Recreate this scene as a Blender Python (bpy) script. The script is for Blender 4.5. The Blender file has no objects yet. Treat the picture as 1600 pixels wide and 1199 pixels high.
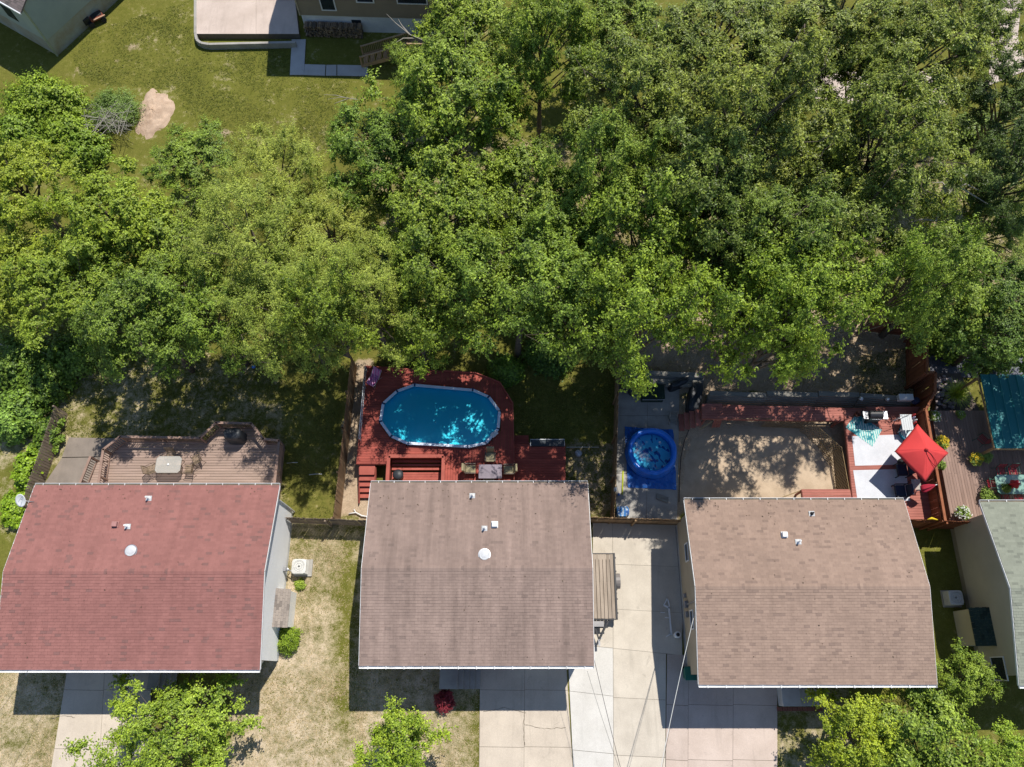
import bpy, math, random
import numpy as np
from mathutils import Vector, Matrix

# ------------------------------------------------------------------ camera, sky, sun, exposure
scene = bpy.context.scene
COL = scene.collection
FOC, CAM_H = 1217.0, 45.0                       # focal length in photo pixels, flying height
TILT = math.atan(459.5 / FOC)
CT, ST = math.cos(TILT), math.sin(TILT)
cam_data = bpy.data.cameras.new('camera')
cam_data.sensor_width = 36.0
cam_data.lens = FOC / 1600.0 * 36.0
cam_data.clip_end = 2000
cam = bpy.data.objects.new('camera', cam_data)
cam.location = (0, 0, CAM_H)
cam.rotation_euler = (TILT, 0, 0)
COL.objects.link(cam)
scene.camera = cam

SUN_DIR = Vector((0.27, 0.485, 1.0)).normalized()      # towards the sun
ELEV = math.asin(SUN_DIR.z)
AZ = math.atan2(SUN_DIR.x, SUN_DIR.y)
world = bpy.data.worlds.new('World')
scene.world = world
world.use_nodes = True
wn = world.node_tree.nodes
bg = wn['Background']
sky = wn.new('ShaderNodeTexSky')
sky.sky_type = 'NISHITA'
sky.sun_disc = False
sky.sun_elevation = ELEV
sky.sun_rotation = AZ
sky.air_density = 1.0
sky.dust_density = 0.1
sky.ozone_density = 1.6
world.node_tree.links.new(sky.outputs[0], bg.inputs[0])
bg.inputs[1].default_value = 0.108
sun_data = bpy.data.lights.new('sun', 'SUN')
sun_data.energy = 4.4
sun_data.angle = math.radians(0.53)
sun_data.color = (1.0, 0.955, 0.88)
sun = bpy.data.objects.new('sun', sun_data)
sun.rotation_euler = SUN_DIR.to_track_quat('Z', 'Y').to_euler()
sun.location = (10, 20, 60)
COL.objects.link(sun)
scene.view_settings.view_transform = 'Standard'
scene.view_settings.look = 'None'
scene.view_settings.exposure = 0.28
scene.view_settings.gamma = 1.0
scene.view_settings.use_curve_mapping = False
try:
    scene.cycles.max_bounces = 6
    scene.cycles.transparent_max_bounces = 12
    scene.cycles.caustics_reflective = False
    scene.cycles.caustics_refractive = False
except Exception:
    pass

# ------------------------------------------------------------------ helpers
def G(px, py, h=0.0):
    """place on the plan, at height h, of a point seen at photo pixel px, py"""
    u, v = px - 800.0, py - 599.5
    t = (CAM_H - h) / (FOC * CT + v * ST)
    return Vector((u * t, (FOC * ST - v * CT) * t, h))

def wloc(o):
    p = Vector((0, 0, 0))
    while o is not None:
        p += o.location
        o = o.parent
    return p

def tag(o, label=None, cat=None, group=None, kind=None):
    if label: o['label'] = label
    if cat: o['category'] = cat
    if group: o['group'] = group
    if kind: o['kind'] = kind
    return o

def empty(name, loc=(0, 0, 0), label=None, cat=None, group=None):
    o = bpy.data.objects.new(name, None)
    o.location = loc
    o.empty_display_size = 0.2
    COL.objects.link(o)
    return tag(o, label, cat, group)

def link(name, me, parent=None):
    o = bpy.data.objects.new(name, me)
    COL.objects.link(o)
    o.parent = parent
    return o

def copy_tree(o, parent=None):
    c = o.copy()
    COL.objects.link(c)
    c.parent = parent
    for ch in list(o.children):
        copy_tree(ch, c)
    return c

class MB:
    def __init__(s):
        s.v, s.f = [], []
    def add(s, vs, fs):
        n = len(s.v)
        s.v += [tuple(p) for p in vs]
        s.f += [tuple(i + n for i in f) for f in fs]
        return s
    def hexa(s, p):      # 8 points: bottom 4 ccw, top 4 ccw
        return s.add(p, [(3, 2, 1, 0), (4, 5, 6, 7), (0, 1, 5, 4), (1, 2, 6, 5), (2, 3, 7, 6), (3, 0, 4, 7)])
    def bx(s, x0, y0, z0, x1, y1, z1):
        return s.hexa([(x0, y0, z0), (x1, y0, z0), (x1, y1, z0), (x0, y1, z0),
                       (x0, y0, z1), (x1, y0, z1), (x1, y1, z1), (x0, y1, z1)])
    def box(s, c, size, rz=0.0):
        ca, sa = math.cos(rz), math.sin(rz)
        hx, hy, hz = size[0] / 2, size[1] / 2, size[2] / 2
        P = []
        for z in (-hz, hz):
            for x, y in ((-hx, -hy), (hx, -hy), (hx, hy), (-hx, hy)):
                P.append((c[0] + x * ca - y * sa, c[1] + x * sa + y * ca, c[2] + z))
        return s.hexa(P)
    def bar(s, p, q, w, h, up=(0, 0, 1)):
        p, q = Vector(p), Vector(q)
        d = (q - p).normalized()
        up = Vector(up)
        if abs(d.dot(up)) > 0.99: up = Vector((0, 1, 0))
        a = d.cross(up).normalized() * (w / 2)
        b = a.cross(d).normalized() * (h / 2)
        return s.hexa([p - a - b, p + a - b, q + a - b, q - a - b, p - a + b, p + a + b, q + a + b, q - a + b])
    def tube(s, pts, r, n=8, closed=False):
        pts = [Vector(p) for p in pts]
        m = len(pts)
        rs = r if isinstance(r, (list, tuple)) else [r] * m
        vs, fs = [], []
        ref = Vector((0, 0, 1))
        for i, p in enumerate(pts):
            if closed:
                d = pts[(i + 1) % m] - pts[i - 1]
            else:
                d = pts[min(i + 1, m - 1)] - pts[max(i - 1, 0)]
            d.normalize()
            rf = ref if abs(d.dot(ref)) < 0.95 else Vector((1, 0, 0))
            a = d.cross(rf).normalized()
            b = a.cross(d)
            for k in range(n):
                t = 2 * math.pi * k / n
                vs.append(p + (a * math.cos(t) + b * math.sin(t)) * rs[i])
        for i in range(m if closed else m - 1):
            j = (i + 1) % m
            for k in range(n):
                k2 = (k + 1) % n
                fs.append((i * n + k, i * n + k2, j * n + k2, j * n + k))
        if not closed:
            fs.append(tuple(range(n - 1, -1, -1)))
            fs.append(tuple(range((m - 1) * n, m * n)))
        return s.add(vs, fs)
    def lathe(s, prof, c, n=24):
        vs, fs = [], []
        m = len(prof)
        for r, z in prof:
            for k in range(n):
                t = 2 * math.pi * k / n
                vs.append((c[0] + r * math.cos(t), c[1] + r * math.sin(t), c[2] + z))
        for i in range(m - 1):
            for k in range(n):
                k2 = (k + 1) % n
                fs.append((i * n + k, i * n + k2, (i + 1) * n + k2, (i + 1) * n + k))
        fs.append(tuple(range(n - 1, -1, -1)))
        fs.append(tuple(range((m - 1) * n, m * n)))
        return s.add(vs, fs)
    def prism(s, poly, z0, z1):
        n = len(poly)
        a = sum(poly[i][0] * poly[(i + 1) % n][1] - poly[(i + 1) % n][0] * poly[i][1] for i in range(n))
        if a < 0: poly = poly[::-1]
        vs = [(p[0], p[1], z0) for p in poly] + [(p[0], p[1], z1) for p in poly]
        fs = [tuple(range(n - 1, -1, -1)), tuple(range(n, 2 * n))]
        fs += [(i, (i + 1) % n, n + (i + 1) % n, n + i) for i in range(n)]
        return s.add(vs, fs)
    def face(s, *pts):
        return s.add(pts, [tuple(range(len(pts)))])
    def build(s, name, mat, parent=None, smooth=False, bevel=0.0):
        me = bpy.data.meshes.new(name)
        o = wloc(parent) if parent is not None else Vector((0, 0, 0))
        me.from_pydata([(p[0] - o.x, p[1] - o.y, p[2] - o.z) for p in s.v], [], s.f)
        if mat is not None:
            me.materials.append(mat)
        if smooth:
            me.polygons.foreach_set('use_smooth', [True] * len(me.polygons))
        me.update()
        ob = link(name, me, parent)
        if bevel:
            b = ob.modifiers.new('bevel', 'BEVEL')
            b.width = bevel
            b.segments = 2
            b.limit_method = 'ANGLE'
        return ob

def np_mesh(name, verts, faces, mat):
    """verts (N,3), faces (M,4) arrays"""
    me = bpy.data.meshes.new(name)
    nv, nf, k = len(verts), len(faces), faces.shape[1]
    me.vertices.add(nv)
    me.vertices.foreach_set('co', np.ascontiguousarray(verts, dtype=np.float32).ravel())
    me.loops.add(nf * k)
    me.loops.foreach_set('vertex_index', np.ascontiguousarray(faces, dtype=np.int32).ravel())
    me.polygons.add(nf)
    me.polygons.foreach_set('loop_start', np.arange(0, nf * k, k, dtype=np.int32))
    try:
        me.polygons.foreach_set('loop_total', np.full(nf, k, dtype=np.int32))
    except Exception:
        pass
    if mat: me.materials.append(mat)
    me.update(calc_edges=True)
    me.polygons.foreach_set('use_smooth', np.zeros(nf, dtype=bool))
    me.update()
    return me

# ------------------------------------------------------------------ materials
MATS = {}
class NT:
    def __init__(s, name):
        s.m = bpy.data.materials.new(name)
        s.m.use_nodes = True
        s.t = s.m.node_tree
        s.b = s.t.nodes['Principled BSDF']
        s.out = s.t.nodes['Material Output']
    def n(s, typ, **kw):
        nd = s.t.nodes.new(typ)
        for k, v in kw.items():
            setattr(nd, k, v)
        return nd
    def l(s, a, b):
        s.t.links.new(a, b)
    def pos(s, stretch=(1, 1, 1), obj=False):
        if obj:
            src = s.n('ShaderNodeTexCoord').outputs['Object']
        else:
            src = s.n('ShaderNodeNewGeometry').outputs['Position']
        mp = s.n('ShaderNodeMapping')
        mp.inputs['Scale'].default_value = stretch
        s.l(src, mp.inputs['Vector'])
        return mp.outputs[0]
    def noise(s, vec, scale, detail=5, rough=0.6, dist=0.0):
        nd = s.n('ShaderNodeTexNoise')
        nd.inputs['Scale'].default_value = scale
        nd.inputs['Detail'].default_value = detail
        nd.inputs['Roughness'].default_value = rough
        nd.inputs['Distortion'].default_value = dist
        s.l(vec, nd.inputs['Vector'])
        return nd.outputs['Fac']
    def ramp(s, fac, a, b, ca=0.0, cb=1.0):
        nd = s.n('ShaderNodeMapRange')
        nd.inputs['From Min'].default_value = a
        nd.inputs['From Max'].default_value = b
        nd.inputs['To Min'].default_value = ca
        nd.inputs['To Max'].default_value = cb
        s.l(fac, nd.inputs['Value'])
        return nd.outputs[0]
    def mix(s, fac, a, b, blend='MIX'):
        nd = s.n('ShaderNodeMix', data_type='RGBA', blend_type=blend)
        for sock, v in ((nd.inputs['Factor'], fac), (nd.inputs[6], a), (nd.inputs[7], b)):
            if isinstance(v, (int, float)):
                sock.default_value = v
            elif isinstance(v, tuple):
                sock.default_value = (v[0], v[1], v[2], 1)
            else:
                s.l(v, sock)
        return nd.outputs[2]
    def math(s, op, a, b=0.0):
        nd = s.n('ShaderNodeMath', operation=op)
        for i, v in enumerate((a, b)):
            if isinstance(v, (int, float)): nd.inputs[i].default_value = v
            else: s.l(v, nd.inputs[i])
        return nd.outputs[0]
    def bright(s, col, val):
        nd = s.n('ShaderNodeHueSaturation')
        s.l(col, nd.inputs['Color'])
        s.l(val, nd.inputs['Value'])
        return nd.outputs[0]
    def bump(s, h, strength, dist=0.02):
        nd = s.n('ShaderNodeBump')
        nd.inputs['Strength'].default_value = strength
        nd.inputs['Distance'].default_value = dist
        s.l(h, nd.inputs['Height'])
        s.l(nd.outputs[0], s.b.inputs['Normal'])

def M(name, c1, c2=None, rough=0.8, scale=2.0, stretch=(1, 1, 1), rnd=0.0, island=0.0, bump=0.0, bscale=30.0,
      metal=0.0, spec=0.4, lo=0.35, hi=0.65, obj=False, fine=0.12, stains=0.0):
    if name in MATS: return MATS[name]
    t = NT(name)
    c2 = c2 or tuple(x * 0.8 for x in c1)
    vec = t.pos(stretch, obj)
    f = t.ramp(t.noise(vec, scale), lo, hi)
    col = t.mix(f, c1, c2)
    if fine:
        g = t.noise(t.pos((1, 1, 1), obj), 45.0, 2)
        col = t.bright(col, t.ramp(g, 0.3, 0.7, 1 - fine, 1 + fine))
    if stains:
        s1 = t.noise(t.pos((1, 1, 1)), 1.7, 5, 0.65, 0.8)
        col = t.bright(col, t.ramp(s1, 0.62, 0.74, 1.0, 1 - stains))
        s2 = t.noise(t.pos((2.2, .22, 1)), 1.3, 4, 0.6, 0.3)
        col = t.bright(col, t.ramp(s2, 0.55, 0.7, 1.0, 1 - stains * .5))
    if rnd:
        r = t.n('ShaderNodeObjectInfo').outputs['Random']
        col = t.bright(col, t.ramp(r, 0, 1, 1 - rnd, 1 + rnd))
    if island:
        r = t.n('ShaderNodeNewGeometry').outputs['Random Per Island']
        col = t.bright(col, t.ramp(r, 0, 1, 1 - island, 1 + island))
    t.l(col, t.b.inputs['Base Color'])
    t.b.inputs['Roughness'].default_value = rough
    t.b.inputs['Metallic'].default_value = metal
    t.b.inputs['Specular IOR Level'].default_value = spec
    if bump:
        t.bump(t.noise(vec, bscale, 4), bump)
    MATS[name] = t.m
    return t.m

def leaf_mat(name, c1, c2, trans=0.35, rough=0.5, spec=0.4, var=0.35):
    """c1..c2 spread over single leaves and over whole boughs; tinted by the object's own colour"""
    t = NT(name)
    r = t.n('ShaderNodeNewGeometry').outputs['Random Per Island']
    nz = t.noise(t.pos(), 0.55, 3)
    f = t.math('ADD', t.math('MULTIPLY', r, 0.55), t.ramp(nz, 0.35, 0.65, 0.0, 0.45))
    col = t.mix(f, c1, c2)
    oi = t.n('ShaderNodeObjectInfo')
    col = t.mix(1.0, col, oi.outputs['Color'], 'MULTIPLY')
    r2 = t.math('FRACT', t.math('MULTIPLY', r, 17.3))
    col = t.bright(col, t.ramp(r2, 0, 1, 1 - var, 1 + var))
    t.l(col, t.b.inputs['Base Color'])
    t.b.inputs['Roughness'].default_value = rough
    t.b.inputs['Specular IOR Level'].default_value = spec
    tr = t.n('ShaderNodeBsdfTranslucent')
    t.l(t.mix(1.0, col, (1.25, 1.35, 0.55), 'MULTIPLY'), tr.inputs['Color'])
    mx = t.n('ShaderNodeMixShader')
    mx.inputs[0].default_value = trans
    t.l(t.b.outputs[0], mx.inputs[1])
    t.l(tr.outputs[0], mx.inputs[2])
    t.l(mx.outputs[0], t.out.inputs['Surface'])
    return t.m

def shingle_mat(name, c1, c2, dark, streak=0.0, dk=0.86):
    t = NT(name)
    r = t.n('ShaderNodeNewGeometry').outputs['Random Per Island']
    col = t.mix(r, c1, c2)
    r2 = t.math('FRACT', t.math('MULTIPLY', r, 23.7))
    col = t.mix(t.ramp(r2, dk, dk + 0.04), col, dark)
    g = t.noise(t.pos(), 70.0, 2)
    col = t.bright(col, t.ramp(g, 0.3, 0.7, 0.86, 1.14))
    w = t.noise(t.pos((1.4, 0.16, 0.16)), 1.6, 4)          # weather streaks that run down the slope
    col = t.bright(col, t.ramp(w, 0.3, 0.7, 1 - streak, 1 + streak * 0.7))
    b = t.noise(t.pos(), 0.35, 3)
    col = t.bright(col, t.ramp(b, 0.3, 0.7, 0.94, 1.06))
    t.l(col, t.b.inputs['Base Color'])
    t.b.inputs['Roughness'].default_value = 0.9
    t.b.inputs['Specular IOR Level'].default_value = 0.25
    return t.m

WHITE = M('white_paint', (0.78, 0.78, 0.78), (0.66, 0.66, 0.65), rough=0.5, scale=1.2, fine=0.04)
SIDING_W = M('white_siding', (0.9, 0.9, 0.9), (0.85, 0.85, 0.85), rough=0.6, scale=0.8, fine=0.03)
SIDING_T = M('tan_siding', (0.42, 0.36, 0.27), (0.36, 0.31, 0.23), rough=0.7, scale=0.8, fine=0.03)
SIDING_D = M('beige_siding', (0.52, 0.47, 0.35), (0.46, 0.42, 0.31), rough=0.7, scale=0.8, fine=0.03)
SIDING_F = M('brown_siding', (0.3, 0.24, 0.17), (0.26, 0.21, 0.15), rough=0.7, scale=0.8, fine=0.03)
SIDING_E = M('sage_siding', (0.34, 0.39, 0.35), (0.3, 0.35, 0.32), rough=0.7, scale=0.8, fine=0.03)
FOUND = M('painted_foundation', (0.72, 0.74, 0.76), (0.6, 0.62, 0.64), scale=1.1, bump=0.2)
FOUND_E = M('stained_foundation', (0.36, 0.38, 0.33), (0.3, 0.26, 0.18), scale=0.9, bump=0.2)
BRICK = M('brick_front', (0.25, 0.09, 0.06), (0.19, 0.07, 0.05), scale=5, bump=0.3)
GLASS = M('window_glass', (0.03, 0.04, 0.05), (0.02, 0.025, 0.03), rough=0.06, spec=0.8, fine=0)
DARK = M('dark_metal', (0.03, 0.03, 0.033), (0.02, 0.02, 0.022), rough=0.5, scale=4)
GREYM = M('grey_metal', (0.35, 0.35, 0.36), (0.26, 0.26, 0.27), rough=0.45, metal=0.6, scale=4)
STEEL = M('bright_steel', (0.6, 0.6, 0.61), (0.48, 0.48, 0.5), rough=0.35, metal=0.8, scale=4)
RUBBER = M('rubber', (0.022, 0.022, 0.023), (0.035, 0.034, 0.033), rough=0.85, scale=5)
CABLE = M('cable_black', (0.03, 0.03, 0.03), (0.05, 0.05, 0.05), rough=0.6)
CABLE_W = M('cable_bare', (0.62, 0.62, 0.6), (0.5, 0.5, 0.48), rough=0.5, scale=1)
CONC = M('concrete_old', (0.56, 0.48, 0.385), (0.47, 0.4, 0.32), scale=0.7, rnd=0.05, bump=0.12, bscale=25, stains=.22)
CONC_N = M('concrete_new', (0.56, 0.5, 0.415), (0.475, 0.42, 0.345), scale=0.8, rnd=0.05, bump=0.1, bscale=25, stains=.2)
CONC_P = M('concrete_pink', (0.55, 0.45, 0.385), (0.46, 0.37, 0.31), scale=0.6, rnd=0.04, bump=0.12, bscale=25, stains=.22)
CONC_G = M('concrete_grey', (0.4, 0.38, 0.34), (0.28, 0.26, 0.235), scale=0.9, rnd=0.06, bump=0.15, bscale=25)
JOINT = M('joint_dirt', (0.12, 0.1, 0.075), (0.17, 0.14, 0.1), scale=3)
DECK_A = M('deck_tan_boards', (0.37, 0.265, 0.215), (0.3, 0.215, 0.17), scale=1.6, stretch=(0.35, 3, 1), rnd=0.1, rough=0.85)
DECK_AR = M('deck_tan_rail', (0.31, 0.2, 0.155), (0.25, 0.165, 0.125), scale=2, rnd=0.1, rough=0.85)
DECK_B = M('deck_red_boards', (0.36, 0.075, 0.052), (0.27, 0.052, 0.036), scale=1.5, stretch=(0.5, 2, 1), rnd=0.12, rough=0.75)
DECK_BD = M('deck_red_trim', (0.4, 0.1, 0.07), (0.32, 0.07, 0.05), scale=1.5, rnd=0.1, rough=0.75)
DECK_C = M('deck_cedar_boards', (0.4, 0.145, 0.11), (0.31, 0.105, 0.08), scale=1.5, stretch=(0.5, 2, 1), rnd=0.1, rough=0.8)
DECK_D = M('deck_brown_boards', (0.3, 0.2, 0.16), (0.24, 0.155, 0.12), scale=1.5, stretch=(3, 0.35, 1), rnd=0.1, rough=0.8)
FENCE = M('fence_wood', (0.32, 0.21, 0.115), (0.24, 0.15, 0.08), scale=2, stretch=(1, 1, 0.3), rnd=0.16, rough=0.9)
FENCE_G = M('fence_weathered', (0.28, 0.22, 0.165), (0.2, 0.15, 0.11), scale=2, stretch=(1, 1, 0.3), rnd=0.18, rough=0.9)
FENCE_R = M('fence_red', (0.28, 0.1, 0.045), (0.21, 0.07, 0.03), scale=2, stretch=(1, 1, 0.3), rnd=0.14, rough=0.85)
TIMBER = M('grey_timber', (0.26, 0.245, 0.21), (0.18, 0.17, 0.15), scale=2, stretch=(0.4, 3, 1), rnd=0.15, rough=0.9)
LATH = M('lattice_wood', (0.4, 0.29, 0.15), (0.32, 0.22, 0.11), scale=2, rough=0.9)
TRAILER_W = M('trailer_planks', (0.4, 0.33, 0.265), (0.29, 0.235, 0.185), scale=1.8, stretch=(3, 0.4, 1), rnd=0.14, rough=0.9)
BARK = M('bark', (0.16, 0.125, 0.09), (0.1, 0.08, 0.06), scale=5, bump=0.5, bscale=20, rough=0.95)
DEAD = M('dead_wood', (0.42, 0.38, 0.33), (0.3, 0.27, 0.23), scale=5, rough=0.9)
BLUE_V = M('blue_vinyl', (0.02, 0.2, 0.78), (0.015, 0.17, 0.68), rough=0.28, scale=1.5, spec=0.5, fine=0.03)
BLUE_T = M('blue_tarp', (0.015, 0.14, 0.5), (0.012, 0.11, 0.42), rough=0.45, scale=4, bump=0.6, bscale=6)
POOL_L = M('pool_liner', (0.03, 0.68, 0.93), (0.04, 0.72, 0.95), rough=0.5, scale=0.7, fine=0.02)
POOL_R = M('pool_rim', (0.72, 0.78, 0.88), (0.64, 0.7, 0.82), rough=0.35, scale=2, fine=0.03)
POOL_J = M('pool_rim_joint', (0.02, 0.05, 0.14), (0.02, 0.04, 0.1), rough=0.4)
TEAL_M = M('teal_roof_metal', (0.008, 0.14, 0.15), (0.01, 0.165, 0.175), rough=0.5, scale=0.8, stretch=(1, 0.2, 1), rnd=0.05)
RED_C = M('red_canvas', (0.62, 0.052, 0.05), (0.56, 0.045, 0.045), rough=0.85, scale=1.0, fine=0.03)
RED_D = M('dark_red_canvas', (0.42, 0.02, 0.045), (0.33, 0.015, 0.035), rough=0.85, scale=2, fine=0.05)
BLACK_C = M('black_cover', (0.035, 0.04, 0.046), (0.022, 0.025, 0.03), rough=0.5, scale=3, bump=0.5, bscale=5)
RUG_W = M('white_rug', (0.62, 0.63, 0.66), (0.55, 0.56, 0.59), rough=0.95, scale=1.5, bump=0.2, bscale=60)
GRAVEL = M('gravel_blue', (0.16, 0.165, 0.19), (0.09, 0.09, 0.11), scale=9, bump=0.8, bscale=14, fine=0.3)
SAND = M('sand', (0.52, 0.4, 0.28), (0.42, 0.315, 0.215), scale=1.2, bump=0.35, bscale=9, fine=0.15)
GREEN_P = M('green_plastic', (0.008, 0.14, 0.095), (0.006, 0.11, 0.075), rough=0.45, scale=2, fine=0.03)
CERAM = M('terracotta', (0.3, 0.13, 0.08), (0.24, 0.1, 0.06), rough=0.8, scale=3)
BRONZE = M('bronze_frame', (0.11, 0.08, 0.055), (0.085, 0.062, 0.042), rough=0.5, scale=4)
TAN_F = M('tan_fabric', (0.36, 0.31, 0.19), (0.28, 0.24, 0.14), rough=0.9, scale=4)
ROCK = M('garden_rock', (0.4, 0.33, 0.32), (0.27, 0.22, 0.22), scale=3, rnd=0.3, bump=0.5)

def glass_mat(name, tint, alpha):
    t = NT(name)
    t.b.inputs['Base Color'].default_value = (*tint, 1)
    t.b.inputs['Roughness'].default_value = 0.12
    tr = t.n('ShaderNodeBsdfTransparent')
    mx = t.n('ShaderNodeMixShader')
    mx.inputs[0].default_value = alpha
    t.l(tr.outputs[0], mx.inputs[1])
    t.l(t.b.outputs[0], mx.inputs[2])
    t.l(mx.outputs[0], t.out.inputs['Surface'])
    return t.m
TABLE_G = glass_mat('table_glass', (0.58, 0.55, 0.49), 0.5)
TABLE_GG = glass_mat('green_table_glass', (0.3, 0.5, 0.42), 0.7)

def water_mat(name, tint, wave=0.25, scale=3.0, rough=.06):
    t = NT(name)
    g = t.n('ShaderNodeBsdfGlossy')
    g.inputs['Roughness'].default_value = rough
    bp = t.n('ShaderNodeBump')
    bp.inputs['Strength'].default_value = wave
    bp.inputs['Distance'].default_value = 0.05
    t.l(t.noise(t.pos(), scale, 4, 0.6, 0.6), bp.inputs['Height'])
    t.l(bp.outputs[0], g.inputs['Normal'])
    tr = t.n('ShaderNodeBsdfTransparent')
    tr.inputs[0].default_value = (*tint, 1)
    fr = t.n('ShaderNodeFresnel')
    fr.inputs['IOR'].default_value = 1.33
    t.l(bp.outputs[0], fr.inputs['Normal'])
    mx = t.n('ShaderNodeMixShader')
    t.l(fr.outputs[0], mx.inputs[0])
    t.l(tr.outputs[0], mx.inputs[1])
    t.l(g.outputs[0], mx.inputs[2])
    t.l(mx.outputs[0], t.out.inputs['Surface'])
    return t.m
WATER_B = water_mat('pool_water', (0.8, 1.0, 1.0))
WATER_C = water_mat('paddling_water', (0.7, 0.95, 1.0), 0.08, 2.0, .3)

def stripe_mat(name, cols, axis_scale, vec_obj=True, dist=0.0):
    """woven rug: bands of colour in the rug's own frame"""
    t = NT(name)
    w = t.n('ShaderNodeTexWave')
    w.inputs['Scale'].default_value = axis_scale
    w.inputs['Distortion'].default_value = dist
    w.inputs['Detail'].default_value = 3
    w.inputs['Detail Scale'].default_value = 1.2
    t.l(t.pos((1, 1, 1), vec_obj), w.inputs['Vector'])
    c = t.mix(t.ramp(w.outputs['Fac'], 0.45, 0.55), cols[0], cols[1])
    n = t.noise(t.pos((1, 1, 1), vec_obj), 2.2, 2)
    c = t.mix(t.ramp(n, 0.5, 0.58), c, cols[2])
    t.l(c, t.b.inputs['Base Color'])
    t.b.inputs['Roughness'].default_value = 0.95
    return t.m
RUG_T = stripe_mat('palm_rug', ((0.55, 0.66, 0.62), (0.1, 0.4, 0.4), (0.03, 0.22, 0.26)), 2.3, True, 6.0)
TOWEL = stripe_mat('striped_towel', ((0.5, 0.03, 0.22), (0.55, 0.35, 0.5), (0.12, 0.03, 0.15)), 3.0, True, 1.0)

SH_A = shingle_mat('shingles_red', (0.3, 0.134, 0.115), (0.262, 0.116, 0.1), (0.215, 0.108, 0.095), 0.1, 0.9)
SH_B = shingle_mat('shingles_brown', (0.285, 0.207, 0.172), (0.252, 0.182, 0.152), (0.215, 0.157, 0.132), 0.22, 0.93)
SH_C = shingle_mat('shingles_tan', (0.325, 0.228, 0.175), (0.278, 0.194, 0.15), (0.236, 0.165, 0.13), 0.1, 0.9)
SH_D = shingle_mat('shingles_green', (0.255, 0.268, 0.21), (0.22, 0.232, 0.182), (0.18, 0.19, 0.15), 0.06)
SH_E = shingle_mat('shingles_grey', (0.2, 0.16, 0.15), (0.15, 0.125, 0.115), (0.1, 0.085, 0.08), 0.06)
SH_G = shingle_mat('shingles_chase_grey', (0.33, 0.28, 0.24), (0.27, 0.23, 0.2), (0.2, 0.17, 0.15), 0.06)
SH_DG = shingle_mat('shingles_dark_green', (0.035, 0.06, 0.05), (0.028, 0.05, 0.042), (0.02, 0.035, 0.03), 0.05)

LEAF_M = leaf_mat('leaves_maple', (0.052, 0.105, 0.007), (0.335, 0.425, 0.045), 0.15, var=.45)
LEAF_O = leaf_mat('leaves_oak', (0.045, 0.085, 0.007), (0.34, 0.395, 0.058), 0.14, 0.45, 0.4, 0.55)
LEAF_F = leaf_mat('leaves_feathery', (0.125, 0.185, 0.014), (0.46, 0.51, 0.085), 0.18, var=.42)
LEAF_Y = leaf_mat('leaves_yellowgreen', (0.12, 0.185, 0.01), (0.44, 0.5, 0.045), 0.2, var=.4)
LEAF_R = leaf_mat('leaves_red', (0.16, 0.015, 0.03), (0.32, 0.04, 0.055), 0.25)
PETAL = leaf_mat('petals', (0.7, 0.7, 0.68), (0.8, 0.8, 0.8), 0.2, 0.7, 0.3, 0.1)

# ------------------------------------------------------------------ ground
def smooth_noise(x, y, seed, freq):
    rs = np.random.RandomState(seed)
    out = np.zeros_like(x)
    for k in range(5):
        a = rs.uniform(0, 2 * math.pi, 3)
        f = freq * (1.0 + 0.75 * k)
        d = rs.uniform(0, 2 * math.pi)
        out += np.sin(f * (x * math.cos(d) + y * math.sin(d)) + a[0] + 1.3 * np.sin(0.6 * f * (y * math.cos(d) - x * math.sin(d)) + a[1])) / (1 + 0.5 * k)
    return out / 2.5

def in_poly(x, y, poly):
    inside = np.zeros(x.shape, bool)
    n = len(poly)
    for i in range(n):
        x0, y0 = poly[i][0], poly[i][1]
        x1, y1 = poly[(i + 1) % n][0], poly[(i + 1) % n][1]
        if y0 == y1: continue
        c = ((y0 > y) != (y1 > y)) & (x < (x1 - x0) * (y - y0) / (y1 - y0) + x0)
        inside ^= c
    return inside

def GP(pts, h=0.0):
    return [G(p[0], p[1], h) for p in pts]

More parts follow.
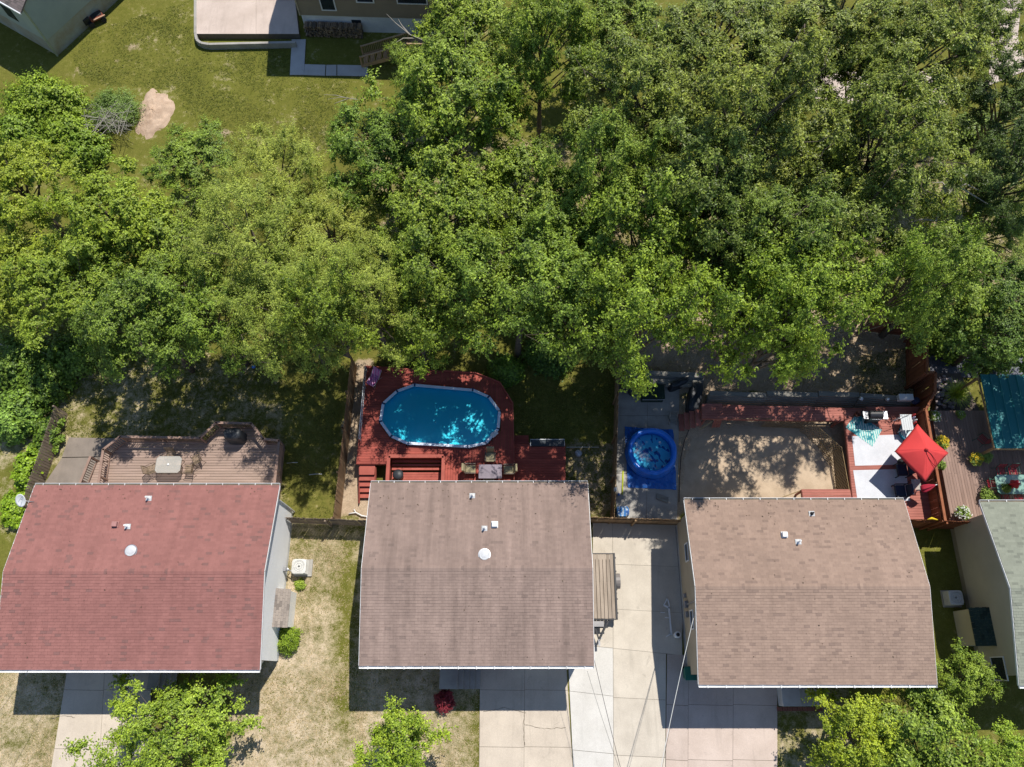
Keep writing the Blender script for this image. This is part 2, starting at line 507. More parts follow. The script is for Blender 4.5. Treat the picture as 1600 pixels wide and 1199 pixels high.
def make_ground():
    core_x = np.arange(-42, 42.01, 0.3)
    core_y = np.arange(-7, 52.01, 0.3)
    xs = np.concatenate([[-600, -250, -120, -70, -50], core_x, [50, 70, 120, 250, 600]])
    ys = np.concatenate([[-600, -250, -100, -40, -15], core_y, [60, 80, 140, 260, 600]])
    X, Y = np.meshgrid(xs, ys)
    jx = X + 0.35 * smooth_noise(X, Y, 3, 2.1)
    jy = Y + 0.35 * smooth_noise(X, Y, 4, 2.3)
    Z = 0.02 * smooth_noise(X, Y, 1, 0.6) - 0.03
    dry = np.zeros_like(X); dirt = np.zeros_like(X); lush = np.zeros_like(X)
    def blob(arr, px, py, rx, ry, amt, h=0):
        c = G(px, py); s = (G(px + 1, py) - c).length
        d = ((jx - c.x) / (rx * s)) ** 2 + ((jy - c.y) / (ry * s)) ** 2
        np.maximum(arr, amt * np.exp(-d * 1.1), out=arr)
    def area(arr, pts, amt):
        arr[in_poly(jx, jy, GP(pts))] = amt
    # back gardens and the wooded strip
    area(lush, [(0, 0), (1600, 0), (1600, 560), (0, 560)], 0.55)
    area(dry, [(0, 0), (1600, 0), (1600, 560), (0, 560)], 0.06)
    area(lush, [(290, 0), (560, 0), (560, 240), (380, 260), (290, 200)], 0.75)
    area(dirt, [(560, 200), (1600, 240), (1600, 480), (900, 500), (600, 420)], 0.45)
    area(dry, [(0, 560), (440, 540), (440, 820), (0, 830)], 0.35)
    area(lush, [(0, 700), (60, 700), (50, 900), (0, 930)], 0.6)
    area(dirt, [(552, 560), (580, 560), (585, 812), (520, 812)], 0.85)
    area(dirt, [(885, 690), (965, 690), (960, 812), (885, 812)], 0.55)
    area(dirt, [(965, 490), (1440, 490), (1445, 640), (965, 600)], 0.9)
    area(dry, [(965, 490), (1440, 490), (1445, 640), (965, 600)], 0.9)
    area(dirt, [(1060, 620), (1330, 630), (1330, 800), (1060, 800)], 1.0)
    area(dirt, [(965, 590), (1065, 590), (1065, 815), (965, 815)], 0.85)
    blob(dry, 1390, 590, 60, 45, 1.0); 
    # front gardens
    area(dry, [(440, 815), (575, 815), (570, 1199), (570, 1299), (340, 1299), (360, 1060), (440, 1000)], 0.7)
    area(dry, [(0, 1040), (110, 1040), (60, 1299), (-100, 1299)], 0.6)
    area(dry, [(560, 1040), (752, 1040), (752, 1299), (560, 1299)], 0.68)
    for (px, py, rx, ry, a) in ((545, 890, 26, 80, .9), (540, 1000, 24, 90, .9), (535, 1110, 24, 60, .7), (475, 840, 45, 25, .5), (490, 930, 18, 40, .4), (640, 1130, 50, 25, .3), (735, 1160, 30, 60, .6), (420, 1010, 40, 40, .2)):
        c = G(px, py); s = (G(px + 1, py) - c).length
        d = ((jx - c.x) / (rx * s)) ** 2 + ((jy - c.y) / (ry * s)) ** 2
        dry *= 1 - a * np.exp(-d * 1.1); np.maximum(lush, a * 0.5 * np.exp(-d), out=lush)
    area(lush, [(1210, 1050), (1610, 1030), (1610, 1299), (1210, 1299)], 0.35)
    area(dry, [(1210, 1070), (1330, 1070), (1330, 1299), (1210, 1299)], 0.45)
    area(lush, [(1420, 820), (1500, 820), (1500, 1080), (1440, 1080)], 0.6)
    for (px, py, rx, ry) in ((205, 75, 14, 8), (228, 62, 10, 6), (120, 115, 6, 18), (185, 92, 8, 5), (350, 210, 12, 8), (440, 190, 14, 6), (90, 250, 18, 30), (70, 320, 12, 18), (650, 390, 20, 18)):
        blob(dirt, px, py, rx, ry, 0.9)
    for (px, py, rx, ry, a) in ((430, 150, 50, 22, .16), (350, 100, 40, 18, .12), (480, 200, 40, 20, .2), (230, 70, 60, 20, .16), (400, 215, 40, 15, .25), (520, 130, 30, 14, .2)):
        blob(dry, px, py, rx, ry, a)
    # soften the borders a little
    for arr in (dry, dirt, lush):
        arr[1:-1, 1:-1] = (arr[1:-1, 1:-1] * 2 + arr[:-2, 1:-1] + arr[2:, 1:-1] + arr[1:-1, :-2] + arr[1:-1, 2:]) / 6
    ny, nx = X.shape
    verts = np.stack([X.ravel(), Y.ravel(), Z.ravel()], 1)
    idx = np.arange(nx * ny).reshape(ny, nx)
    faces = np.stack([idx[:-1, :-1].ravel(), idx[:-1, 1:].ravel(), idx[1:, 1:].ravel(), idx[1:, :-1].ravel()], 1)
    t = NT('lawn')
    at = t.n('ShaderNodeAttribute', attribute_name='zone')
    sp = t.n('ShaderNodeSeparateColor')
    t.l(at.outputs['Color'], sp.inputs[0])
    p = t.pos()
    n_big = t.noise(p, 0.5, 4)
    n_mid = t.noise(p, 2.3, 6, 0.7)
    n_fin = t.noise(p, 17.0, 4, 0.7)
    grass = t.mix(t.ramp(n_mid, 0.35, 0.65), (0.115, 0.12, 0.022), (0.195, 0.175, 0.045))
    grass = t.mix(t.math('MULTIPLY', sp.outputs[2], 0.8), grass, (0.135, 0.142, 0.022))
    mixn = t.math('ADD', t.math('MULTIPLY', n_mid, 0.75), t.math('MULTIPLY', n_fin, 0.45))
    straw = t.mix(t.ramp(n_fin, 0.3, 0.7), (0.6, 0.485, 0.35), (0.48, 0.385, 0.26))
    soil = t.mix(t.ramp(n_mid, 0.3, 0.7), (0.5, 0.385, 0.27), (0.36, 0.27, 0.18))
    f_dry = t.ramp(t.math('ADD', sp.outputs[0], t.math('ADD', t.math('MULTIPLY', t.math('SUBTRACT', mixn, 0.6), 1.9), t.math('MULTIPLY', t.math('SUBTRACT', n_big, .5), 1.2))), 0.22, 0.85)
    f_dirt = t.ramp(t.math('ADD', sp.outputs[1], t.math('MULTIPLY', t.math('SUBTRACT', mixn, 0.6), 1.6)), 0.35, 0.7)
    col = t.mix(f_dry, grass, straw)
    col = t.mix(f_dirt, col, soil)
    col = t.bright(col, t.ramp(n_fin, 0.25, 0.75, 0.72, 1.28))
    col = t.bright(col, t.ramp(n_big, 0.3, 0.7, 0.9, 1.1))
    t.l(col, t.b.inputs['Base Color'])
    t.b.inputs['Roughness'].default_value = 1.0
    t.b.inputs['Specular IOR Level'].default_value = 0.1
    t.bump(n_fin, 0.7, 0.06)
    me = np_mesh('ground', verts, faces, t.m)
    ca = me.color_attributes.new('zone', 'FLOAT_COLOR', 'POINT')
    buf = np.stack([dry.ravel(), dirt.ravel(), lush.ravel(), np.ones(nx * ny)], 1).astype(np.float32)
    ca.data.foreach_set('color', buf.ravel())
    me.polygons.foreach_set('use_smooth', [True] * len(me.polygons))
    o = link('ground', me)
    tag(o, 'mown lawns, dry grass and bare soil of the gardens', 'ground', kind='structure')
    return (xs, ys, dry, dirt)
ground_fields = make_ground()

def slabs(name, polys, z, mat, label, base_h=0.1, gap=0.012, kind='structure', cat='driveway'):
    """a paved area made of separate slabs over a joint-coloured bed"""
    c = Vector((sum(p[0] for q in polys for p in q), sum(p[1] for q in polys for p in q), 0)) / sum(len(q) for q in polys)
    root = empty(name, (c.x, c.y, 0), label, cat)
    if kind: root['kind'] = kind
    for poly in polys:
        m = Vector((sum(p[0] for p in poly), sum(p[1] for p in poly), 0)) / len(poly)
        sh = []
        for p in poly:
            d = Vector((p[0], p[1], 0)) - m
            sh.append(m + d * (1 - gap / max(d.length, 0.1)))
        mt = mat if not isinstance(mat, dict) else mat[id(poly)]
        MB().prism(sh, -0.2, z).build('slab', mt, root)
        MB().prism([Vector((p[0], p[1], 0)) for p in poly], -0.2, z - 0.02).build('joint', JOINT, root)
    return root

def grid_polys(xl, ys, tl=None):
    """quads between x lines (each line: photo x at top and bottom y) and photo y rows"""
    out = []
    def lx(line, y):
        (x0, y0), (x1, y1) = line
        return x0 + (x1 - x0) * (y - y0) / (y1 - y0)
    for a, b in zip(xl[:-1], xl[1:]):
        for (y0, s0), (y1, s1) in zip(ys[:-1], ys[1:]):
            q = []
            for line, yy in ((a, y0), (b, y0 + s0), (b, y1 + s1), (a, y1)):
                q.append(G(lx(line, yy), yy))
            out.append(q)
    return out

# centre driveway between the brown and the tan house
CL = [((926, 816), (928, 1280)), ((957, 816), (959, 1280)), ((1066, 816), (1066, 1280)), ((1042, 816), (1039, 1290))]
slabs('driveway_centre', grid_polys(CL[:2], [(812, 0), (880, 2), (950, 2), (1010, 3)]) + grid_polys(CL[1:3], [(812, 0), (882, 4), (952, 6), (1013.2, 11)]) +
      grid_polys([CL[1], CL[3]], [(1013.2, 8.5), (1090, 4), (1180, 4), (1290, 0)]),
      0.03, CONC_N, 'pale concrete driveway running between the brown and the tan roofed houses')
slabs('driveway_new_strip', grid_polys([((886, 1000), (900, 1290)), CL[1]], [(1006, 7), (1080, 8), (1172, 6), (1290, 0)]),
      0.034, M('concrete_white', (0.6, 0.575, 0.53), (0.53, 0.505, 0.46), scale=0.7, bump=0.1, stains=.15), 'strip of newer white concrete beside the pale driveway')
slabs('driveway_middle', grid_polys([((750, 1040), (748, 1280)), ((820, 1040), (818, 1280)), ((885, 1040), (900, 1280))],
      [(1010, 0), (1078, 1), (1167, 1), (1290, 0)]), 0.032, CONC, 'tan cracked concrete driveway in front of the brown roofed house')
slabs('driveway_right', grid_polys([((1042, 1027), (1039, 1290)), ((1076, 1027), (1074, 1290)), ((1146, 1027), (1144, 1290)), ((1214, 1027), (1215, 1290))],
      [(1022, 2), (1101, 2), (1187, 2), (1290, 0)]), 0.032, CONC_P, 'beige concrete driveway in front of the tan roofed house')
slabs('driveway_left', grid_polys([((108, 1030), (66, 1290)), ((165, 1030), (150, 1290)), ((236, 1030), (236, 1290))],
      [(1020, 0), (1078, 1), (1170, 1), (1290, 0)]), 0.032, CONC, 'concrete driveway in front of the red roofed house')
# hairline cracks in the driveways
def crack(pts, root_name, label):
    m = MB()
    P = [G(*p) for p in pts]
    rs = random.Random(len(pts) + int(pts[0][0]))
    fine = []
    for a, b in zip(P[:-1], P[1:]):
        k = max(2, int((b - a).length / 0.12))
        for i in range(k):
            q = a.lerp(b, i / k)
            fine.append(q + Vector((rs.uniform(-.03, .03), rs.uniform(-.03, .03), 0)))
    fine.append(P[-1])
    for a, b in zip(fine[:-1], fine[1:]):
        d = (b - a).normalized().cross(Vector((0, 0, 1))) * rs.uniform(0.005, 0.016)
        m.face((a.x - d.x, a.y - d.y, .0385), (a.x + d.x, a.y + d.y, .0385), (b.x + d.x, b.y + d.y, .0385), (b.x - d.x, b.y - d.y, .0385))
    o = m.build(root_name, JOINT)
    tag(o, label, 'crack', kind='structure')
crack([(756, 1112), (790, 1106), (822, 1114)], 'pavement_crack', 'crack across the driveway just past the brown house shadow')
crack([(818, 1132), (850, 1139), (884, 1137)], 'pavement_crack', 'crack across the right half of the tan driveway')
crack([(820, 1114), (817, 1135), (820, 1165)], 'pavement_crack', 'dirt filled crack along the tan driveway joint')
crack([(78, 1123), (100, 1118), (118, 1122)], 'pavement_crack', 'crack across the driveway of the red roofed house')

# concrete patio in the garden of the tan roofed house
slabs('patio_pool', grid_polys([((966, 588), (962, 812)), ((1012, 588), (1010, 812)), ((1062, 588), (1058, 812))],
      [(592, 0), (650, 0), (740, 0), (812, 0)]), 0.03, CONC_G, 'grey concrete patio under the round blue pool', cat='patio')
slabs('patio_left', [GP([(108, 684), (206, 686), (206, 713), (97, 715)]), GP([(97, 716), (206, 714), (206, 760), (70, 756)])], 0.05, M('pad_brown', (0.26, 0.215, 0.175), (0.2, 0.165, 0.135), scale=.9, stains=.2),
      'dappled grey concrete pad left of the tan deck', cat='patio')
# pale paving glimpsed below the oaks
slabs('paving_under_oaks', grid_polys([((1270, 60), (1270, 260)), ((1340, 60), (1340, 260)), ((1410, 60), (1410, 260)), ((1480, 60), (1480, 260))],
      [(112, 0), (138, 0), (164, 0)]), 0.03, CONC_P, 'pinkish paving glimpsed through the oak crowns', cat='paving')
slabs('path_right', [GP([(1552, -40), (1600, -40), (1590, 60), (1545, 118)]), GP([(1545, 119), (1590, 61), (1605, 110), (1530, 140)])], 0.03, CONC_P,
      'pinkish path near the top right corner', cat='path')
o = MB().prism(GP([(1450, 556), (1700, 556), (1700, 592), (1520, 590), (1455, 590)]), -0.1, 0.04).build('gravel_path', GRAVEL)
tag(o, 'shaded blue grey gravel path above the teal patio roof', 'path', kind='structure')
# sand in the pit where a pool once stood
def sand_pit():
    pts = [(1075, 690), (1100, 672), (1150, 664), (1230, 664), (1270, 672), (1295, 700), (1306, 735), (1310, 775), (1310, 800), (1060, 800), (1062, 730)]
    P = GP(pts)
    c = sum(P, Vector()) / len(P)
    rs = np.random.RandomState(5)
    m = MB()
    rings, n = 9, 44
    bnd = []
    for k in range(n):
        s = k / n * len(P); i = int(s); bnd.append(P[i].lerp(P[(i + 1) % len(P)], s - i))
    vs, fs = [], []
    for r in range(rings + 1):
        for k in range(n):
            t = r / rings
            q = c.lerp(bnd[k], t * (1 + 0.03 * math.sin(k * 1.7)))
            vs.append((q.x, q.y, 0.16 * (1 - t ** 4) - 0.06 * t ** 6 + rs.uniform(-.02, .02)))
    for r in range(rings):
        for k in range(n):
            fs.append((r * n + k, (r + 1) * n + k, (r + 1) * n + (k + 1) % n, r * n + (k + 1) % n))
    m.add(vs, fs)
    o = m.build('sand_bed', SAND, None, True)
    tag(o, 'bed of bare sand ringed by the low lattice and deck', 'sand', kind='stuff')
sand_pit()

# ------------------------------------------------------------------ houses
def roof_shingles(name, x0, x1, ye, yr, ze, zr, mat, parent, seed, tabw=0.30, expo=0.142):
    """courses of tabs from the eave (ye, ze) up to the ridge (yr, zr)"""
    rs = np.random.RandomState(seed)
    L = math.hypot(yr - ye, zr - ze)
    dy, dz = (yr - ye) / L, (zr - ze) / L
    ny, nz = -dz * (1 if dy > 0 else -1), abs(dy)
    n = int(round(L / expo)); ex = L / n
    V = []
    for i in range(n):
        off = (i % 2) * tabw / 2 + rs.uniform(-.05, .05)
        xs = np.arange(x0 - off, x1, tabw)
        for xa in xs:
            a, b = max(x0, xa + 0.002), min(x1, xa + tabw - 0.002)
            if b - a < 0.02: continue
            s0, s1 = i * ex - rs.uniform(0, 0.008), min((i + 1.25) * ex, L)
            th0, th1 = 0.021 + rs.uniform(-.005, .005), 0.002
            def p(x, s, t): return (x, ye + dy * s + ny * t, ze + dz * s + nz * t)
            V.append([p(a, s0, 0), p(b, s0, 0), p(b, s0, th0), p(a, s0, th0), p(a, s1, th1), p(b, s1, th1)])
    V = np.array(V)
    k = len(V)
    o = wloc(parent)
    verts = V.reshape(-1, 3) - np.array([o.x, o.y, o.z])
    base = (np.arange(k) * 6)[:, None]
    flip = dy < 0
    q = [[0, 1, 2, 3], [3, 2, 5, 4]]
    if flip: q = [f[::-1] for f in q]
    faces = np.concatenate([base + np.array([f]) for f in q], 0)
    me = np_mesh(name, verts, faces, mat)
    ob = link(name, me, parent)
    ob['kind'] = 'stuff'
    return ob

def gutter(parent, x0, x1, y, z, out, hang_n, mat=WHITE):
    """open trough along an eave, with hanger straps; out = +1 outward is +Y"""
    m = MB()
    w, d, t = 0.13, 0.11, 0.008
    y1 = y + out * w
    ya, yb = min(y, y1), max(y, y1)
    m.bx(x0, ya, z - d, x1, yb, z - d + t)
    m.bx(x0, ya, z - d + t, x1, ya + t, z)
    m.bx(x0, yb - t - 0.012, z - d + t, x1, yb, z)
    m.bx(x0, ya + t, z - d + t, x0 + t, yb - t - 0.012, z)
    m.bx(x1 - t, ya + t, z - d + t, x1, yb - t - 0.012, z)
    g = m.build('gutter', mat, parent)
    if out > 0:
        MB().bx(x0 + t, ya + t, z - d + t, x1 - t, yb - t - .013, z - .05).build('leaf_litter', JOINT, g)
    else:
        MB().bx(x0, yb + .001, z - .16, x1, yb + .025, z + .012).build('fascia', mat, g)
    if hang_n:
        for i in range(hang_n):
            x = x0 + (x1 - x0) * (i + 0.5) / hang_n
            MB().bx(x - 0.015, ya - 0.03, z + 0.003, x + 0.015, yb, z + 0.009).build('gutter_hanger', mat, g)
    return g

def window(parent, c, axis, w, h, frame=WHITE, out=1):
    """window on a wall at c (centre on the wall face); axis 'x' = wall along x (faces +-y), 'y' = wall along y"""
    f = MB(); p = MB()
    t = 0.06
    def bx(m, a0, a1, z0, z1, d0, d1):
        if axis == 'x':
            m.bx(c[0] + a0, min(c[1] + out * d0, c[1] + out * d1), c[2] + z0, c[0] + a1, max(c[1] + out * d0, c[1] + out * d1), c[2] + z1)
        else:
            m.bx(min(c[0] + out * d0, c[0] + out * d1), c[1] + a0, c[2] + z0, max(c[0] + out * d0, c[0] + out * d1), c[1] + a1, c[2] + z1)
    bx(f, -w / 2, w / 2, -h / 2, -h / 2 + t, 0.0, 0.05); bx(f, -w / 2, w / 2, h / 2 - t, h / 2, 0.0, 0.05)
    bx(f, -w / 2, -w / 2 + t, -h / 2 + t, h / 2 - t, 0.0, 0.05); bx(f, w / 2 - t, w / 2, -h / 2 + t, h / 2 - t, 0.0, 0.05)
    bx(p, -w / 2 + t, w / 2 - t, -h / 2 + t, h / 2 - t, 0.0, 0.02)
    wi = f.build('window', frame, parent)
    p.build('pane', GLASS, wi)
    return wi

def gable_house(name, label, x0, x1, y0, y1, ze, zr, shingle, wall_mats, seed, over=(0.32, 0.45), hang=(0, 0), front_brick=True):
    """roof plan x0..x1, y0..y1 with its ridge along x; walls stand inside the overhang"""
    root = empty(name, ((x0 + x1) / 2, (y0 + y1) / 2, 0), label, 'house')
    wx0, wx1, wy0, wy1 = x0 + over[0], x1 - over[0], y0 + over[1], y1 - over[1]
    yr = (y0 + y1) / 2
    slope = (zr - ze) / (yr - y0)
    zt = ze + slope * over[1] - 0.12
    zf = 0.45
    side, front, back, found = wall_mats
    zg = zt + slope * ((wy1 - wy0) / 2)
    T = 0.15
    for nm, xa, xb in (('left', wx0, wx0 + T), ('right', wx1 - T, wx1)):
        m = MB()
        vs = []
        for x in (xa, xb):
            vs += [(x, wy0, zf), (x, wy1, zf), (x, wy1, zt), (x, yr, zg), (x, wy0, zt)]
        m.add(vs, [(4, 3, 2, 1, 0), (5, 6, 7, 8, 9), (0, 1, 6, 5), (1, 2, 7, 6), (2, 3, 8, 7), (3, 4, 9, 8), (4, 0, 5, 9)])
        # clapboard laps
        n = int((zt - zf) / 0.2)
        xo = xa if nm == 'left' else xb
        s = -1 if nm == 'left' else 1
        for i in range(n):
            z = zf + i * 0.2
            m.add([(xo, wy0, z), (xo + s * 0.014, wy0, z), (xo, wy0, z + 0.19), (xo, wy1, z), (xo + s * 0.014, wy1, z), (xo, wy1, z + 0.19)],
                  [(0, 1, 4, 3), (1, 2, 5, 4), (0, 2, 1), (3, 4, 5)])
        m.build('side_wall', side, root)
    wf = MB().bx(wx0 + T, wy0, zf, wx1 - T, wy0 + T, zt).build('front_wall', front, root)
    wb = MB().bx(wx0 + T, wy1 - T, zf, wx1 - T, wy1, zt).build('back_wall', back, root)
    MB().bx(wx0 + 0.03, wy0 + 0.03, -0.2, wx1 - 0.03, wy1 - 0.03, zf - 0.002).build('foundation', found, root)
    # roof deck
    th = 0.1
    m = MB()
    vs = []
    for x in (x0 + 0.01, x1 - 0.01):
        vs += [(x, y0, ze), (x, yr, zr), (x, y1, ze), (x, y1, ze - th), (x, yr, zr - th), (x, y0, ze - th)]
    m.add(vs, [(0, 1, 4, 5), (1, 2, 3, 4), (6, 11, 10, 7), (7, 10, 9, 8), (0, 6, 7, 1), (1, 7, 8, 2), (5, 4, 10, 11), (4, 3, 9, 10), (0, 5, 11, 6), (2, 8, 9, 3)])
    roof = m.build('roof', shingle, root)
    roof_shingles('shingles', x0, x1, y0 - 0.02, yr, ze + 0.004, zr + 0.004, shingle, roof, seed)
    roof_shingles('shingles', x0, x1, y1 + 0.02, yr, ze + 0.004, zr + 0.004, shingle, roof, seed + 1)
    # ridge caps, lapped one over the next
    rs = random.Random(seed)
    m = MB()
    n = int((x1 - x0) / 0.15)
    for i in range(n):
        xa = x0 + (x1 - x0) * i / n; xb = xa + (x1 - x0) / n * 1.15
        xb = min(xb, x1)
        ha, hb = 0.016 + rs.uniform(0, .003), 0.026 + rs.uniform(0, .004)
        w = 0.15
        sl = slope * w
        m.add([(xa, yr - w, zr - sl + ha), (xa, yr, zr + ha), (xa, yr + w, zr - sl + ha), (xb, yr - w, zr - sl + hb), (xb, yr, zr + hb), (xb, yr + w, zr - sl + hb)],
              [(0, 1, 4, 3), (1, 2, 5, 4), (3, 4, 1, 0)][:2])
    rc = m.build('ridge_caps', shingle, roof)
    rc['kind'] = 'stuff'
    for s, xx in ((-1, x0), (1, x1)):           # rake boards
        m = MB()
        for ya, yb in ((y0, yr), (y1, yr)):
            m.bar((xx + s * 0.014, ya, ze - 0.065), (xx + s * 0.014, yb, zr - 0.065), 0.024, 0.12)
        m.build('rake_board', WHITE, roof)
    gutter(roof, x0, x1, y0 - 0.02, ze - 0.005, -1, hang[0])
    gutter(roof, x0, x1, y1 + 0.02, ze - 0.005, 1, hang[1])
    root['dims'] = 0
    del root['dims']
    return root, roof, dict(wx0=wx0, wx1=wx1, wy0=wy0, wy1=wy1, yr=yr, slope=slope, ze=ze, zr=zr, y0=y0, y1=y1, zt=zt, wf=wf, wb=wb)

def roof_z(d, y):
    return d['zr'] - d['slope'] * abs(y - d['yr'])

def on_roof(d, px, py):
    """the roof point seen at a photo pixel"""
    h = d['ze']
    for _ in range(20):
        p = G(px, py, h)
        h = roof_z(d, p.y) + 0.02
    return G(px, py, h)

def vent_pipe(roof, p, r=0.05, h=0.42, mat=WHITE):
    m = MB()
    m.lathe([(r * 2.6, -0.06), (r * 2.6, 0.02), (r * 1.3, 0.09), (r, 0.1), (r, h), (r * 0.7, h), (r * 0.7, h - 0.12)], p, 14)
    o = m.build('vent_pipe', mat, roof, True)
    MB().box((p[0], p[1], p[2] + 0.035), (0.3, 0.27, 0.012)).build('vent_flashing', M('flashing', (0.5, 0.5, 0.5), (0.4, 0.4, 0.4), rough=.6), roof)
    return o
def vent_box(roof, p, mat=WHITE, s=0.3, slope=0.0):
    m = MB()
    m.box((p[0], p[1], p[2] + 0.03), (s * 1.25, s * 1.25, 0.06)).box((p[0], p[1], p[2] + 0.14), (s, s, 0.16))
    return m.build('box_vent', mat, roof, False, 0.015)
def vent_round(roof, p, r=0.27):
    m = MB().lathe([(r * .8, -0.08), (r * .8, 0.06), (r * 1.0, 0.065), (r * 1.0, 0.085), (r * 0.82, 0.1), (r * .74, .098), (r * 0.62, 0.115), (r * .3, .13), (0.02, 0.132)], p, 28)
    o = m.build('round_vent', M('vent_white', (0.6, 0.6, 0.6), (0.5, 0.5, 0.5), rough=.4), roof, False)
    MB().lathe([(r * 1.18, 0.0), (r * 1.18, 0.012), (r * 1.0, 0.014)], (p[0], p[1], p[2] + 0.022), 28).build('vent_flashing', STEEL, roof)
    return o

def ac_unit(label, c, s=0.78, h=0.75, rz=0.0):
    root = empty('air_conditioner', c, label, 'air conditioner', 'air conditioners beside the houses')
    x, y, z = c
    MB().box((x + 0.08, y, z + 0.04), (s * 1.3, s * 1.2, 0.1)).build('pad', CONC_G, root)
    case = MB()
    for i in range(9):
        zz = z + 0.1 + i * (h - 0.16) / 9
        case.box((x, y, zz + 0.03), (s, s, (h - 0.16) / 9 * 0.62))
    case.box((x, y, z + 0.09 + h / 2 - 0.04), (s * 0.95, s * 0.95, h - 0.12))
    case.build('louvred_case', M('ac_paint', (0.6, 0.59, 0.55), (0.52, 0.51, 0.48), rough=0.5), root, False, 0.01)
    m = MB()          # top plate with round opening
    n = 32
    vs, fs = [], []
    for k in range(n):
        t = 2 * math.pi * k / n
        ca, sa = math.cos(t), math.sin(t)
        q = s * 0.51 / max(abs(ca), abs(sa))
        q = min(q, s * 0.62)
        vs += [(x + ca * q, y + sa * q, z + h), (x + ca * s * .43, y + sa * s * .43, z + h + 0.02), (x + ca * q, y + sa * q, z + h - 0.07), (x + ca * s * .42, y + sa * s * .42, z + h - .06)]
    for k in range(n):
        a, b = k * 4, ((k + 1) % n) * 4
        fs += [(a, b, b + 1, a + 1), (a + 2, b + 2, b, a), (a + 1, b + 1, b + 3, a + 3)]
    m.add(vs, fs).build('top_plate', M('ac_paint', (0.6, 0.59, 0.55)), root)
    MB().lathe([(s * .44, 0), (s * .44, 0.01)], (x, y, z + h - 0.13), 24).build('well', DARK, root)
    for k in range(3):
        a = 2 * math.pi * k / 3 + 0.4
        b = MB()
        vs = []
        for r, da, zz in ((0.08, -0.5, 0), (0.08, 0.5, 0.03), (s * .4, 0.5, 0.04), (s * .4, -0.36, 0)):
            vs.append((x + r * math.cos(a + da), y + r * math.sin(a + da), z + h - 0.09 + zz))
        b.add(vs, [(0, 1, 2, 3)])
        b.build('fan_blade', M('blade_grey', (0.5, 0.5, 0.5), (0.42, 0.42, 0.43), rough=.5), root)
    MB().lathe([(0.09, 0), (0.09, 0.05), (0.05, 0.07)], (x, y, z + h - 0.08), 14).build('fan_hub', STEEL, root, True)
    g = MB()
    for r in (0.17, 0.28):
        g.tube([(x + r * math.cos(t * .2618), y + r * math.sin(t * .2618), z + h + 0.02) for t in range(24)], 0.004, 4, True)
    for k in range(2):
        a = k * math.pi / 2 + .3
        g.bar((x - s * .38 * math.cos(a), y - s * .38 * math.sin(a), z + h + 0.028), (x + s * .38 * math.cos(a), y + s * .38 * math.sin(a), z + h + 0.028), 0.004, 0.004)
    g.build('fan_guard', GREYM, root)
    return root

def chase(parent, x_wall, out, y0, y1, depth, z_hi, z_lo, mat, shingle_m, seed=1):
    """lean-to bump out on a side wall, with its own little shingled roof"""
    xo = x_wall + out * depth
    xa, xb = min(x_wall, xo), max(x_wall, xo)
    m = MB()
    zl, zh = (z_hi, z_lo) if out > 0 else (z_lo, z_hi)
    m.hexa([(xa, y0, 0), (xb, y0, 0), (xb, y1, 0), (xa, y1, 0), (xa, y0, zl), (xb, y0, zh), (xb, y1, zh), (xa, y1, zl)])
    c = m.build('chimney_chase', mat, parent)
    # slope in x: tabs laid as strips
    rs = random.Random(seed)
    t = MB()
    n = 6
    ov = 0.07
    for i in range(n):
        f0, f1 = i / n, (i + 1.2) / n
        f1 = min(f1, 1.0)
        ex = xo + out * ov
        xs0 = ex + (x_wall - ex) * f0; xs1 = ex + (x_wall - ex) * f1
        zs0 = z_lo - .03 + (z_hi - z_lo + .03) * f0 + 0.045; zs1 = z_lo - .03 + (z_hi - z_lo + .03) * f1 + 0.025
        y = y0 - ov - (i % 2) * 0.15
        while y < y1 + ov:
            a, b = max(y + 0.004, y0 - ov), min(y + 0.296, y1 + ov)
            if b > a + 0.02:
                t.add([(xs0, a, zs0), (xs0, b, zs0), (xs1, b, zs1), (xs1, a, zs1), (xs0, a, zs0 - .03), (xs0, b, zs0 - .03)], [(0, 3, 2, 1) if out > 0 else (0, 1, 2, 3), (0, 1, 5, 4)])
            y += 0.3
    s = t.build('chase_shingles', shingle_m, c)
    s['kind'] = 'stuff'
    return c

# --- red roofed house (left)
ra = gable_house('red_roof_house', 'white sided house with a red shingled roof at the left edge', -25.4, -12.37, 0.38, 9.55, 4.3, 5.3,
                 SH_A, (SIDING_W, BRICK, SIDING_W, FOUND), 11, hang=(0, 15))
HA, RA, dA = ra
vent_pipe(RA, on_roof(dA, 233, 779)); vent_pipe(RA, on_roof(dA, 200, 823))
vent_box(RA, on_roof(dA, 181, 820), M('brown_vent', (0.4, 0.2, 0.18)), 0.26)
vent_round(RA, on_roof(dA, 205, 861))
chase(HA, dA['wx1'], 1, G(447, 979, 1.4).y, G(447, 923, 1.4).y, 0.62, 1.95, 1.45, SIDING_W, SH_G)
window(HA, (-15.6, dA['wy0'], 2.0), 'x', 1.8, 1.2, WHITE, -1); window(HA, (-19.5, dA['wy0'], 2.1), 'x', 1.2, 1.2, WHITE, -1)
MB().bx(-23.9, dA['wy0'] - 0.04, 0.06, -20.9, dA['wy0'] - 0.002, 2.2).build('garage_door', WHITE, HA)
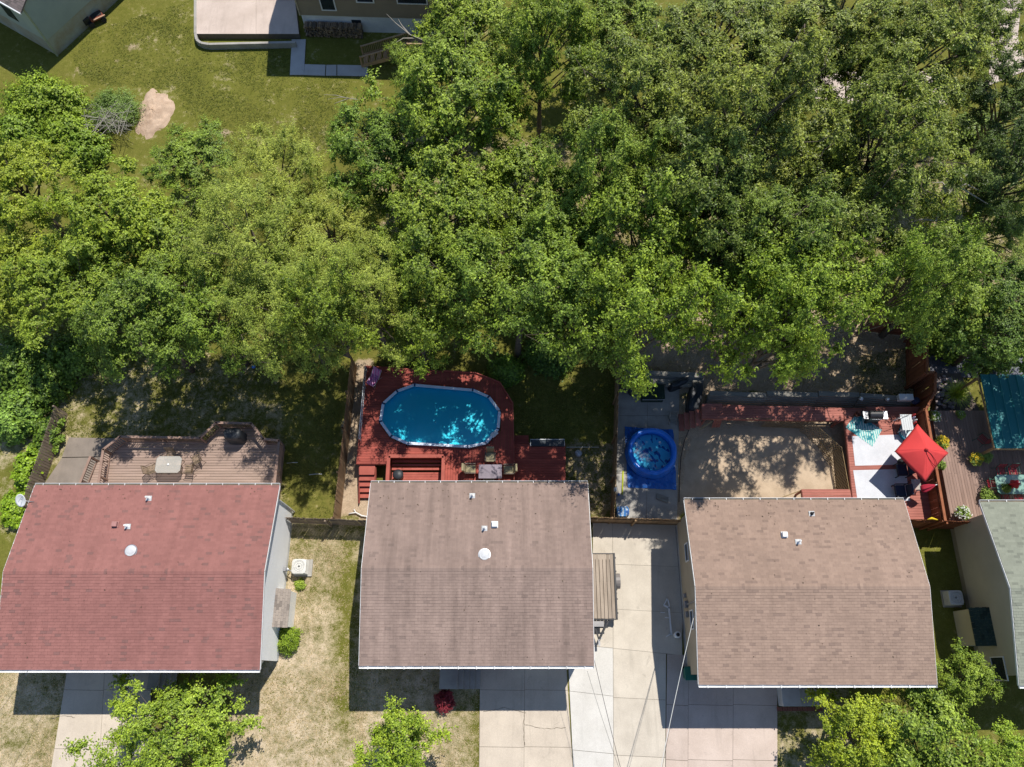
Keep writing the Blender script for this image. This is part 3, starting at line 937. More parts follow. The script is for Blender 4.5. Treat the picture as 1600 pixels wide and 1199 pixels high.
# bay roof showing below the front eave
p = G(360, 1055, 3.2)
MB().prism([(p.x - 1.0, dA['wy0']), (p.x - .7, dA['wy0'] - .55), (p.x + .7, dA['wy0'] - .55), (p.x + 1.0, dA['wy0'])], 1.2, 3.1).build('bay_window', WHITE, HA)
def meter(house, c, s=1):
    m = MB().box((c[0], c[1], c[2]), (0.14, 0.2, 0.3))
    m.tube([(c[0] + s * 0.05, c[1], c[2] - 0.1), (c[0] + s * 0.05, c[1], 0.05)], 0.02, 6)
    m.lathe([(0.09, 0), (0.09, 0.08), (0.03, 0.1)], (c[0] + s * 0.12, c[1], c[2]), 12)
    m.bar((c[0], c[1] + .1, c[2] - .2), (c[0] + s * .35, c[1] - .1, c[2] - .25), .04, .04)
    m.build('gas_meter', GREYM, house)
meter(HA, (dA['wx1'] + 0.1, G(436, 890, .9).y, 0.9))
MB().tube([(dA['wx1'] + .06, dA['wy1'] - .1, .1), (dA['wx1'] + .06, dA['wy1'] - .1, 3.9), (dA['wx1'] + .2, dA['wy1'] + .35, 4.15)], 0.045, 8).build('downspout', WHITE, HA)
# --- brown roofed house (middle)
HB, RB, dB = gable_house('brown_roof_house', 'house with a weathered brown shingled roof behind the oval pool', -7.52, 4.03, 0.56, 9.68, 4.3, 5.3,
                         SH_B, (SIDING_T, BRICK, SIDING_T, FOUND), 23, hang=(13, 14))
vent_pipe(RB, on_roof(dB, 738, 775)); vent_pipe(RB, on_roof(dB, 757, 826)); vent_box(RB, on_roof(dB, 773, 820), WHITE, 0.28)
vent_round(RB, on_roof(dB, 757, 867))
p = G(560, 880, 3.6)
MB().box((dB['wx0'] - 0.12, p.y, 3.6), (0.2, 0.45, 0.6)).build('meter_box', WHITE, HB, False, 0.02)
window(HB, (-4.4, dB['wy0'], 2.2), 'x', 1.8, 1.2, WHITE, -1)
MB().bx(0.2, dB['wy0'] - 0.04, 0.06, 3.2, dB['wy0'] - .002, 2.2).build('garage_door', WHITE, HB)
MB().bx(-2.6, dB['wy0'] - 0.04, 0.9, -1.7, dB['wy0'] - .002, 2.95).build('front_door', M('door_brown', (0.14, 0.07, 0.04)), HB)
# --- tan roofed house (right)
HC, RC, dC = gable_house('tan_roof_house', 'tan shingled house with beige walls beside the sand pit garden', 9.1, 20.72, -0.3, 8.76, 4.3, 5.3,
                         SH_C, (SIDING_T, BRICK, SIDING_T, FOUND), 37, hang=(13, 13), over=(0.36, 0.45))
vent_pipe(RC, on_roof(dC, 1268, 803), mat=DARK, r=.045, h=.3); vent_box(RC, on_roof(dC, 1225, 836), WHITE, 0.26); vent_pipe(RC, on_roof(dC, 1247, 847))
for py in (864, 969):
    q = G(1069, py, 2.2)
    window(HC, (dC['wx0'], q.y, 2.4), 'y', 1.0, 0.7, WHITE, -1)
MB().bx(11.0, dC['wy0'] - 0.04, 0.06, 14.0, dC['wy0'] - .002, 2.2).build('garage_door', WHITE, HC)
window(HC, (18.4, dC['wy0'], 2.2), 'x', 1.8, 1.2, WHITE, -1)
MB().bx(15.2, dC['wy0'] - 0.04, 0.9, 16.1, dC['wy0'] - .002, 2.95).build('front_door', M('door_brown', (0.14, 0.07, 0.04)), HC)
# service mast, meters and boxes on its left wall
wx = dC['wx0']
sm = G(1083, 937, 4.55)
MB().tube([(wx - .08, sm.y, 1.2), (wx - .08, sm.y, 4.4), (wx - .12, sm.y, 4.7)], 0.035, 8).build('service_mast', GREYM, HC)
m = MB().box((wx - .1, sm.y + .02, 1.5), (.18, .35, .5)).box((wx - .09, sm.y - .5, 1.5), (.16, .3, .35)).box((wx - .08, sm.y + .5, 1.3), (.14, .22, .3))
m.build('meter_box', GREYM, HC, False, 0.015)
m = MB().tube([(wx - .05, dC['wy0'] + .2, .2), (wx - .05, dC['wy1'] - .2, .2)], 0.03, 6)
m.build('conduit', GREYM, HC)
# --- green roofed house (right edge)
HD, RD, dD = gable_house('green_roof_house', 'beige house with a pale green shingled roof at the right edge', 24.72, 37.0, -0.35, 8.65, 4.3, 5.3,
                         SH_D, (SIDING_D, BRICK, SIDING_D, M('beige_foundation', (0.36, 0.32, 0.22))), 51, hang=(0, 13), over=(0.55, 0.45))
chase(HD, dD['wx0'], -1, G(1530, 1008, 1.6).y, G(1530, 952, 1.6).y, 0.75, 2.2, 1.7, SIDING_D, SH_DG, 3)
window(HD, (dD['wx0'], G(1570, 1045, 2).y, 2.0), 'y', 1.2, 1.2, WHITE, -1)

# --- sage house in the top left corner
def corner_house():
    b0 = G(90, 87); b1 = G(147, 34); b2 = G(0, 25)
    ex = (b1 - b0).normalized(); ey = Vector((-ex.y, ex.x, 0))
    L, W = 9.0, 13.0
    root = empty('sage_house', b0 + ex * L / 2 + ey * W / 2, 'sage green sided house with a stained foundation in the top left corner', 'house')
    def p(a, b, z): return b0 + ex * a + ey * b + Vector((0, 0, z))
    def quadbox(m, a0, b0_, a1, b1_, z0, z1):
        m.hexa([p(a0, b0_, z0), p(a1, b0_, z0), p(a1, b1_, z0), p(a0, b1_, z0), p(a0, b0_, z1), p(a1, b0_, z1), p(a1, b1_, z1), p(a0, b1_, z1)])
    m = MB(); quadbox(m, 0, 0, L, W, -.3, 1.45); m.build('foundation', FOUND_E, root)
    ze, zr = 4.5, 6.9
    m = MB()
    vs = [p(-.03, -.03, 1.45), p(L + .03, -.03, 1.45), p(L + .03, -.03, ze), p(L / 2, -.03, zr), p(-.03, -.03, ze),
          p(-.03, W, 1.45), p(L + .03, W, 1.45), p(L + .03, W, ze), p(L / 2, W, zr), p(-.03, W, ze)]
    m.add(vs, [(0, 1, 2, 3, 4), (9, 8, 7, 6, 5), (1, 6, 7, 2), (5, 0, 4, 9), (2, 7, 8, 3), (3, 8, 9, 4)])
    for i in range(16):
        z = 1.45 + i * .19
        m.add([p(-.03, -.045, z), p(L + .03, -.045, z), p(L + .03, -.03, z + .185), p(-.03, -.03, z + .185)], [(0, 1, 2, 3)])
        m.add([p(-.045, W, z), p(-.045, -.03, z), p(-.03, -.03, z + .185), p(-.03, W, z + .185)], [(0, 1, 2, 3)])
    m.build('siding', SIDING_E, root)
    m = MB().bar(p(-.04, -.04, 0.0), p(-.04, -.04, ze), .1, .1)
    m.build('corner_trim', M('corner_trim_green', (0.33, 0.36, 0.25)), root)
    sl = (zr - ze) / (L / 2)
    m = MB()
    for s in (0, 1):
        e = -.4 if s == 0 else L + .4
        zz = ze - sl * .4
        m.hexa([p(e, -.25, zz), p(L / 2, -.25, zr), p(L / 2, W, zr), p(e, W, zz), p(e, -.25, zz + .12), p(L / 2, -.25, zr + .12), p(L / 2, W, zr + .12), p(e, W, zz + .12)])
    roof = m.build('roof', SH_E, root)
    t = MB()
    n = 30
    for s in (0, 1):
        e = -.42 if s == 0 else L + .42
        for i in range(n):
            a0 = e + (L / 2 - e) * i / n; a1 = e + (L / 2 - e) * min((i + 1.2) / n, 1)
            z0 = ze - sl * .42 + (zr - ze + sl * .42) * i / n + .15; z1 = ze - sl * .42 + (zr - ze + sl * .42) * min((i + 1.2) / n, 1) + .13
            b = -.27 - (i % 2) * .15
            while b < W:
                t.add([p(a0, max(b, -.27), z0), p(a0, b + .292, z0), p(a1, b + .292, z1), p(a1, max(b, -.27), z1)], [(0, 3, 2, 1) if s == 0 else (0, 1, 2, 3)])
                b += .3
    sh = t.build('shingles', SH_E, roof); sh['kind'] = 'stuff'
    m = MB().bar(p(-.46, -.27, ze - sl * .4 + .05), p(-.46, W, ze - sl * .4 + .05), .1, .12)
    m.build('gutter', WHITE, roof)
    for b in (2.2, 6.0):
        f = MB(); f.hexa([p(-.06, b, 2.0), p(-.05, b, 2.0), p(-.05, b + 1.1, 2.0), p(-.06, b + 1.1, 2.0), p(-.06, b, 3.1), p(-.05, b, 3.1), p(-.05, b + 1.1, 3.1), p(-.06, b + 1.1, 3.1)])
        f.build('window', GLASS, root)
    return root
corner_house()

# --- brown sided house along the top edge, with its parking pad
def top_house():
    b0 = G(478, 47); q0 = G(470, 23, 1.5); q1 = G(664, 29, 1.5)
    ex = (q1 - q0); ex.z = 0; ex.normalize(); ey = Vector((-ex.y, ex.x, 0))
    L, W = 12.5, 9.0
    root = empty('brown_house', b0 + ex * L / 2 + ey * W / 2, 'brown sided house on a white foundation at the top edge', 'house')
    def p(a, b, z): return b0 + ex * a + ey * b + Vector((0, 0, z))
    def qb(m, a0, c0, a1, c1, z0, z1):
        m.hexa([p(a0, c0, z0), p(a1, c0, z0), p(a1, c1, z0), p(a0, c1, z0), p(a0, c0, z1), p(a1, c0, z1), p(a1, c1, z1), p(a0, c1, z1)])
        return m
    qb(MB(), 0, 0, L, W, -.3, 1.45).build('foundation', FOUND, root)
    m = qb(MB(), -.04, -.04, L + .04, W, 1.45, 8.0)
    for i in range(32):
        z = 1.45 + i * .2
        m.add([p(-.04, -.056, z), p(L + .04, -.056, z), p(L + .04, -.04, z + .195), p(-.04, -.04, z + .195)], [(0, 1, 2, 3)])
    m.build('siding', SIDING_F, root)
    MB().bar(p(-.06, -.06, 1.45), p(-.06, -.06, 7.9), .1, .1).build('corner_trim', M('trim_tan', (0.5, 0.42, 0.3)), root)
    roof = MB()
    for s in (0, 1):
        e, zz = (-.45, 7.85) if s == 0 else (W + .45, 7.85)
        roof.hexa([p(-.3, e, zz), p(L + .3, e, zz), p(L + .3, W / 2, 9.6), p(-.3, W / 2, 9.6), p(-.3, e, zz + .12), p(L + .3, e, zz + .12), p(L + .3, W / 2, 9.72), p(-.3, W / 2, 9.72)])
    roof.build('roof', SH_E, root)
    def win(a0, a1, z0, z1):
        t = .09
        f = MB()
        qb(f, a0, -.11, a1, -.05, z0, z0 + t); qb(f, a0, -.11, a1, -.05, z1 - t, z1); qb(f, a0, -.11, a0 + t, -.05, z0 + t, z1 - t); qb(f, a1 - t, -.11, a1, -.05, z0 + t, z1 - t)
        w = f.build('window', WHITE, root)
        qb(MB(), a0 + t, -.085, a1 - t, -.05, z0 + t, z1 - t).build('pane', GLASS, w)
    win(1.65, 2.75, 1.95, 3.2); win(4.3, 5.6, 2.75, 3.5); win(7.2, 9.4, 2.75, 3.5)
    qb(MB(), 3.6, -.015, 4.3, -.003, .75, 1.1).build('basement_window', GLASS, root)
    return root, p
HF, pF = top_house()

def raised_pad():
    z = 0.45
    polys = grid_polys([((308, -40), (309, 64)), ((403, -40), (403, 64)), ((458, -40), (470, 64))], [(-60, 0), (8, 0), (60.5, 0)])
    root = slabs('parking_pad', polys, z, CONC_P, 'raised pinkish concrete parking pad at the top edge', cat='parking pad')
    root['kind'] = 'structure'
    pts = [G(305, -50, z), G(305, 52, z), G(307, 62, z), G(314, 67, z), G(326, 69, z), G(390, 67.5, z), G(462, 66, z)]
    n = len(pts)
    m = MB()
    for a, b in zip(pts[:-1], pts[1:]):
        m.bar((a.x, a.y, z / 2 - .05), (b.x, b.y, z / 2 - .05), .2, z + .14)
    m.build('retaining_kerb', CONC_G, root, False, 0.02)
raised_pad()
slabs('path_top', [GP([(456, 62), (478, 62), (475, 118), (453, 118)]), GP([(476, 101), (509, 102), (508, 119), (475, 118)]), GP([(510, 102), (526, 102), (526, 119), (509, 119)]), GP([(527, 102), (575, 103), (575, 120), (527, 119)])],
      0.04, M('concrete_walk', (0.5, 0.48, 0.45), (0.43, 0.41, 0.385), scale=.9, bump=.1), 'concrete garden path below the brown sided house', cat='path')

# fallen twigs and leaf scraps on the roofs
def roof_litter(roof, d, x0, x1, n, seed):
    rs = random.Random(seed)
    m = MB()
    for _ in range(n):
        x = rs.uniform(x0 + .3, x1 - .3); y = rs.choice((rs.uniform(d['y0'] + .2, d['y1'] - .2), d['y1'] - abs(rs.gauss(0, .8)) - .1))
        z = roof_z(d, y) + .035
        a = rs.uniform(0, 3.14); r = rs.uniform(.02, .055)
        m.add([(x + r * math.cos(a), y + r * math.sin(a), z), (x - r * .5 * math.sin(a), y + r * .5 * math.cos(a), z + .012),
               (x - r * math.cos(a), y - r * math.sin(a), z), (x + r * .5 * math.sin(a), y - r * .5 * math.cos(a), z + .012)], [(0, 1, 2, 3)])
    o = m.build('leaf_scraps', M('leaf_scrap_brown', (0.11, 0.075, 0.045), (0.07, 0.05, 0.03), island=.4), roof)
    o['kind'] = 'stuff'
roof_litter(RA, dA, -25.4, -12.4, 60, 1)
roof_litter(RB, dB, -7.5, 4.0, 110, 2)
roof_litter(RC, dC, 9.1, 20.7, 80, 3)

# ------------------------------------------------------------------ fences
def fence(name, label, pts, h, mat, z0=0.0, seed=0, pw=0.14, gap=0.004, cap=False, lean=0.0, wob=.003):
    """board fence along plan points: posts, rails and single pickets"""
    rs = random.Random(seed)
    P = [Vector((p[0], p[1], 0)) for p in pts]
    root = empty(name, P[0] + Vector((0, 0, z0)), label, 'fence')
    mesh = None
    for a, b in zip(P[:-1], P[1:]):
        d = b - a
        L = d.length
        d.normalize()
        nrm = Vector((-d.y, d.x, 0))
        n = max(1, int(L / (pw + gap)))
        step = L / n
        ang = math.atan2(d.y, d.x)
        if mesh is None:
            m = MB()
            m.hexa([(-pw / 2, -.009, 0), (pw / 2, -.009, 0), (pw / 2, .009, 0), (-pw / 2, .009, 0),
                    (-pw / 2, -.009, h - .04), (pw / 2, -.009, h - .04), (pw / 2, .009, h - .04), (-pw / 2, .009, h - .04)])
            m.add([(-pw / 2, -.009, h - .04), (pw / 2, -.009, h - .04), (pw / 2 - .03, -.009, h), (-pw / 2 + .03, -.009, h),
                   (-pw / 2, .009, h - .04), (pw / 2, .009, h - .04), (pw / 2 - .03, .009, h), (-pw / 2 + .03, .009, h)],
                  [(0, 1, 2, 3), (7, 6, 5, 4), (3, 2, 6, 7), (1, 5, 6, 2), (0, 3, 7, 4)])
            tmp = m.build('picket', mat, None)
            mesh = tmp.data
            bpy.data.objects.remove(tmp)
        for i in range(n):
            q = a + d * (step * (i + .5)) + nrm * .03
            o = link('picket', mesh, root)
            o.location = q - root.location + Vector((0, 0, z0 + rs.uniform(-.015, .015)))
            o.rotation_euler = (rs.uniform(-.01, .01) + lean, rs.uniform(-wob, wob), ang + rs.uniform(-.03, .03))
        for zz in (0.3, h - 0.35):
            MB().bar(a + Vector((0, 0, z0 + zz)) - nrm * .005, b + Vector((0, 0, z0 + zz)) - nrm * .005, .035, .085).build('rail', mat, root)
        k = max(1, int(round(L / 2.4)))
        for i in range(k + 1):
            q = a + d * (L * i / k) - nrm * .075
            MB().box((q.x, q.y, z0 + (h - .05) / 2), (.09, .09, h - .05), ang).build('post', mat, root)
        if cap:
            MB().bar(a + Vector((0, 0, z0 + h + .02)), b + Vector((0, 0, z0 + h + .02)), .14, .035).build('cap_rail', mat, root)
    return root

def W(pts, h):
    return [G(p[0], p[1], h) for p in pts]
fence('wooden_fence', 'brown board fence between the red roofed house garden and the pool deck', W([(548, 556), (536, 668), (520, 809)], 1.8), 1.8, FENCE, seed=1)
fence('wooden_fence', 'short gapped fence joining the red and brown roofed houses', W([(441, 809), (574, 814)], 1.75), 1.75, FENCE_G, seed=2, pw=.13, gap=.02, wob=.008)
fence('wooden_fence', 'board fence left of the round blue pool', W([(967, 556), (964, 680), (959, 809)], 1.8), 1.8, FENCE, seed=3)
fence('wooden_fence', 'short fence joining the brown and tan roofed houses', W([(919, 809), (1068, 813)], 1.7), 1.7, FENCE, seed=4)
fence('wooden_fence', 'tall rust stained fence right of the red umbrella', W([(1447.5, 507), (1449, 582), (1462, 582), (1461, 612), (1447, 640), (1477, 814)], 2.7), 2.7, FENCE_R, seed=5, cap=True)
fence('wooden_fence', 'red stained back fence of the sand pit garden', W([(1366, 497), (1446, 507)], 1.9), 1.9, FENCE_R, seed=6)
fence('wooden_fence', 'fence joining the tan and green roofed houses', W([(1420, 813), (1541, 817)], 2.2), 2.2, FENCE_R, seed=7)
fence('wooden_fence', 'leaning weathered fence half hidden by vines at the left', W([(84, 634), (66, 690), (46, 745), (32, 790)], 1.5), 1.5, FENCE_G, seed=8, gap=.02)

# ------------------------------------------------------------------ decks
def scan(poly, c, axis):
    """intervals of a polygon along a line: axis 'x' = boards run along x at y=c"""
    k, o = (1, 0) if axis == 'x' else (0, 1)
    xs = []
    n = len(poly)
    for i in range(n):
        a, b = poly[i], poly[(i + 1) % n]
        if (a[k] > c) != (b[k] > c):
            xs.append(a[o] + (b[o] - a[o]) * (c - a[k]) / (b[k] - a[k]))
    xs.sort()
    return list(zip(xs[::2], xs[1::2]))

def boards(root, poly, axis, z, mat, w=0.14, gap=0.012, th=0.035, hole=None, seed=0, fascia=None):
    rs = random.Random(seed)
    k = 1 if axis == 'x' else 0
    lo, hi = min(p[k] for p in poly), max(p[k] for p in poly)
    c = lo + w / 2
    while c < hi:
        for a, b in scan(poly, c, axis):
            segs = [(a, b)]
            if hole:
                for ha, hb in scan(hole, c, axis):
                    new = []
                    for s, e in segs:
                        if hb <= s or ha >= e: new.append((s, e))
                        else:
                            if ha - s > .05: new.append((s, ha))
                            if e - hb > .05: new.append((hb, e))
                    segs = new
            for s, e in segs:
                parts = []
                if e - s > 5.0:
                    cut = s + (e - s) * rs.uniform(.35, .65)
                    parts = [(s, cut - .003), (cut + .003, e)]
                else: parts = [(s, e)]
                for s2, e2 in parts:
                    dz = rs.uniform(-.002, .002)
                    m = MB()
                    if axis == 'x': m.bx(s2, c - w / 2, z - th, e2, c + w / 2, z + dz)
                    else: m.bx(c - w / 2, s2, z - th, c + w / 2, e2, z + dz)
                    m.build('board', mat, root)
        c += w + gap
    if fascia:
        n = len(poly)
        for i in range(n):
            a, b = Vector((poly[i][0], poly[i][1], 0)), Vector((poly[(i + 1) % n][0], poly[(i + 1) % n][1], 0))
            d = (b - a).normalized()
            MB().bar(a + Vector((0, 0, z - th - .1)), b + Vector((0, 0, z - th - .1)), .04, .2).build('rim_joist', fascia, root)
    # legs under the deck
    n = len(poly)
    for i in range(n):
        a = poly[i]
        cx = sum(p[0] for p in poly) / n; cy = sum(p[1] for p in poly) / n
        q = Vector((a[0], a[1], 0)).lerp(Vector((cx, cy, 0)), .05)
        if z > .4:
            MB().box((q.x, q.y, (z - th - .01) / 2), (.1, .1, z - th - .01)).build('post', fascia or mat, root)

def railing(root, pts, z, mat, h=0.95, step=0.125, cap=.14, pz=None):
    """posts, cap and bottom rail, and single balusters, along plan points"""
    rs = random.Random(len(pts))
    bal = None
    for i, (a, b) in enumerate(zip(pts[:-1], pts[1:])):
        a = Vector((a[0], a[1], z)); b = Vector((b[0], b[1], z))
        d = (b - a); L = d.length; d.normalize()
        nrm = Vector((-d.y, d.x, 0)); ang = math.atan2(d.y, d.x)
        up = Vector((0, 0, 1))
        MB().bar(a + up * h - d * .04, b + up * h + d * .04, cap, .038).build('cap_rail', mat, root)
        MB().bar(a + up * (h - .1), b + up * (h - .1), .038, .085).build('top_rail', mat, root)
        MB().bar(a + up * .1, b + up * .1, .038, .085).build('bottom_rail', mat, root)
        k = max(1, int(round(L / 1.9)))
        for j in range(k + (1 if i == len(pts) - 2 else 0)):
            q = a + d * (L * j / k)
            MB().box((q.x, q.y, z + h / 2 - .03), (.09, .09, h - .02), ang).build('post', mat, root)
        n = int(L / step)
        if bal is None:
            tmp = MB().box((0, 0, (h - .1) / 2), (.036, .036, h - .1)).build('baluster', mat, None)
            bal = tmp.data
            bpy.data.objects.remove(tmp)
        for j in range(n):
            q = a + d * (L * (j + .5) / n) + nrm * .037
            o = link('baluster', bal, root)
            o.location = Vector((q.x, q.y, z + .03)) - wloc(root)
            o.rotation_euler = (0, 0, ang)

# --- tan deck behind the red roofed house
ZA = 1.0
rail_px = [(155, 756), (161.2, 702.5), (187.5, 682.5), (312.5, 684.5), (337.5, 660.5), (392.5, 662), (411, 686), (436, 688.7), (436.5, 762)]
rp = [G(p[0], p[1], ZA + .95) for p in rail_px]
yw = dA['wy1'] + 0.02
rp[0] = Vector((rp[0].x, yw, 0)); rp[-1] = Vector((rp[-2].x + .02, yw, 0))
DA = empty('tan_deck', (-19, 11, 0), 'tan wooden deck with a jogged railing behind the red roofed house', 'deck')
boards(DA, [(p.x, p.y) for p in rp], 'x', ZA, DECK_A, gap=.02, seed=3, fascia=DECK_AR)
railing(DA, [(p.x, p.y) for p in rp], ZA, DECK_AR)
# landing and steps at its left end
l0 = G(118, 755, .55 + .9); l1 = G(141, 714, .55 + .9)
land = [(l0.x, yw), (rp[0].x - .05, yw), (rp[1].x - .05, l1.y), (l1.x, l1.y)]
boards(DA, land, 'x', 0.55, DECK_A, seed=5, fascia=DECK_AR)
railing(DA, [(l0.x, yw), (l1.x, l1.y)], 0.55, DECK_AR, h=.9)
for i in range(2):
    y = l1.y + .02 + i * .28
    MB().bx(l1.x, y, .37 - .18 * i - .04, rp[1].x - .1, y + .26, .37 - .18 * i).build('step', DECK_A, DA)
m = MB()
MB().bx(rp[0].x - .08, yw + .4, .73, rp[0].x - .06 + .04, yw + 1.4, .76).build('step', DECK_A, DA)

# --- red deck around the oval pool
ZB = 1.1
DB = empty('red_pool_deck', (-3, 13, 0), 'red stained deck wrapped around the oval pool', 'deck')
ywB = dB['wy1'] + .02
pool_px = [(410, 190), (845, 228), (965, 280), (1045, 388), (1035, 520), (945, 628), (808, 657), (360, 632), (235, 577), (155, 465), (175, 330), (278, 238)]
pool = [G(560 + x / 4.706, 560 + y / 4.706, 1.32) for x, y in pool_px]
pc = sum(pool, Vector()) / 12; pc.z = 0
outer_px = [(570.5, 571.5), (692, 580), (743, 583.5), (781, 598), (801, 630), (803, 688), (803, 753)]
ob = [G(x, y, ZB) for x, y in outer_px]
left_b = G(561, 684, ZB)
ob[-1] = Vector((ob[-2].x, ywB + 1.0, ZB))
pit = [G(609, 716, ZB), G(694, 716, ZB)]
deck_poly = [(p.x, p.y) for p in ob] + [(ob[-1].x, ywB), (pit[1].x, ywB), (pit[1].x, pit[1].y), (pit[0].x, pit[0].y), (pit[0].x, G(600, 725, ZB).y), (left_b.x - .05, G(561, 725, ZB).y), (left_b.x, left_b.y)]
hole = [(pc.x + (p.x - pc.x) * 1.015, pc.y + (p.y - pc.y) * 1.015) for p in pool]
ymid = pc.y
# boards run along x left and below, along y right and above: two fields
def clip_poly_half(poly, nx, ny, c):
    out = []
    n = len(poly)
    for i in range(n):
        a, b = poly[i], poly[(i + 1) % n]
        da, db = a[0] * nx + a[1] * ny - c, b[0] * nx + b[1] * ny - c
        if da >= 0: out.append(a)
        if (da >= 0) != (db >= 0):
            t = da / (da - db)
            out.append((a[0] + (b[0] - a[0]) * t, a[1] + (b[1] - a[1]) * t))
    return out
xs_split = G(686, 650, ZB).x
boards(DB, clip_poly_half(deck_poly, -1, 0, -xs_split), 'x', ZB, DECK_B, hole=hole, seed=7)
boards(DB, clip_poly_half(deck_poly, 1, 0, xs_split + .012), 'y', ZB, DECK_B, hole=hole, seed=8)
for a, b in zip(deck_poly, deck_poly[1:] + deck_poly[:1]):
    MB().bar((a[0], a[1], ZB - .14), (b[0], b[1], ZB - .14), .045, .2).build('rim_joist', DECK_BD, DB)
for p in ob:
    MB().box((p.x * .99, p.y - .1, ZB / 2 - .03), (.1, .1, ZB - .08)).build('post', DECK_BD, DB)
# low kerb board round its outer right side
for a, b in zip(ob[1:-1], ob[2:]):
    MB().bar((a.x, a.y, ZB + .06), (b.x, b.y, ZB + .06), .05, .12).build('kerb_board', DECK_BD, DB)
# lower platform to the right
lower = [G(804, 692, .85), G(883, 692, .85), G(883, 753, .85), G(804, 753, .85)]
lower = [(p.x, p.y) for p in lower]
lower[2] = (lower[2][0], ywB); lower[3] = (lower[3][0], ywB)
lower[0] = (ob[-2].x + .05, lower[0][1]); lower[3] = (ob[-2].x + .05, ywB)
boards(DB, lower, 'x', .85, DECK_B, seed=9, fascia=DECK_BD)
for i in range(2):
    a = G(804 + 0, 688 - i * 6, .8)
    MB().bx(ob[-2].x + .05, lower[0][1] + .02 + i * .3, .52 - i * .2, G(826, 680, .7).x, lower[0][1] + .3 + i * .3, .56 - i * .2).build('step', DECK_B, DB)
# framed stairwell with steps going down by the house
x0, x1 = pit[0].x, pit[1].x; y1 = pit[0].y
for (ax, ay, bx_, by) in ((x0, ywB, x0, y1), (x0, y1, x1, y1), (x1, y1, x1, ywB)):
    MB().bar((ax, ay, ZB + .42), (bx_, by, ZB + .42), .2, .045).build('well_cap', DECK_BD, DB)
    MB().bar((ax, ay, ZB + .2), (bx_, by, ZB + .2), .06, .36).build('well_side', DECK_B, DB)
    MB().bar((ax, ay, ZB - .35), (bx_, by, ZB - .35), .05, .5).build('well_skirt', DECK_B, DB)
for i in range(3):
    MB().bx(x0 + .1, y1 - .12 - i * .2 - .1, ZB - .2 - i * .1, x1 - .1, y1 - .12 - i * .2 + .04, ZB - .16 - i * .1).build('bench_slat', DECK_BD, DB)
yy = y1 - .72
while yy > ywB + .05:
    MB().bx(x0 + .1, yy - .13, .55, x1 - .1, yy, .585).build('board', DECK_BD, DB)
    yy -= .142
# stairs at the left end, leading down towards the house front
sx0, sx1 = G(562, 730, .9).x, G(586, 730, .9).x
sy = G(561, 725, ZB).y
for i in range(5):
    z = ZB - .18 * (i + 1)
    y = sy - .02 - i * .3
    if i == 0: y1_, y0_ = sy - .02, sy - .6
    else: y1_, y0_ = sy - .32 - i * .3 + .02, sy - .6 - i * .3
    MB().bx(sx0, y0_, z - .04, sx1, y1_, z).build('tread', DECK_BD, DB)
    MB().bx(sx0 + .02, y0_ + .02, max(z - .18, 0), sx1 - .02, y0_ + .05, z - .042).build('riser', DECK_B, DB)
for sx in (sx0 - .03, sx1 + .03):
    MB().bar((sx, sy - .1, ZB - .35), (sx, sy - 2.1, .12), .04, .24).build('stringer', DECK_BD, DB)
# white pipe rail on the left side
lr = [G(570.5, 571.5, ZB + .9), G(561, 684, ZB + .9)]
m = MB()
m.tube([(lr[0].x - .02, lr[0].y, ZB + .85), (lr[1].x - .02, lr[1].y, ZB + .85)], .03, 8)
m.tube([(lr[0].x - .02, lr[0].y, ZB + .42), (lr[1].x - .02, lr[1].y, ZB + .42)], .022, 8)
rail_o = m.build('pipe_rail', M('galvanised', (0.5, 0.52, 0.54), (0.36, 0.38, 0.4), rough=.45, metal=.3, scale=3), DB, True)
for i in range(5):
    q = lr[0].lerp(lr[1], i / 4)
    MB().tube([(q.x - .02, q.y, ZB - .2), (q.x - .02, q.y, ZB + .85)], .026, 8).build('rail_post', MATS['galvanised'], DB, True)

# --- cedar deck of the tan roofed house, around the sand pit
ZC = 1.35
DC = empty('cedar_deck', (15, 12, 0), 'reddish cedar deck wrapped around the sand pit', 'deck')
ywC = dC['wy1'] + .02
walk = [(p.x, p.y) for p in W([(1097, 632), (1318, 638), (1318, 657.5), (1097, 654)], ZC)]
boards(DC, walk, 'x', ZC, DECK_C, seed=11, fascia=DECK_C)
end_p = [(p.x, p.y) for p in W([(1089, 633), (1096.5, 632), (1112, 655), (1111, 672), (1086, 676)], ZC)]
rr = G(1450, 636, ZC).x
main_l0, main_l1 = G(1318.6, 638, ZC), G(1329, 768, ZC)
br = G(1474, 815, ZC)
main = [(main_l0.x, main_l0.y), (G(1441, 642, ZC).x, main_l0.y + .05), (G(1466, 800, ZC).x, ywC), (main_l1.x, ywC)]
boards(DC, main, 'x', ZC, DECK_C, seed=12, fascia=DECK_C)
sidepiece = [(dC['wx1'] + .5, ywC - .01), (G(1466, 800, ZC).x, ywC - .01), (G(1474, 815, ZC).x - .35, G(1474, 812, ZC).y), (dC['wx1'] + .5, G(1474, 812, ZC).y)]
boards(DC, sidepiece, 'x', ZC, DECK_C, seed=13, fascia=DECK_C)
strip = [(G(1253, 765, ZC).x, G(1253, 765, ZC).y), (main_l1.x - .01, G(1253, 765, ZC).y), (main_l1.x - .01, ywC), (G(1253, 765, ZC).x, ywC)]
boards(DC, strip, 'x', ZC, DECK_C, seed=14, fascia=DECK_C)
# descending steps at the left end of the walkway
e0 = G(1093, 640, ZC)
for i in range(4):
    z = ZC - .02 - i * .3
    xa = G(1097, 650, ZC).x - .02 - i * .27
    MB().bx(xa - .3, e0.y - .95, z - .3, xa, e0.y + .1, z - .26).build('step', DECK_C, DC)
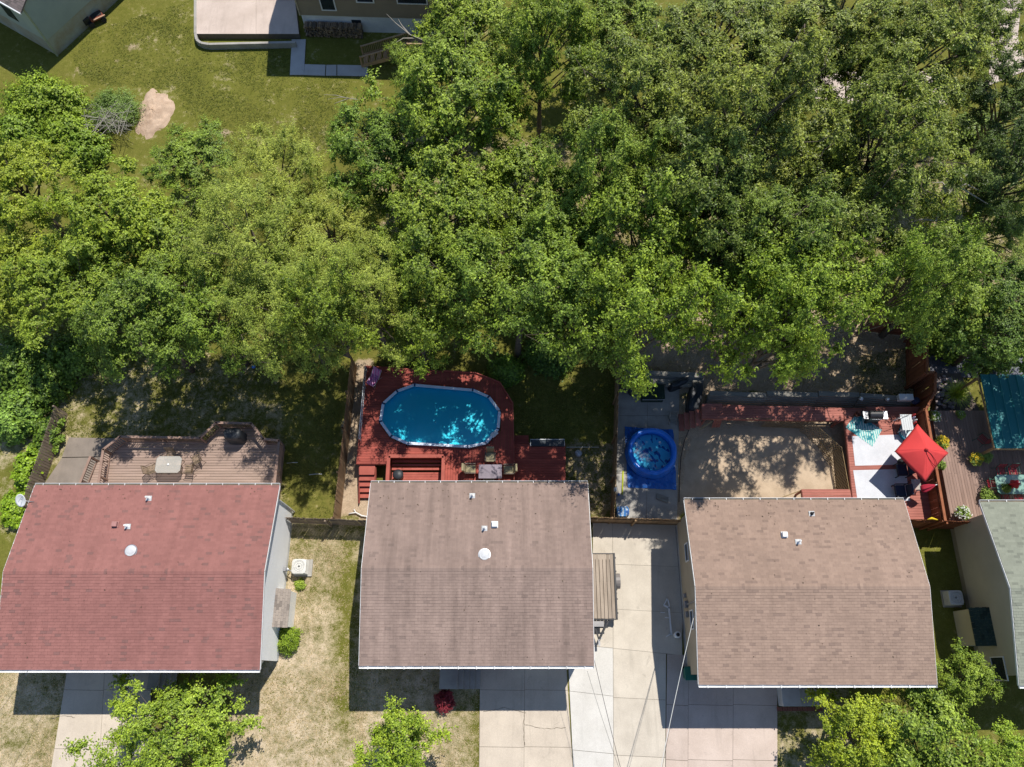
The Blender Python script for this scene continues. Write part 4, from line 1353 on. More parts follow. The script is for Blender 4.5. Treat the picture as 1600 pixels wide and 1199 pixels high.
# slanting loose rails by the steps
a, b = G(1093, 672, .9), G(1112, 659, 1.2)
MB().bar(a, b, .07, .05).build('loose_rail', LATH, DC)
for k in range(4):
    p0 = G(1113 + k * 3.2, 668, .25); p1 = G(1119 + k * 3.2, 652, 1.25)
    MB().bar(p0, p1, .1, .03).build('loose_board', DECK_C, DC)
# lattice skirts
def lattice(p0, p1, z0, z1, lean=(0, 0), step=.21):
    p0 = Vector((p0[0], p0[1], 0)); p1 = Vector((p1[0], p1[1], 0))
    L = (p1 - p0).length; d = (p1 - p0).normalized(); H = math.hypot(z1 - z0, math.hypot(*lean))
    upv = Vector((-lean[0], -lean[1], z1 - z0)).normalized()
    base = p0 + Vector((lean[0], lean[1], z0))
    nrm = d.cross(upv).normalized()
    m = MB()
    def pt(a, b, o): return base + d * a + upv * b + nrm * o
    for s, off in ((1, .004), (-1, -.004)):
        c = -H if s > 0 else 0
        end = L if s > 0 else L + H
        while c < end:
            # line a = c + s*b
            b0, b1 = 0.0, H
            if s > 0: b0 = max(0, -c); b1 = min(H, L - c)
            else: b0 = max(0, c - L); b1 = min(H, c)
            if b1 - b0 > .02:
                q0, q1 = pt(c + s * b0, b0, off), pt(c + s * b1, b1, off)
                m.bar(q0, q1, .03, .006, up=nrm)
            c += step
    m2 = MB()
    m2.bar(pt(0, 0, .012), pt(L, 0, .012), .02, .05).bar(pt(0, H, .012), pt(L, H, .012), .02, .05)
    f = m2.build('lattice_frame', LATH, DC)
    o = m.build('lattice_laths', LATH, f)
    o['kind'] = 'stuff'
lattice(G(1200, 653.5, ZC), G(1267, 656, ZC), .05, ZC - .06, (-.05, -.1))
lattice(G(1267, 656, ZC), G(1316, 699, ZC), .05, ZC - .06, (-.25, -.25))
lattice(G(1316, 699, ZC), G(1328, 766, ZC), .05, ZC - .06, (-.25, 0))
lattice(G(1284, 690, .6), G(1303, 722, .6), .02, .5, (-.1, -.1))
# leaning pole and folded board by the lower strip
MB().bar(G(1210, 782, .2), G(1256, 765, 1.2), .05, .04).build('loose_rail', LATH, DC)
# grey timber retaining wall behind the walkway, in stepped lengths
def timber_wall(name, label, segs, courses, w=.22, h=.2, z0=0):
    root = empty(name, segs[0][0], label, 'retaining wall')
    for i, (a, b) in enumerate(segs):
        for c in range(courses):
            o = c * .05
            d = (b - a).normalized(); n = Vector((-d.y, d.x, 0))
            MB().bar(Vector((a.x, a.y, z0 + h * (c + .5))) + n * o, Vector((b.x, b.y, z0 + h * (c + .5))) + n * o, w, h - .012).build('timber', TIMBER, root)
    return root
zt_ = 1.55
segs = []
for (xa, ya), (xb, yb) in (((1110, 621.5), (1199, 625)), ((1200, 622), (1280, 624.5)), ((1281, 622), (1345, 624.5)), ((1346, 625), (1428, 631))):
    segs.append((G(xa, ya, zt_), G(xb, yb, zt_)))
for s in segs:
    for v in s: v.z = 0
timber_wall('timber_wall', 'long grey timber retaining wall behind the cedar walkway', [(a + Vector((0, .02, 0)), b + Vector((0, .02, 0))) for a, b in segs], 7, .3, .21)
segs2 = [(G(976, 585, .8), G(1100, 590, .8)), (G(974, 587, .8), G(975, 606, .8))]
for s in segs2:
    for v in s: v.z = 0
timber_wall('timber_wall', 'low grey timber wall behind the round blue pool', segs2, 4, .3, .2)
tw = [(p.x, p.y) for p in W([(976, 588), (1100, 592), (1098, 604), (978, 600)], .55)]
TS = empty('timber_bench', (tw[0][0], tw[0][1], 0), 'low timber ledge below the wall behind the round blue pool', 'ledge')
boards(TS, tw, 'x', .55, TIMBER, w=.16, seed=4, fascia=TIMBER)

# --- brown deck of the green roofed house
ZD = 1.2
DD = empty('brown_deck', (26, 11, 0), 'brown board deck beside the green roofed house', 'deck')
ywD = dD['wy1'] + .02
d0 = G(1452, 642, ZD); d1 = G(1483, 809, ZD)
dpoly = [(d0.x, d0.y), (d1.x, d1.y), (dD['wx0'] - .6, d1.y), (dD['wx0'] - .6, ywD), (34, ywD), (34, d0.y)]
boards(DD, dpoly, 'y', ZD, DECK_D, seed=21, w=.15, fascia=DECK_D)
MB().bar((d0.x + .02, d0.y, ZD + .12), (d1.x + .02, d1.y, ZD + .12), .07, .2).build('kerb_board', DECK_D, DD)
MB().bar((d1.x, d1.y, ZD + .12), (dD['wx0'] - .6, d1.y, ZD + .12), .07, .2).build('kerb_board', DECK_D, DD)

# ------------------------------------------------------------------ pools
def oval_pool():
    root = empty('oval_pool', pc, 'oval above ground swimming pool with a pale rim in the red deck', 'pool')
    n = 12
    zt, zw = 1.3, 1.2
    inner = [Vector((pc.x + (p.x - pc.x) * .985, pc.y + (p.y - pc.y) * .975, 0)) for p in pool]
    m = MB()
    vs = []
    for p in inner: vs += [(p.x, p.y, .8), (p.x, p.y, zt - .02)]
    fs = [(i * 2, ((i + 1) % n) * 2, ((i + 1) % n) * 2 + 1, i * 2 + 1) for i in range(n)]
    m.add(vs, fs)
    m.add([(p.x, p.y, .8) for p in inner], [tuple(range(n - 1, -1, -1))])
    m.build('liner', POOL_L, root)
    w_ = MB(); vs = []
    for p in inner:
        q = Vector((pc.x + (p.x - pc.x) * 1.012, pc.y + (p.y - pc.y) * 1.012, 0)); vs += [(q.x, q.y, 0), (q.x, q.y, zt - .01)]
    w_.add(vs, fs).build('pool_wall', POOL_R, root)
    MB().add([(p.x, p.y, zw) for p in inner][::-1], [tuple(range(n))]).build('water', WATER_B, root)
    for i in range(n):
        a, b = pool[i], pool[(i + 1) % n]
        d = (b - a).normalized()
        ins = Vector((pc.x - (a.x + b.x) / 2, pc.y - (a.y + b.y) / 2, 0)).normalized() * .06
        a2 = a + ins + d * .05; b2 = b + ins - d * .05
        MB().bar((a2.x, a2.y, zt + .02), (b2.x, b2.y, zt + .02), .16, .045).build('rim_rail', POOL_R, root, False, .012)
        ang = math.atan2(d.y, d.x)
        j = a.lerp(pc, .02)
        pr = pool[i - 1]
        d2 = (b - pr).normalized()
        MB().box((j.x, j.y, zt + .03), (.1, .2, .06), math.atan2(d2.y, d2.x)).build('rim_joint', POOL_J, root, False, .012)
    s = G(560 + 1000 / 4.706, 560 + 560 / 4.706, zt)
    m = MB().box((s.x, s.y, zt + .06), (.42, .26, .07), .75)
    sk = m.build('skimmer', WHITE, root, False, .02)
    MB().box((s.x - .05, s.y - .05, zt + .11), (.1, .3, .03), .75).build('skimmer_handle', WHITE, sk)
oval_pool()

def torus(m, c, R, r, n=40, k=12, wob=0.0, flat=1.0, seed=0):
    rs = random.Random(seed)
    vs, fs = [], []
    ph = [rs.uniform(0, 6.28) for _ in range(3)]
    for i in range(n):
        t = 2 * math.pi * i / n
        RR = R + wob * (math.sin(3 * t + ph[0]) + .6 * math.sin(7 * t + ph[1]))
        for j in range(k):
            a = 2 * math.pi * j / k
            vs.append((c[0] + (RR + r * math.cos(a)) * math.cos(t), c[1] + (RR + r * math.cos(a)) * math.sin(t), c[2] + r * flat * math.sin(a) + wob * .5 * math.sin(5 * t + ph[2])))
    for i in range(n):
        for j in range(k):
            fs.append((i * k + j, ((i + 1) % n) * k + j, ((i + 1) % n) * k + (j + 1) % k, i * k + (j + 1) % k))
    m.add(vs, fs)

def crumpled_sheet(name, corners, z, mat, label, cat, amp=.03, n=18, seed=1, extra=None):
    rs = np.random.RandomState(seed)
    a, b, c, d = [Vector((p[0], p[1], 0)) for p in corners]
    m = MB()
    vs, fs = [], []
    for i in range(n + 1):
        for j in range(n + 1):
            u, v = i / n, j / n
            p = a.lerp(b, u).lerp(d.lerp(c, u), v)
            e = 1.0 if 0 < i < n and 0 < j < n else .4
            vs.append((p.x + rs.uniform(-.02, .02), p.y + rs.uniform(-.02, .02), z + amp * e * abs(rs.normal())))
    for i in range(n):
        for j in range(n):
            k = i * (n + 1) + j
            fs.append((k, k + n + 1, k + n + 2, k + 1))
    m.add(vs, fs)
    o = m.build(name, mat)
    o.modifiers.new('thick', 'SOLIDIFY').thickness = .004
    tag(o, label, cat)
    return o

pcen = G(1018, 707, .5)
crumpled_sheet('pool_tarp', W([(976, 667), (1052, 672), (1057, 766), (981, 762)], .03), .045, BLUE_T, 'crumpled blue tarp under the round blue pool', 'tarp', .05, 22, 3)
def round_pool():
    root = empty('inflatable_pool', (pcen.x, pcen.y, .06), 'round blue inflatable pool on a blue tarp', 'pool')
    R = 1.36
    for i, rr in enumerate((.17, .165, .16)):
        m = MB(); torus(m, (pcen.x, pcen.y, .24 + i * .24), R - i * .03, rr, 48, 14, .012, 1, i)
        m.build('inflated_ring', BLUE_V, root, True)
    MB().lathe([(R - .1, 0), (R - .1, .01)], (pcen.x, pcen.y, .1), 40).build('pool_floor', M('paddling_floor', (0.12, 0.6, 0.9), (0.16, 0.66, 0.92), scale=1.2), root)
    MB().add([(pcen.x + (R - .08) * math.cos(t * math.pi / 20), pcen.y + (R - .08) * math.sin(t * math.pi / 20), .5) for t in range(40)], [tuple(range(40))]).build('water', WATER_C, root)
round_pool()

# ------------------------------------------------------------------ furniture and clutter
def patio_chair(mat_f, mat_s, slats=7):
    root = empty('patio_chair')
    for x in (-.25, .25):
        MB().tube([(x, .26, 0), (x, .25, .42), (x, .26, .6), (x, .2, .64), (x, -.22, .66)], .014, 6).build('arm', mat_f, root)
        MB().tube([(x, -.3, 0), (x, -.22, .42), (x, -.34, .95)], .014, 6).build('leg', mat_f, root)
    MB().tube([(-.25, .24, .42), (.25, .24, .42), (.25, -.22, .42), (-.25, -.22, .42)], .013, 6, True).build('seat_frame', mat_f, root)
    MB().tube([(-.25, -.34, .95), (.25, -.34, .95)], .014, 6).build('back_rail', mat_f, root)
    for i in range(slats):
        x = -.21 + .42 * i / (slats - 1)
        MB().bar((x, .24, .435), (x, -.22, .425), .038, .012).build('seat_slat', mat_s, root)
        MB().bar((x, -.225, .44), (x, -.335, .93), .038, .012, up=(0, 1, 0)).build('back_slat', mat_s, root)
    return root
def cushion_chair(mat_f, mat_s, wide=.62):
    root = empty('armchair')
    w = wide / 2
    for x in (-w, w):
        MB().bar((x, .3, .58), (x, -.3, .6), .06, .04).build('arm', mat_f, root)
        MB().bar((x, .28, 0), (x, .28, .58), .04, .04).build('leg', mat_f, root)
        MB().bar((x, -.3, 0), (x, -.32, .8), .04, .04).build('leg', mat_f, root)
    MB().box((0, 0, .36), (wide - .06, .6, .05)).build('frame', mat_f, root)
    MB().box((0, .02, .44), (wide - .08, .56, .12)).build('seat_cushion', mat_s, root, False, .04)
    o = MB().hexa([(-w + .05, -.26, .48), (w - .05, -.26, .48), (w - .05, -.4, .5), (-w + .05, -.4, .5), (-w + .05, -.38, .95), (w - .05, -.38, .95), (w - .05, -.5, .93), (-w + .05, -.5, .93)])
    o.build('back_cushion', mat_s, root, False, .04)
    return root
def place(proto, first, name, loc, rz, label, cat, group):
    o = proto if first else copy_tree(proto)
    o.location = loc; o.rotation_euler = (0, 0, rz)
    return tag(o, label, cat, group)
R = math.radians

# tan deck: glass table, four slatted chairs, covered grill
def glass_table(name, c, w, d, h, gl, fr, label, plug=WHITE, rz=0):
    root = empty(name, c, label, 'table')
    x, y, z = c
    k = .14
    poly = [(-w / 2 + k, -d / 2), (w / 2 - k, -d / 2), (w / 2, -d / 2 + k), (w / 2, d / 2 - k), (w / 2 - k, d / 2), (-w / 2 + k, d / 2), (-w / 2, d / 2 - k), (-w / 2, -d / 2 + k)]
    MB().prism([(x + a, y + b) for a, b in poly], z + h - .012, z + h).build('glass_top', gl, root)
    m = MB().tube([(x + a, y + b, z + h - .02) for a, b in poly], .018, 6, True)
    m.build('rim', fr, root)
    for sx in (-1, 1):
        for sy in (-1, 1):
            MB().tube([(x + sx * (w / 2 - .12), y + sy * (d / 2 - .12), z), (x + sx * (w / 2 - .2), y + sy * (d / 2 - .2), z + h - .03)], .018, 6).build('leg', fr, root)
    MB().lathe([(.07, 0), (.07, .03), (.05, .05)], (x, y, z + h + .001), 14).build('umbrella_plug', plug, root, True)
    return root
tc = G(263, 726, ZA + .72); tc.z = ZA + .002
glass_table('patio_table', tc, 1.45, .98, .72, TABLE_G, BRONZE, 'rectangular glass patio table on the tan deck')
pch = patio_chair(BRONZE, M('chair_slat_tan', (0.26, 0.19, 0.115), (0.2, 0.145, 0.09), scale=5))
for i, (px, py, a, lb) in enumerate(((236, 733, -65, 'slatted tan chair left of the glass table'), (266, 712, 180, 'slatted tan chair tucked in above the glass table'),
                                     (307, 717, 120, 'angled slatted tan chair at the upper right of the glass table'), (295, 733, 88, 'slatted tan chair at the lower right of the glass table'))):
    q = G(px, py, ZA + .5)
    place(pch, i == 0, 'patio_chair', (q.x, q.y, ZA + .003), R(a), lb, 'chair', 'chairs around the glass table on the tan deck')

def covered_box(name, label, c, w, d, h, mat, cat, seed=0, rz=0, top=.8):
    """something under a draped cover: rounded top, creased skirt"""
    rs = np.random.RandomState(seed)
    n = 40
    levels = [(0.0, 1.06), (.25, 1.03), (.55, 1.0), (.85, .97), (.95, .9), (1.0, .72), (1.02, .35), (1.015, .02)]
    cr = rs.uniform(-1, 1, n)
    vs, fs = [], []
    ca, sa = math.cos(rz), math.sin(rz)
    for li, (t, s) in enumerate(levels):
        for k in range(n):
            a = 2 * math.pi * k / n
            e = 3.6
            r = (abs(math.cos(a)) ** e + abs(math.sin(a)) ** e) ** (-1 / e)
            f = s * (1 + .035 * cr[k] * (1 - t))
            x, y = r * math.cos(a) * w / 2 * f, r * math.sin(a) * d / 2 * f
            z = h * t + (.02 * rs.uniform(-1, 1) if li > 3 else 0) + (.05 * math.cos(a * 2) if 3 < li < 6 else 0)
            vs.append((c[0] + x * ca - y * sa, c[1] + x * sa + y * ca, c[2] + z))
    for li in range(len(levels) - 1):
        for k in range(n):
            fs.append((li * n + k, li * n + (k + 1) % n, (li + 1) * n + (k + 1) % n, (li + 1) * n + k))
    fs.append(tuple(range((len(levels) - 1) * n, len(levels) * n)))
    o = MB().add(vs, fs).build(name, mat, None, True)
    tag(o, label, cat)
    return o
q = G(362, 677, ZA + 1.1)
covered_box('covered_grill', 'grill under a dark cover in the bay of the tan deck', (q.x, q.y, ZA + .003), 1.0, .72, 1.12, BLACK_C, 'grill', 2)
# red deck: table, chairs, bin, towel lounger
tb = G(766, 737, ZB + .72)
rt = empty('red_deck_table', (tb.x, tb.y, ZB), 'grey blue table on the red deck by the house', 'table')
MB().box((tb.x, tb.y, ZB + .72), (1.32, .82, .04)).build('table_top', M('table_slate', (0.2, 0.16, 0.2), (0.16, 0.13, 0.16), rough=.4, scale=2), rt, False, .015)
for sx in (-1, 1):
    for sy in (-1, 1):
        MB().bar((tb.x + sx * .55, tb.y + sy * .32, ZB + .003), (tb.x + sx * .55, tb.y + sy * .32, ZB + .7), .05, .05).build('leg', BRONZE, rt)
cch = cushion_chair(BRONZE, TAN_F, .55)
for i, (px, py, a, lb) in enumerate(((735, 733, -90, 'cushioned tan chair left of the table on the red deck'), (766, 714, 180, 'cushioned chair above the table on the red deck'),
                                     (795, 734, 90, 'cushioned tan chair right of the table on the red deck'), (764, 752, 0, 'cushioned chair mostly under the eave by the red deck table'))):
    q = G(px, py, ZB + .45)
    place(cch, i == 0, 'armchair', (q.x, max(q.y, ywB + .6), ZB + .003), R(a), lb, 'chair', 'cushioned chairs on the red deck')
q = G(622, 742, 1.2)
bn = empty('bin', (q.x, q.y, .588), 'black rubbish bin in the framed stairwell of the red deck', 'bin')
MB().lathe([(.24, 0), (.28, .6), (.29, .62)], (q.x, q.y, .588), 20).build('bin_body', BLACK_C, bn, True)
MB().lathe([(.31, .62), (.31, .66), (.2, .74), (.03, .77)], (q.x, q.y, .588), 20).build('lid', BLACK_C, bn, True)
q = G(584, 591, ZB + .4)
ch = empty('lounge_chair', (q.x, q.y, ZB + .003), 'folding lounge chair with a magenta striped towel in the deck corner', 'chair')
rzl = R(-28)
def rot(p, a, c): return (c[0] + p[0] * math.cos(a) - p[1] * math.sin(a), c[1] + p[0] * math.sin(a) + p[1] * math.cos(a), c[2] + p[2])
cl = (q.x, q.y, ZB + .003)
for x in (-.27, .27):
    MB().tube([rot(p, rzl, cl) for p in ((x, .55, .75), (x, .12, .32), (x, -.5, .36))], .014, 6).build('frame', STEEL, ch)
    MB().tube([rot(p, rzl, cl) for p in ((x, .35, 0), (x, .0, .34))], .014, 6).build('leg', STEEL, ch)
    MB().tube([rot(p, rzl, cl) for p in ((x, -.45, 0), (x, -.2, .34))], .014, 6).build('leg', STEEL, ch)
m = MB()
for (y0, z0, y1_, z1) in ((.55, .76, .32, .54), (.32, .54, .1, .335), (.1, .335, -.2, .355), (-.2, .355, -.5, .375)):
    m.hexa([rot(p, rzl, cl) for p in ((-.25, y0, z0), (.25, y0, z0), (.25, y1_, z1), (-.25, y1_, z1), (-.25, y0, z0 + .03), (.25, y0, z0 + .03), (.25, y1_, z1 + .03), (-.25, y1_, z1 + .03))])
m.build('towel', TOWEL, ch)
# glass fronted planter frame on the lower platform edge
a, b = G(829, 686, 1.2), G(882, 687, 1.2)
pl = empty('cold_frame', (a.x, a.y, .0), 'white framed dark box at the edge of the lower red platform', 'box')
MB().bx(a.x, a.y - .38, .0, b.x, a.y, 1.05).build('box', M('frame_dark', (0.05, 0.06, 0.07)), pl)
MB().tube([(a.x, a.y - .4, 1.08), (a.x, a.y, 1.08), (b.x, a.y, 1.08), (b.x, a.y - .4, 1.08)], .03, 6).build('pipe_edge', MATS['galvanised'], pl)
# garden gear beside the red deck
q = G(904, 708, .3)
m = MB().tube([G(885, 699, .5), G(936, 699, .5)], .025, 6)
o = m.build('pipe', STEEL); tag(o, 'grey pipe lying at the right of the red deck', 'pipe')
o = MB().lathe([(.02, 0), (.19, .08), (.22, .2), (.19, .32), (.02, .4)], (q.x, q.y, .02), 16).build('ball', M('silver_ball', (0.5, 0.52, 0.56), (0.2, 0.2, 0.22), rough=.3, scale=4), None, True)
tag(o, 'silver and dark ball shaped pool filter right of the red deck', 'filter')
# hose pipe ends by the house corner
o = MB().tube([G(545, 803, .08), G(556, 801, .12), G(565, 806, .12), G(576, 808, .1)], .04, 8).tube([G(556, 801, .12), G(553, 796, .1)], .03, 6).build('drain_pipe', WHITE, None, True)
tag(o, 'white drain pipe on the soil at the back corner of the brown roofed house', 'pipe')
for (x0_, y0_, x1_, y1_, lb) in ((448, 724, 465, 723, 'thin pale stake lying right of the tan deck'), (483, 742, 503, 741, 'bent pale hoop near the board fence')):
    o = MB().tube([G(x0_, y0_, .3), G((x0_ + x1_) / 2, y0_ - 1, .34), G(x1_, y1_, .3)], .02, 6).build('garden_stake', STEEL); tag(o, lb, 'stake')

# round pool corner
q = G(988, 613, .6)
o = empty('bin', (q.x, q.y, 0), 'black round bin behind the round blue pool', 'bin')
MB().lathe([(.26, .57), (.3, 1.1), (.3, 1.12)], (q.x, q.y, 0), 20).build('bin_body', BLACK_C, o, True)
MB().lathe([(.32, 1.12), (.32, 1.16), (.2, 1.22), (.02, 1.24)], (q.x, q.y, 0), 20).build('lid', BLACK_C, o, True)
a, b = G(1003, 601, .85), G(1039, 622, .85)
sb = empty('storage_box', ((a.x + b.x) / 2, (a.y + b.y) / 2, 0), 'dark green storage box behind the round blue pool', 'box')
MB().bx(a.x, b.y, .03, b.x, a.y, .68).build('body', M('box_green', (0.03, 0.055, 0.04), (0.025, 0.045, 0.035)), sb, False, .03)
MB().bx(a.x - .03, b.y - .03, .69, b.x + .03, a.y + .02, .76).build('lid', M('box_lid_green', (0.022, 0.04, 0.03), rough=.9, spec=.15), sb, False, .03)
MB().bx(a.x, b.y - .06, .6, b.x, b.y - .032, .67).build('front_trim', M('trim_grey', (0.35, 0.36, 0.36)), sb)
q = G(1083, 622, .5)
covered_box('covered_heap', 'heap under a wrinkled black cover at the end of the timber wall', (q.x + .1, q.y, .02), .75, 1.9, .9, BLACK_C, 'heap', 5, R(-15))
q = G(1075, 612, .6)
covered_box('covered_heap', 'smaller black covered bundle leaning by the timber wall', (q.x - .5, q.y + .55, .02), 1.2, .4, .8, BLACK_C, 'heap', 6, R(25))
wood = empty('folding_chair', G(1050, 655, .0), 'weathered folding chair above the round blue pool', 'chair')
cw = G(1050, 657, 0)
for x in (-.22, .22):
    MB().bar((cw.x + x, cw.y + .25, .03), (cw.x + x, cw.y - .25, .5), .04, .03).build('leg', TIMBER, wood)
    MB().bar((cw.x + x, cw.y - .3, .03), (cw.x + x, cw.y + .28, .85), .04, .03).build('leg', TIMBER, wood)
for k in range(5):
    MB().box((cw.x, cw.y - .2 + k * .09, .46), (.46, .075, .02)).build('seat_slat', TIMBER, wood)
for k in range(3):
    MB().box((cw.x, cw.y + .2 + k * .04, .62 + k * .09), (.46, .02, .07)).build('back_slat', TIMBER, wood)
o = MB().tube([G(973.5, 736, .06), G(973, 755, .06), G(972, 773, .06)], .045, 8).build('pool_noodle', M('noodle', (0.45, 0.5, 0.03), (0.4, 0.45, 0.03)), None, True)
tag(o, 'yellow green pool noodle by the board fence', 'pool noodle')
q = G(973, 799, .3)
covered_box('tarp_bundle', 'bundle of blue and white tarp in the patio corner', (q.x, q.y, .04), .75, .6, .35, stripe_mat('tarp_mix', ((0.05, 0.2, 0.5), (0.4, 0.5, 0.6), (0.03, 0.1, 0.3)), 1.5, False, 8), 'tarp', 8)
for i, (px, py, lb, mt) in enumerate(((967, 772, 'small blue bottle by the patio fence', BLUE_V), (958, 765, 'white box hung on the patio fence', WHITE))):
    q = G(px, py, .3 if i == 0 else 1.6)
    if i == 0: o = MB().lathe([(.07, 0), (.07, .22), (.03, .27), (.03, .32)], (q.x, q.y, .035), 12).build('bottle', mt, None, True)
    else: o = MB().box((q.x + .12, q.y, 1.55), (.14, .22, .3)).build('fence_box', mt, None, False, .02)
    tag(o, lb, 'bottle' if i == 0 else 'box')
pl_ = empty('plank_stack', G(1035, 778, 0), 'short grey planks on the patio below the blue tarp', 'plank')
for k in range(3):
    MB().bar(G(1026, 772 + k * 3, .06 + k * .03), G(1044, 779 + k * 3, .06 + k * .03), .12, .03).build('plank', TIMBER, pl_)
hs = MB().tube([G(1078, 668, .05), G(1069, 690, .05), G(1064, 715, .06), G(1062, 745, .05), G(1061, 785, .05)], .02, 6)
o = hs.build('garden_hose', RUBBER, None, True); tag(o, 'dark garden hose running from the black heap past the round pool', 'hose')

# cedar deck furniture
zc = ZC + .004
def flat_rug(name, pts, mat, label, z):
    P = W(pts, z)
    c = sum(P, Vector()) / 4
    rt_ = MB().prism([(p.x, p.y) for p in P], z, z + .008)
    o = rt_.build(name, mat)
    for v in o.data.vertices: v.co -= Vector((c.x, c.y, 0))
    o.location = (c.x, c.y, 0)
    tag(o, label, 'rug')
    return o
flat_rug('rug', [(1331, 682), (1410, 679), (1414, 726), (1336, 728)], RUG_W, 'white rug under the palm patterned rug', zc)
flat_rug('rug', [(1333, 735), (1415, 733), (1422, 783), (1340, 783)], RUG_W, 'white rug nearest the tan roof', zc)
flat_rug('patterned_rug', [(1339, 646), (1378, 672), (1363, 698), (1321, 668)], RUG_T, 'teal palm patterned rug lying askew on the cedar deck', zc + .012)

def umbrella():
    corners = [(1433.5, 662.5), (1482, 708), (1446, 754), (1397.8, 705.6)]
    ze = ZC + 2.3
    P = [G(x, y, ze) for x, y in corners]
    c = sum(P, Vector()) / 4
    root = empty('red_umbrella', (c.x, c.y, zc), 'large square red patio umbrella open over the cedar deck', 'umbrella')
    n = 8
    apex = Vector((c.x, c.y, ze + .55))
    m = MB()
    for i in range(4):
        a, b = P[i], P[(i + 1) % 4]
        vs, fs = [], []
        idx = {}
        for r in range(n + 1):
            for k in range(n + 1 - r if False else n + 1):
                t = r / n
                s = k / n
                e = a.lerp(b, s)
                q = apex.lerp(e, t)
                q.z -= .10 * math.sin(math.pi * s) * t * t - .05 * math.sin(math.pi * t)
                e_in = .03 * math.sin(math.pi * s) * t
                q = q.lerp(Vector((c.x, c.y, q.z)), e_in)
                vs.append(q)
        for r in range(n):
            for k in range(n):
                fs.append((r * (n + 1) + k, (r + 1) * (n + 1) + k, (r + 1) * (n + 1) + k + 1, r * (n + 1) + k + 1))
        p_ = MB().add(vs, fs).build('canopy_panel', RED_C, root, True)
        p_.modifiers.new('thick', 'SOLIDIFY').thickness = .006
        MB().bar(apex - Vector((0, 0, .06)), a - Vector((0, 0, .05)), .025, .02).build('rib', DARK, root)
    MB().tube([(c.x, c.y, zc), (c.x, c.y, ze + .5)], .025, 10).build('pole', DARK, root, True)
    MB().lathe([(.28, 0), (.28, .06), (.06, .1), (.05, .3)], (c.x, c.y, zc), 20).build('base', DARK, root, True)
    MB().lathe([(.09, 0), (.1, .05), (.04, .1), (.01, .16)], (apex.x, apex.y, apex.z - .01), 14).build('finial', RED_C, root, True)
    # strap lying in a loop over the canopy
    lp = [(771, 668), (785, 672), (808, 692), (838, 735), (852, 778), (842, 782), (815, 757), (790, 722), (775, 690)]
    pts = []
    for x, y in lp:
        px, py = 1280 + x / 4.6125, 560 + y / 4.6125
        h = ze
        for _ in range(10):
            g = G(px, py, h)
            # height of canopy there
            best = ze
            u = 0
            for i in range(4):
                a, b = P[i], P[(i + 1) % 4]
                nrm = Vector((b.y - a.y, a.x - b.x, 0)); nrm.normalize()
                dist = abs(nrm.dot(Vector((a.x - c.x, a.y - c.y, 0))))
                u = max(u, abs(nrm.dot(Vector((g.x - c.x, g.y - c.y, 0)))) / dist)
            u = min(u, 1.0)
            h = ze + .55 * (1 - u) + .05 * math.sin(math.pi * u) + .02
        pts.append(G(px, py, h))
    MB().tube(pts, .016, 6, True).build('strap', M('strap_red', (0.14, 0.01, 0.015)), root)
umbrella()

q = G(1369, 648, ZC + .9)
gr = empty('gas_grill', (q.x, q.y, zc), 'black lidded gas grill on the cedar deck', 'grill')
MB().bx(q.x - .36, q.y - .25, zc + .12, q.x + .36, q.y + .25, zc + .78).build('cabinet', DARK, gr, False, .02)
m = MB(); n = 10
vs = []
for x in (q.x - .37, q.x + .37):
    for k in range(n + 1):
        a = math.pi * k / n
        vs.append((x, q.y - .27 * math.cos(a), zc + .8 + .27 * math.sin(a)))
fs = [(k, k + 1, n + 2 + k, n + 1 + k) for k in range(n)] + [tuple(range(n, -1, -1)), tuple(range(n + 1, 2 * n + 2))]
m.add(vs, fs).build('lid', M('grill_black', (0.03, 0.03, 0.032), rough=.25, spec=.6), gr, False)
MB().tube([(q.x - .28, q.y - .3, zc + .9), (q.x + .28, q.y - .3, zc + .9)], .015, 8).build('handle', STEEL, gr)
for s in (-1, 1):
    MB().box((q.x + s * .55, q.y, zc + .79), (.32, .48, .03)).build('side_shelf', STEEL if s > 0 else GREYM, gr, False, .01)
    MB().lathe([(.02, -.03), (.09, -.03), (.09, .03), (.02, .03)], (q.x + s * .3, q.y - .2, zc + .09), 12).build('wheel', RUBBER, gr)
q = G(1347, 645, ZC + .5)
o = empty('cooking_pot', (q.x, q.y, zc), 'clutter of a copper pot and black pan at the left of the gas grill', 'pot')
MB().lathe([(.12, 0), (.16, .3), (.17, .32), (.14, .32), (.13, .1)], (q.x - .15, q.y, zc), 16).build('pot', M('copper', (0.35, 0.12, 0.07), rough=.4, metal=.4), o, True)
MB().lathe([(.1, 0), (.13, .4), (.05, .45)], (q.x + .12, q.y + .05, zc), 16).build('canister', DARK, o, True)
# white cooler / fish table and hose reel at the end of the timber wall
q = G(1418, 619, zt_ + .45)
co = empty('cooler', (q.x, q.y, 1.47), 'white cooler standing on the end of the grey timber wall', 'cooler')
MB().box((q.x, q.y, 1.65), (.82, .36, .3)).build('body', WHITE, co, False, .03)
MB().box((q.x, q.y, 1.84), (.84, .38, .06)).build('lid', WHITE, co, False, .02)
MB().tube([(q.x - .43, q.y - .1, 1.72), (q.x - .47, q.y, 1.74), (q.x - .43, q.y + .1, 1.72)], .015, 6).build('handle', GREYM, co)
q = G(1433, 625, 1.8)
o = MB().lathe([(.05, 0), (.2, 0), (.2, .05), (.1, .06), (.1, .2), (.2, .21), (.2, .26), (.05, .26)], (q.x, q.y, 1.5), 18).build('hose_reel', M('reel_navy', (0.03, 0.04, 0.09)), None, True)
tag(o, 'dark hose reel beside the white cooler', 'hose reel')
